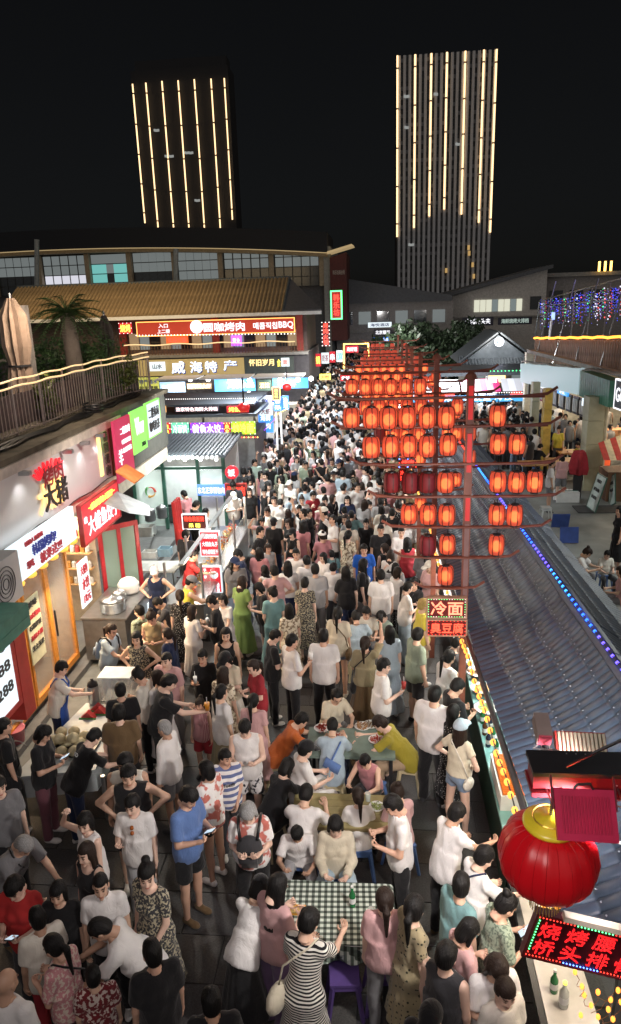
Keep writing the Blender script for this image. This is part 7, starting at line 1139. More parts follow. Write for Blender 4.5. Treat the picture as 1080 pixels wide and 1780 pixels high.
ROWSP = '''40,1455,bend,-120,buzz,tee,grey,trousers,char,0,1,elderly grey haired man in a grey shirt bending towards the lower crowd,G
22,1527,phone,175,tousled,tee,red,trousers,char,1,1,short haired woman in a bright red shirt holding a phone
98,1537,stand,180,bob,tee,black,trousers,black,1,.95,person in a black printed tee between the red shirt and the black tank top
145,1415,tohead,140,bob,sleeveless,white,trousers,grey,1,1,woman in a white sleeveless top raising a hand to her ear
147,1468,stand,150,fringe,tank,black,trousers,black,1,1,woman in a black tank top looking down in front of the white sleeveless top
173,1523,stand,190,buzz,polo,white,trousers,black,0,1,man with cropped hair in a white polo shirt facing the camera
253,1505,stand_turn,150,bun,dress,flwb,-,-,1,1.02,woman in a black dress covered in pale leaf print
228,1385,cup,175,tousled,tee,white,trousers,lgrey,0,1,young man in a white tee with sunglasses on his collar
222,1333,hips,185,short,sleeveless,black,shorts,char,0,1,stocky man in a black sleeveless top with elbows out
216,1312,stand,180,short,sleeveless,offw,trousers,brown,0,1.02,man in a cream sleeveless top behind the stocky man in black
172,1598,bend,100,buzz,tee,white,trousers,black,0,1,man with shaved hair and rumpled white tee leaning over seen from above
62,1580,stand,40,short,tee,offw,trousers,maroon,0,.95,boy with black hair in an off-white tee beside the floral blouse
88,1627,phone,70,ponytail,blouse,flwp,trousers,mauve,1,.97,woman with a ponytail and a pink floral blouse crossed by a black strap
160,1683,stand,20,short,tee,pais,shorts,black,0,.8,short haired child in a dark red and pale patterned top
262,1637,stand,30,short,tee,black,trousers,black,0,1.03,broad man in a plain black tee seen from behind at the bottom of the crowd
366,1722,stand,10,short,tee,black,trousers,black,0,.97,black haired person in dark clothes by herself at the bottom of the dark gap
8,1690,stand,-20,bald,tee,white,trousers,grey,0,1,bald man in a white tee seen from behind at the bottom corner
167,1266,bend,-45,short,tee,black,trousers,navy,0,1,man in a black tee leaning in to look at the coconuts
74,1262,phone,-95,bob,tee,black,trousers,mauve,1,1,woman in a black tee and dark maroon trousers with a phone by the coconuts
5,1250,stand,-60,short,tee,black,trousers,black,0,1,person in black with a bag half cut off at the picture edge
-4,1352,stand,-150,short,tee,grey,trousers,black,0,1,man in a grey tee stepping out at the picture edge
108,1150,reach,-75,tousled,tee,offw,trousers,navy,0,1,fruit vendor in a beige tee wearing a blue apron
208,1188,stand,15,short,tee,black,trousers,char,0,.98,man in a black tee standing right behind the man in brown at the fruit table
205,1226,stand,10,short,tee,brown,shorts,char,0,1,man in a loose olive brown tee seen from behind at the fruit table
238,1163,phone,80,bun,blouse,offw,trousers,black,1,1,woman in a cream blouse and black trousers side on by the glass box
194,1086,reach,-110,ponytail,tee,sky,trousers,sky,1,.97,woman in a pale blue tee with a backpack by the cooking counter
236,1100,hips,170,wavy,sleeveless,flwb,trousers,white,1,.98,woman with wavy hair in a floral sleeveless top and white sleeves
262,1063,phone,175,bun,sleeveless,khaki,trousers,black,1,1,woman in a khaki grey sleeveless top facing the camera
241,1053,stand,60,short,tee,camo,shorts,char,0,.95,man in a camouflage shirt near the red door
289,1093,stand,75,ponytail,tee,navy,trousers,char,1,.95,woman in a navy tee turned towards the khaki top
270,1040,bend,100,short,tee,char,shorts,char,0,.97,person in a dark top bending forward below the visor man
312,1026,stand,10,ponytail,dress,dotb,-,-,1,1,woman in a black dress with tiny white dots seen from behind
334,1053,cup,-40,long,dress,white,-,-,1,.95,long haired girl in a short white dress beside the dotted dress
366,1036,phone,95,tousled,tee,black,trousers,black,0,1.04,tall young man in a loose black tee looking down beside the white dress
392,1093,stand,185,long,tank,black,skirt,black,1,1,woman with very long hair and a black tank top facing the camera
288,1136,stand,160,buzz,tee,pink,trousers,grey,0,1,man with thinning hair in a pale pink tee
272,1166,stand,60,bob,dress,white,-,-,1,.96,woman in a white sleeveless dress half hidden by the man in black
291,1174,reach,-80,short,tee,black,trousers,black,0,1.03,large man in a black tee reaching an orange drink across
351,1131,cup,180,short,tee,black,trousers,char,1,.98,woman in a black square neck top holding a drink bag
391,1135,phone,150,bob:black,blouse,cream,skirt,offw,1,.97,woman in a black cap and cream patterned blouse
388,1160,stand,-30,long,dress,flwc,-,-,1,.98,long haired woman in a cream floral dress seen from behind
438,1149,phone,120,ponytail,tee,maroon,trousers,pink,1,.98,woman in a dark red tee holding a snack
385,1191,stand,-50,ponytail,tee,white,skirt,khaki,1,1,woman with a ponytail and a fitted white tee above a taupe skirt
440,1207,stand,-15,ponytail,dress,pink,-,-,1,.92,girl with a hair clip and a pale pink dress seen from behind
284,1253,stand,70,buzz,long,white,shorts,grey,0,.98,older man in a white linen shirt with cropped grey hair,G
425,1253,phone,180,short,sleeveless,white,shorts,lilt,0,1,man in a white sleeveless shirt and black patterned shorts
391,1304,stand_turn,190,tousled,tee,stru,trousers,char,1,.93,smiling youngster in a blue and white striped tee
357,1324,stand,60,bob,tee,flwr,hotpants,black,1,.98,woman in a white and pink blotched long tee with bare legs
328,1370,phone,-120,short,tee,blue,shorts,black,0,1.05,tall man with glasses in a blue tee and black shorts
431,1398,phone,180,bob,tee,flwr,trousers,black,1,.95,grey haired elderly woman hugging a black backpack on her front,G
346,1215,stand,160,bun,sleeveless,chk,shorts,maroon,1,.78,small girl in a pink checked top among the adults
528,1240,sit_lean,-80,short,tee,orange,trousers,grey,0,1,seated man in a bright orange tee hunched over the dishes
578,1248,sit_eat,-5,short,tee,sky,trousers,navy,0,1,seated man in a pale blue tee with a blue sling bag on his back
660,1246,sit_lean,75,tousled,tee,olive,trousers,tan,1,1,seated woman in a mustard olive tee hunched over the dishes
586,1201,sit_eat,200,ponytail,tee,cream,trousers,grey,1,.97,seated woman in a pale yellow tee at the far side of the crowded table
532,1290,sit,-70,short:black,blouse,white,trousers,white,1,1,seated person in white with a black baseball cap
503,1318,sit_lean,-40,bob,dress,black,-,-,1,1,seated woman in a black dress leaning at the end of the plank table
532,1366,sit_eat,-15,short,tee,white,trousers,grey,0,1,seated man in a white tee with his back to the checked table
634,1313,sit_eat,150,short,sleeveless,rose,shorts,char,0,.85,boy with glasses in a salmon top at the plank table
622,1371,sit,0,ponytail,tee,white,skirt,purple,1,.9,girl with a long ponytail and a white tee seated at the plank table
690,1363,sit,20,bun,tee,pink,trousers,char,1,.92,person with a red strap seated behind the man in the white polo
683,1384,phone,95,short,polo,white,trousers,black,0,1.02,man in a white polo with a dark collar standing by the checked table
516,1438,sit_eat,180,short,tee,white,trousers,lgrey,0,.85,boy in a white tee seated with a hand at his mouth
583,1422,sit,175,bob,long,cream,wide,sky,1,.98,woman in a cream long sleeved blouse and pale jeans seated before the checked table
455,1522,bend,-30,bob:black,blouse,white,skirt,black,1,.98,woman in a white lace blouse with a black hat bending at the table
483,1524,phone,-45,long,blouse,pink,wide,purple,1,1,woman with long black hair in a pink top and purple trousers leaning over
537,1584,reach,-25,tousled,dress,strb,-,-,1,1,short haired woman in a black and white striped dress with a cream bag
669,1547,stand,0,ponytail,tee,pink,trousers,grey,1,.95,woman in a pink tee and grey trousers with her back to the camera
721,1560,stand_turn,-70,ponytail,dress,dotk,-,-,1,1,woman in an olive khaki dress sprinkled with black dots
778,1641,stand,-40,short,sleeveless,char,trousers,char,0,1.02,man in a dark grey sleeveless top seen from behind
749,1752,stand,150,short:black,tee,black,trousers,black,0,1,person in a shiny black leather cap at the bottom edge
803,1521,stand_turn,-60,short,tee,teal,trousers,char,0,1,man in a teal tee queueing at the pale counter
817,1600,phone,-75,bob,blouse,pink,trousers,brown,1,.97,woman with short dark hair and a pink shirt beside the patterned blouse
846,1473,reach,-70,short,tee,white,trousers,black,0,1,man in a white tee with a black shoulder strap reaching to the counter
797,1398,reach,-60,short,polo,white,trousers,black,0,1,man in a pale button shirt standing at the counter above the big lantern
882,1556,phone,-80,bun,blouse,flwg,trousers,sage,1,1,woman with a hair bun and a grey-green mottled blouse using a phone at the counter
866,1666,phone,-170,bob,tee,white,trousers,grey,1,.98,woman in a white tee looking down by the pale counter
880,1707,cup,-160,short,tee,offw,trousers,grey,1,.96,dark haired woman with pale top in the bottom corner by the counter
757,1193,stand,-30,buzz,tee,white,trousers,black,0,1.06,big man in a white tee and black trousers seen from behind
797,1181,phone,-70,short,tee,black,trousers,black,0,1.02,man with glasses in a black tee beside the mast
790,1226,stand,-60,long,dress,dotb,-,-,1,.96,woman in a black sparkling dress hidden behind the blue cap
802,1253,hips,-50,long:sky,crop,cream,hotpants,denim,1,1,woman in a pale blue cap with long hair and denim shorts
783,1131,phone,-60,ponytail,tee,white,shorts,grey,1,1,woman in a loose white tee with a thin black strap by the mast
799,1108,reach,-80,short,tee,char,trousers,char,0,1,man in a dark tee at the counter behind the mast
727,1092,stand_turn,-70,short,tee,sage,shorts,char,0,1.03,tall man in a grey-green tee walking past the stinky tofu sign
737,1042,stand,-80,tousled,tee,yellow,shorts,tan,0,.97,person with bleached hair and a yellow tee half behind the mast signs,B
711,1012,phone,-75,ponytail,tee,white,wide,sky,1,.98,woman in a white tee and pale jeans holding up a white paper
692,986,stand,-60,bob,tee,white,trousers,dotb,1,.98,woman in a white top and dark floral trousers beside the mast signs
668,1146,cup,-85,short,tee,white,shorts,black,0,1,young man in a printed white tee holding a red cup
677,1088,stand,10,long,maxi,sky,-,-,1,.97,girl with very long black hair and a pale blue tiered dress
635,1107,raise_arm,-10,ponytail,blouse,khaki,skirt,brown,1,.98,woman in a beige blouse holding her phone up over the crowd
588,1056,stand,-15,ponytail,tee,cream,hotpants,denim,1,1,woman in a cream tee with a brown shoulder bag and denim shorts
562,1094,stand,-8,short,tee,white,trousers,black,0,1.04,man in a plain white tee seen from behind next to the printed one
508,1103,cup,-60,short,tee,white,trousers,black,0,1.03,man in an oversized white tee eating from a bowl
479,1095,phone,-75,short,tee,black,trousers,black,0,1,young man in a black tee left of the oversized white tee
619,1063,sit_eat,0,short,tee,sky,trousers,denim,0,1,seated man in a pale tee with his back turned in the middle of the street
637,1056,sit,180,short,tee,offw,trousers,grey,0,.95,seated man facing the camera behind the pale tee
662,1063,sit_eat,120,short,tee,mint,trousers,grey,0,.9,seated youngster in mint looking down in the middle of the street
473,1021,stand_turn,20,bun,maxi,teal,-,-,1,1,woman in a teal dress with a pink shoulder strap
502,1050,stand,15,long,dress,flwc,-,-,1,.96,long haired woman in a cream and brown patterned dress behind the teal dress
530,1004,stand,-10,short,dress,flwb,-,-,1,1.02,short haired woman in a dark speckled dress seen from behind
500,976,stand,5,long,crop,white,skirt,navy,1,1,woman with straight long hair in a white top and navy skirt
548,981,stand,-5,short,tee,lgrey,trousers,grey,0,1.02,man in a light grey tee seen from behind beside the navy skirt
533,966,stand,10,short,tee,white,trousers,char,0,1,man in a white tee just ahead of the light grey tee
421,1002,phone,-30,long,maxi,green,-,-,1,.98,woman in a leaf green dress by the snack cart
449,1014,phone,110,bob,tee,black,shorts,char,1,.97,person in a black tee with white sneakers beside the green dress
662,990,stand,0,short,tee,white,trousers,grey,0,1.03,man in a bright white tee seen from behind below the boy in blue
633,947,stand,180,short,tee,royal,trousers,black,0,.98,boy in a royal blue tee facing the camera with a white bag
606,923,stand,-40,ponytail,maxi,flwc,-,-,1,.97,woman in a cream patterned long dress left of the boy in royal blue
577,957,stand,0,short,tee,teal,shorts,black,0,.8,child wearing a blue backpack seen from behind
268,985,hips,175,short:white,tank,navy,shorts,navy,0,1.02,man in a navy tank top and white visor, hands on hips beside the red door
338,956,reach,-80,short,tee,red,trousers,royal,0,1,cook in a red tee working behind the snack cart
323,921,stand,-20,short,tee,char,trousers,char,0,1.03,man in a dark grey shirt seen from behind near the kiosk
332,1002,reach,-70,short:grey,sleeveless,yellow,trousers,black,0,1,vendor in a grey cap and yellow sleeveless top at the cart end
319,853,reach,60,short,tee,rose,trousers,navy,0,1,kiosk cook in a pink vest seen inside the lit doorway
341,871,phone,-60,short,tee,black,trousers,black,0,1,person in black standing at the kiosk window
358,884,stand,-60,short,tee,grey,trousers,black,0,1,grey topped person just below the kiosk window
413,956,phone,100,short,tee,navy,trousers,char,0,1,man in a dark navy tee waiting on the street side of the cart
1023,953,sit_eat,-120,bun,tee,white,trousers,grey,1,.97,diner with a hair bun seated in the courtyard
1057,958,sit,180,short,tee,offw,trousers,char,0,.8,child in a white and black top seated in the courtyard
1078,985,sit,70,long,tee,pink,trousers,grey,1,.95,long haired diner in pale pink seated at the courtyard edge
961,800,stand,-100,short,tee,white,shorts,grey,0,1,person in white by the diners under the arcade
978,790,stand,0,bob,blouse,pink,shorts,grey,1,.95,person in pale pink beside the arcade diners
1004,768,sit_eat,90,short,tee,yellow,trousers,char,0,1,diner in a yellow tee under the arcade
940,772,sit_eat,-60,short,tee,black,trousers,char,0,1,diner in black by the yellow pillar
968,760,sit_eat,-90,tousled,tee,char,trousers,char,0,1,diner in dark grey behind the cream pillar
1078,880,stand,90,long,dress,black,-,-,1,1,woman in black walking at the courtyard edge with a bag
972,742,stand,160,bun,blouse,yellow,trousers,grey,1,1,waitress in a pale yellow blouse under the arcade
643,838,stand,5,ponytail,maxi,pink,-,-,1,1.02,woman in a long pale pink dress standing beside another pink dress
675,845,stand,-5,long,maxi,rose,-,-,1,1,woman in a deeper rose pink dress beside the pale one
705,846,stand,0,short,long,brown,trousers,brown,0,1.05,man in a rust brown shirt next to the rose pink dress'''
rowsp = []
def shorten(s, n):
    w = s.split()[:n]
    while w[-1] in ('a', 'the', 'in', 'of', 'with', 'and', 'at', 'by', 'his', 'her', 'over', 'on', 'to', 'before', 'behind', 'white', 'black', 'checked'): w.pop()
    return ' '.join(w)
for ln in ROWSP.split('\n'):
    f = ln.split(','); hm = None
    if f[-1] in ('G', 'B'): hm = {'G': HG, 'B': HBl}[f.pop()]
    px, py, pose, rot, hair, top, tc, bot, bc, fem, sc = f[:11]; rowsp.append((float(px), float(py))); P_ = {}
    if 'waitress' in f[11] or 'diner' in f[11]: pass
    t, B = place(float(px), float(py), pose, float(rot), hair, top, tc, None if bot == '-' else bot, bc, int(fem), float(sc), ','.join(f[11:]), hairmat=hm, wide=1.1 if ('stocky' in ln or 'big man' in ln or 'large man' in ln or 'elderly' in ln) else 1.)
    P_ = t
    if pose.startswith('sit'):
        lab = ','.join(f[11:]); stool(Vector((t.location.x, t.location.y, 0)), random.choice(['cream', 'brown', 'blue', 'grey']) if 'olive' not in lab else 'cream', 'plastic stool under the ' + shorten(lab, 11), .435 * float(sc), math.radians(float(rot)))
PB = {l: (t, B) for t, B, l in PLIST}
def find(k): return next((t, B) for t, B, l in PLIST if k in l)
def acc(k, name, label, cat, parts):    # thing worn or held by a person; parts: (name, MB in the person's frame, material)
    t, B = find(k); M = Matrix.Translation(t.location) @ Matrix.Rotation(t.rotation_euler.z, 4, 'Z') @ Matrix.Diagonal((*t.scale, 1)); root = thing(name, label, cat, t.location)
    for n_, mb_, mt in parts(B):
        mb_.v = [M @ v for v in mb_.v]; mb_.build(n_, mt, root, True)
def V3(a): return Vector([float(x) for x in a])
XX, YY = Vector((1, 0, 0)), Vector((0, 1, 0))
def phone_parts(B):
    p = V3((B.wr[1] + B.wr[-1]) / 2) + V3(B.fd[1]) * .06 + Z * .04 if abs(B.wr[1][0]) < .14 else V3(B.wr[1]) + V3(B.fd[1]) * .1; return [('case', MB().box(p, (.075, .15, .01), (XX, (YY + Z * .6).normalized(), (Z - YY * .6).normalized())), M_black), ('screen', MB().box(p + (Z - YY * .6).normalized() * .007, (.066, .138, .003), (XX, (YY + Z * .6).normalized(), (Z - YY * .6).normalized())), emi('phone_screen', (.5, .6, .7), .8))]
for k, lab in (('dark maroon trousers', 'smartphone in the hands of the woman by the coconuts'), ('in a blue tee and black shorts', 'smartphone held by the tall man in blue'), ('mottled blouse', 'smartphone held by the woman in the mottled blouse'), ('bright red shirt', 'smartphone held by the woman in bright red')): acc(k, 'phone', lab, 'phone', phone_parts)
acc('holding her phone up', 'phone', 'smartphone raised above the crowd taking a picture', 'phone', lambda B: [('case', MB().box(V3(B.wr[1]) + Z * .13, (.075, .01, .15), (XX, YY, Z)), M_black)])
def strap(B, s, r, side=1, front=True):
    pts = []; sp = V3(B.sp)
    for a in np.linspace(0, 6.283, 22):
        u = .22 + .28 * math.cos(a); pts.append(V3(B.P0) + sp * (.24 + .26 * math.cos(a)) + V3(B.M @ np.array([side * .15 * math.cos(a), r * math.sin(a), 0])))
    return MB().tube(pts, s, 5, caps=False)
def backpack(front):
    sg = 1 if front else -1
    def f(B):
        M3 = B.M; w = lambda a, b, c: V3(B.P0 + M3 @ np.array([a, b, c])); prof_ = [(.08, 0), (.13, .03), (.145, .18), (.13, .3), (.06, .37), (.02, .38)]; m = MB().lathe((0, 0, 0), prof_, 14, squash=lambda k: 1); m.v = [w(v.x, sg * (.17 + v.y * .6), v.z + .06) for v in m.v]; pk = MB().box((0, 0, 0), (.17, .05, .14), (XX, YY, Z)); pk.v = [w(v.x, sg * (.255) + v.y, v.z + .17) for v in pk.v]; st2 = MB()
        for s in (1, -1): st2.tube([w(s * .09, sg * .19, .4), w(s * .11, sg * .12, .52), w(s * .12, 0, .56), w(s * .12, -sg * .1, .5), w(s * .13, -sg * .13, .3)], .018, 5)
        return [('bag', m, cmat(cur)), ('pocket', pk, cmat(cur)), ('strap', st2, M_black)]
    return f
cur = 'char'; acc('hugging a black backpack', 'backpack', 'black backpack worn on the chest of the elderly woman', 'backpack', backpack(True)); cur = 'royal'; acc('wearing a blue backpack', 'backpack', 'blue backpack on the back of the child', 'backpack', backpack(False)); cur = 'denim'; acc('by the cooking counter', 'backpack', 'grey-blue backpack on the woman in pale blue', 'backpack', backpack(False))
acc('blue sling bag', 'sling_bag', 'blue sling bag across the back of the seated man in pale blue', 'bag', lambda B: [('strap', strap(B, .016, .15), cmat('blue')), ('pouch', (lambda m: (setattr(m, 'v', [V3(B.P0 + B.M @ np.array([v.x, -.165 + v.y, .16 + v.z])) for v in m.v]), m)[1])(MB().box((0, 0, 0), (.26, .07, .13), ((XX - Z * .5).normalized(), YY, (Z + XX * .5).normalized()))), cmat('blue'))])
def shoulder_bag(col, sz, side=1, z=-.05, yo=-.03):
    def f(B):
        w = lambda a, b, c: V3(B.P0 + B.M @ np.array([a, b, c])); m = MB().ball((0, 0, 0), 1, 12, 7); m.v = [w(side * (.2) + v.x * sz[0], yo + v.y * sz[1], z + v.z * sz[2]) for v in m.v]; return [('pouch', m, cmat(col)), ('strap', MB().tube([w(side * .2, yo, z + sz[2] * .6), w(side * .16, -.13, .3), w(-side * .06, -.1, .52), w(-side * .1, .0, .56), w(-side * .05, .11, .45), w(side * .14, .13, .15), w(side * .2, yo + .05, z + sz[2] * .6)], .01, 5), cmat(col))]
    return f
acc('with a cream bag', 'shoulder_bag', 'cream crescent shoulder bag hanging on the striped dress', 'bag', shoulder_bag('cream', (.08, .17, .13), -1, -.02, -.12)); acc('brown shoulder bag', 'shoulder_bag', 'brown leather bag on the woman in denim shorts', 'bag', shoulder_bag('brown', (.06, .16, .12), 1)); acc('holding her phone up', 'shoulder_bag', 'black shoulder bag on the woman filming the crowd', 'bag', shoulder_bag('black', (.06, .15, .11), -1, -.12)); acc('denim shorts', 'shoulder_bag', 'small cream bag at the hip of the woman in the pale blue cap', 'bag', shoulder_bag('offw', (.05, .1, .08), 1)) if False else None
acc('pale blue cap with long', 'shoulder_bag', 'small pale bag at the hip of the woman in the pale blue cap', 'bag', shoulder_bag('offw', (.05, .11, .09), 1, -.02)); acc('facing the camera with a white bag', 'shoulder_bag', 'white bag carried by the boy in royal blue', 'bag', shoulder_bag('white', (.13, .1, .12), 0, .02, .2)); acc('crossed by a black strap', 'shoulder_bag', 'black bag with a cross strap on the pink floral blouse', 'bag', shoulder_bag('black', (.06, .14, .11), 1, 0)); acc('black shoulder strap reaching', 'shoulder_bag', 'dark messenger bag on the man reaching to the pale counter', 'bag', shoulder_bag('navy', (.07, .15, .12), -1, 0)); acc('half cut off', 'shoulder_bag', 'large black handbag at the picture edge', 'bag', shoulder_bag('black', (.08, .18, .15), 1, -.1)); acc('elderly grey haired man', 'shoulder_bag', 'black strap bag of the elderly man in grey', 'bag', shoulder_bag('black', (.05, .12, .1), -1, 0))
acc('sunglasses on his collar', 'sunglasses', 'amber sunglasses hooked on the collar of the white tee', 'sunglasses', lambda B: [('lens', MB().ball(V3(B.P0 + B.sp * .41) + YY * .135 + Z * .035, .026, 8, 5, (1, .4, 1)), pbr('amber_lens', (.35, .1, .02), .2)), ('lens', MB().ball(V3(B.P0 + B.sp * .41) + YY * .14 - Z * .03, .026, 8, 5, (1, .4, 1)), pbr('amber_lens', (.35, .1, .02), .2))])
def hold(k, lab, mat_, dz=.03): acc(k, 'drink_cup', lab, 'cup', lambda B: [('cup', MB().lathe(V3(B.wr[1]) + V3(B.fd[1]) * .08 + Z * dz, [(.027, 0), (.037, .11), (.034, .11)], 10), mat_), ('straw', MB().tube([V3(B.wr[1]) + V3(B.fd[1]) * .08 + Z * (dz + .1), V3(B.wr[1]) + V3(B.fd[1]) * .08 + Z * (dz + .2)], .005, 4), M_white)])
hold('holding a red cup', 'red paper cup held by the young man in a printed tee', M_redp); hold('holding a drink bag', 'pale drink cup held by the woman in the square neck top', M_white); hold('reaching an orange drink', 'orange drink cup held out by the large man in black', pbr('orange_drink', (.8, .35, .03), .3)); hold('eating from a bowl', 'white paper bowl held by the man in the oversized tee', M_white); hold('short white dress', 'clear cup held by the girl in the short white dress', M_white)
# blue apron, on the vendor
t, B = find('fruit vendor'); m = MB(); w = lambda a, b, c: V3(B.P0 + B.M @ np.array([a, b, c])); vs = []; 
for i in range(9):
    for j in range(11):
        a = (i / 8 - .5) * 2.4 * (1 if j < 7 else .5); zz = -.42 + j * .085; vs.append((w(math.sin(a) * .2, math.cos(a) * .176, zz) if zz > -.05 else Vector((math.sin(a) * .215, math.cos(a) * .18 + .0, B.P0[2] + zz))))
m.add(vs, [(i * 11 + j, (i + 1) * 11 + j, (i + 1) * 11 + j + 1, i * 11 + j + 1) for i in range(8) for j in range(10)]); me = m.mesh('apron', None, Vector(), True); me.materials[0] = None; sub('apron', me, cloth('cloth_apron', (.03, .1, .45)), t, Matrix.Identity(4))
m = MB()
for s in (1, -1): m.tube([w(s * .07, .165, .42), w(s * .1, .07, .53), w(s * .09, -.06, .53), w(s * .02, -.13, .35)], .012, 4)
me = m.mesh('apron_strap', None); sub('apron_strap', me, cloth('cloth_apron', (.03, .1, .45)), t, Matrix.Identity(4))
# lettering on shirts
def chest_text(k, body, w_, h_, col, up=.36, back=False, dep=.15):
    t, B = find(k); m = MB(); sg = -1 if back else 1; w2 = lambda a, b, c: V3(B.P0 + B.M @ np.array([a, b, c])); put_text(m, body, Vector(), Vector((-sg, 0, 0)), Z, w_, h_, .03)
    vs = []
    for v in m.v: vs.append(w2(v.x, sg * (math.sqrt(max(.0, 1 - (v.x / .2) ** 2)) * dep + abs(v.y) * .2), up + v.z))
    m.v = vs; me = m.mesh('shirt_print', None); sub('shirt_print', me, col, t, Matrix.Identity(4))
chest_text('striped tee', 'sYueth', .2, .05, M_black, .33, dep=.172); chest_text('coconuts', 'YIO', .1, .05, M_white, .4, True, .165)
# ---- middle distance crowd, still one by one
TOPC = ['white'] * 13 + ['black'] * 5 + ['offw'] * 2 + ['offw', 'offw', 'cream', 'black', 'black', 'black', 'black', 'char', 'grey', 'grey', 'lgrey', 'lgrey', 'navy', 'sky', 'sky', 'pink', 'pink', 'khaki', 'brown', 'sage', 'mint', 'teal', 'rose', 'maroon', 'flwb', 'flwc', 'stru', 'camo', 'dotb', 'purple', 'tan']
CNAME = dict(white='white', offw='off-white', cream='cream', black='black', char='charcoal', grey='dark grey', lgrey='light grey', navy='navy', sky='pale blue', pink='pale pink', khaki='khaki', brown='brown', sage='sage green', mint='mint', teal='teal', rose='rose pink', maroon='maroon', flwb='dark floral', flwc='cream floral', stru='striped', camo='mottled green', dotb='black dotted', purple='purple', tan='tan', denim='denim blue')
KN = dict(tee='tee', polo='polo shirt', sleeveless='vest', blouse='blouse', dress='dress', maxi='long dress', tank='tank top', crop='cropped top', long='long sleeved top')
HN = dict(short='short hair', tousled='tousled hair', buzz='cropped hair', bob='bobbed hair', long='long hair', ponytail='a ponytail', bun='a hair bun', wavy='wavy hair')
taken = [(p.location.x, p.location.y) for p, _, _ in PLIST]; used = set(l for _, _, l in PLIST); BN = dict(trousers='trousers', shorts='shorts', skirt='skirt', hotpants='short shorts', wide='wide trousers')
VAR = []
R5 = random.Random(11)
for i in range(64):
    fem = R5.random() < .5
    if fem: pose = R5.choice(['stand', 'stand_turn', 'phone', 'cup', 'walk', 'tohead', 'crossed']); top = R5.choice(['tee', 'tee', 'blouse', 'dress', 'sleeveless']); bot = None if top == 'dress' else R5.choice(['trousers', 'shorts', 'skirt'])
    else: pose = R5.choice(['stand', 'stand_turn', 'phone', 'walk', 'eat', 'hips', 'raise_arm']); top = R5.choice(['tee', 'tee', 'tee', 'polo']); bot = R5.choice(['trousers', 'shorts'])
    VAR.append((pose, top, bot, int(fem)))
def facing_word(r): r = (r + 360) % 360; return 'walking away' if r < 60 or r > 300 else 'turned sideways' if r < 120 or r > 240 else 'seen head-on'
cand = []; NP = 300 - pcount
blocked = lambda s, t: (t < -3.1 and s < 19.5) or (t < -4.4) or t > 1.15
s_ = 12.6
while s_ < 40:
    t_ = -4.3 + R5.uniform(0, .4)
    while t_ < 1.1:
        cand.append((s_ + R5.uniform(-.2, .2), t_ + R5.uniform(-.12, .12))); t_ += R5.uniform(.44, .66) if s_ > 17 else R5.uniform(.5, .8)
    s_ += .56 if s_ > 17 else .66
far = []; n_mid = 0; grid = {}
def near_taken(x, y, d): return any((x - a) ** 2 + (y - b) ** 2 < d * d for a, b in taken)
for s_, t_ in cand:
    if blocked(s_, t_): continue
    p = W(s_, t_)
    if near_taken(p.x, p.y, .37): continue
    taken.append((p.x, p.y))
    if n_mid >= NP: far.append((s_, t_)); continue
    n_mid += 1
    for _ in range(60):
        pose, top, bot, fem = R5.choice(VAR); tc, bc = R5.choice(TOPC), R5.choice(['black', 'char', 'navy', 'denim', 'grey', 'black', 'khaki', 'white']); hair = R5.choice(['long', 'ponytail', 'bob', 'bun', 'wavy', 'long'] if fem else ['short', 'short', 'tousled', 'buzz']); hat = R5.choice(['black', 'white', 'offw', 'navy']) if R5.random() < .1 else None; rot = R5.choice([0, 0, 0, 180, 180, 160, -20, 20, 90, -90, -150, 140]) + R5.uniform(-25, 25)
        lab = '%s in a %s %s%s with %s, %s' % ('woman' if fem else 'man', CNAME[tc], KN[top], '' if not bot else ' and %s %s' % (CNAME[bc], BN[bot]), HN[hair] if not hat else 'a %s cap' % CNAME[hat], facing_word(rot))
        if lab not in used and len(lab.split()) <= 16: break
    used.add(lab); person_at(p, 0, pose, rot, hair + (':' + hat if hat else ''), top, tc, bot, bc, fem, R5.uniform(.9, 1.07) * (.97 if fem else 1.01), lab, near=s_ < 19, group='visitors crowding the street')
rb_ = random.Random(3); mid = [q for q in PLIST if q[2] not in PB and q[1].P0[2] > .8]
for q in rb_.sample(mid, 26):
    cur = rb_.choice(['black', 'black', 'navy', 'char', 'rose', 'offw', 'teal', 'brown']); t, B, l = q; PLIST.insert(0, (t, B, l)); k_ = l
    if rb_.random() < .55: acc(k_, 'backpack', '%s backpack on the %s' % (CNAME[cur], shorten(l, 11)), 'backpack', backpack(False))
    else: acc(k_, 'shoulder_bag', '%s shoulder bag of the %s' % (CNAME[cur], shorten(l, 10)), 'bag', shoulder_bag(cur, (.06, .14, .11), rb_.choice((1, -1)), -.02))
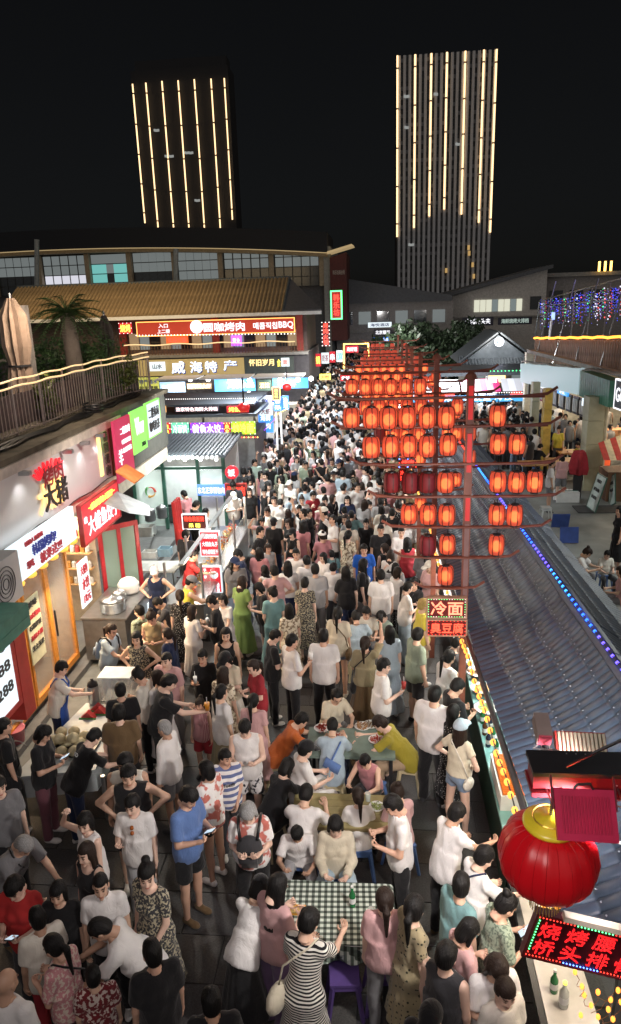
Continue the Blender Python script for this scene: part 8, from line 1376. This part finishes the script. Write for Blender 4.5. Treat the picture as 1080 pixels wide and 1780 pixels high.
# ---- the far crowd reads as one mass
while s_ < 78:
    t_ = -4.2 + R5.uniform(0, .4)
    while t_ < (1.2 if s_ < 44 else 4.5):
        far.append((s_ + R5.uniform(-.25, .25), t_)); t_ += R5.uniform(.42, .7)
    s_ += .6
for _ in range(260): far.append((R5.uniform(30, 46), R5.uniform(2.4, 6.6)))   # people by the market canopy, beyond the grey roof
for _ in range(46): q = FA + fd * R5.uniform(.5, LF) - fn * R5.uniform(.7, 4.6); far.append((q.dot(D), q.dot(N)))
for _ in range(26): far.append((R5.uniform(27, 33), R5.uniform(4.2, 6.)))
def lowp():
    m = MB(); m.lathe((0, 0, .0), [(.12, .75), (.17, .85), (.15, 1.1), (.19, 1.32), (.15, 1.42), (.055, 1.46), (.05, 1.5)], 8, squash=lambda k: 1.15 if k in (0, 4) else (.75 if k in (2, 6) else 1)); a = MB(); a.tube([(.2, 0, 1.38), (.25, .02, 1.12), (.24, .12, .88)], .045, 5, .03); a.tube([(-.2, 0, 1.38), (-.25, .02, 1.12), (-.22, .12, .88)], .045, 5, .03); a.lathe((0, .01, 1.59), [(.03, -.12), (.07, -.06), (.078, .0), (.07, .06)], 7)
    l = MB(); l.tube([(.09, 0, .88), (.1, 0, .0)], .085, 5, .06); l.tube([(-.09, 0, .88), (-.1, 0, .0)], .085, 5, .06); h = MB(); h.lathe((0, -.015, 1.6), [(.05, -.1), (.09, -.04), (.1, .02), (.085, .08), (.04, .115), (.005, .12)], 7); return m, a, l, h
LP = [(np.array([v[:] for v in q.v]), q.f) for q in lowp()]
far_m = [pbr('far_skin', SK and (.45, .28, .2), .6, var=.1)] ; fm = {}; FV, FF, FM = [], [], []; mats = [cmat(k) for k in ('white', 'offw', 'black', 'char', 'grey', 'lgrey', 'navy', 'sky', 'pink', 'khaki', 'sage', 'denim')]; mats += [far_m[0], HB]; vo = 0
for s_, t_ in far:
    p = np.array(W(s_, t_)[:]); a = R5.choice([0, 0, math.pi]) + R5.uniform(-.7, .7); sc = R5.uniform(.9, 1.06); c_, sn = math.cos(a), math.sin(a); Rm = np.array([[c_, sn, 0], [-sn, c_, 0], [0, 0, 1]]) * sc; mi = (R5.choice([0, 0, 0, 0, 1, 1, 2, 2, 2, 3, 4, 5, 5, 6, 7, 8, 9, 10]), 12, R5.choice([2, 2, 3, 6, 11, 4]), 13)
    for (v, f), k in zip(LP, mi): FV.append(v @ Rm + p); FF += [tuple(i + vo for i in q) for q in f]; FM += [k] * len(f); vo += len(v)
me = bpy.data.meshes.new('far_crowd'); me.from_pydata(np.concatenate(FV).tolist(), [], FF); [me.materials.append(q) for q in mats]; me.polygons.foreach_set('material_index', FM); me.polygons.foreach_set('use_smooth', [True] * len(FF)); me.update(); o = bpy.data.objects.new('far_crowd', me); COL.objects.link(o); o['kind'] = 'stuff'; o['label'] = 'dense far crowd filling the street to its end'
# ---------------------------------------------------------------- fill lights added to brighten the street crowd, and floodlight beams
for i, (s_, t_, e_, c_) in enumerate(((12.5, -4.2, 110, (1, .9, .78)), (18.5, -4.4, 300, (.95, 1, .97)), (25, -4.2, 390, (.95, .97, 1)), (33, -4, 500, (.97, .97, 1)), (43, -2, 600, (1, .98, .95)), (54, 0, 600, (1, .97, .95)))): lamp('street_fill_light', 'AREA', W(s_, t_, 5.0), e_, c_, .5, (.25, .15, -1))
lamp('footbridge_fill', 'AREA', W(.9, -.6, 6.4), 52, (1, .85, .83), 1.6, (-.1, .75, -.7)); lamp('shop_spill_fill', 'AREA', W(11.2, -5.3, 2.55), 90, (1, .7, .42), .8, (.9, 0, -1)); lamp('courtyard_fill', 'AREA', W(15, 8.5, 6.5), 210, (.95, 1, .95), 1.5, (-.45, .1, -1)); lamp('floodlight_beam', 'SPOT', ats(1018, 1417, 3.2) - Z * .05, 380, (1, .8, .78), .12, (-.42, .9, -.85), 2.0); lamp('floodlight_beam_b', 'SPOT', ats(1010, 1303, 4.05), 420, (1, .93, .88), .12, (-.28, .95, -.5), 1.9)  # bridge, shop-door and courtyard fills are unseen additions; beams come from the floodlights
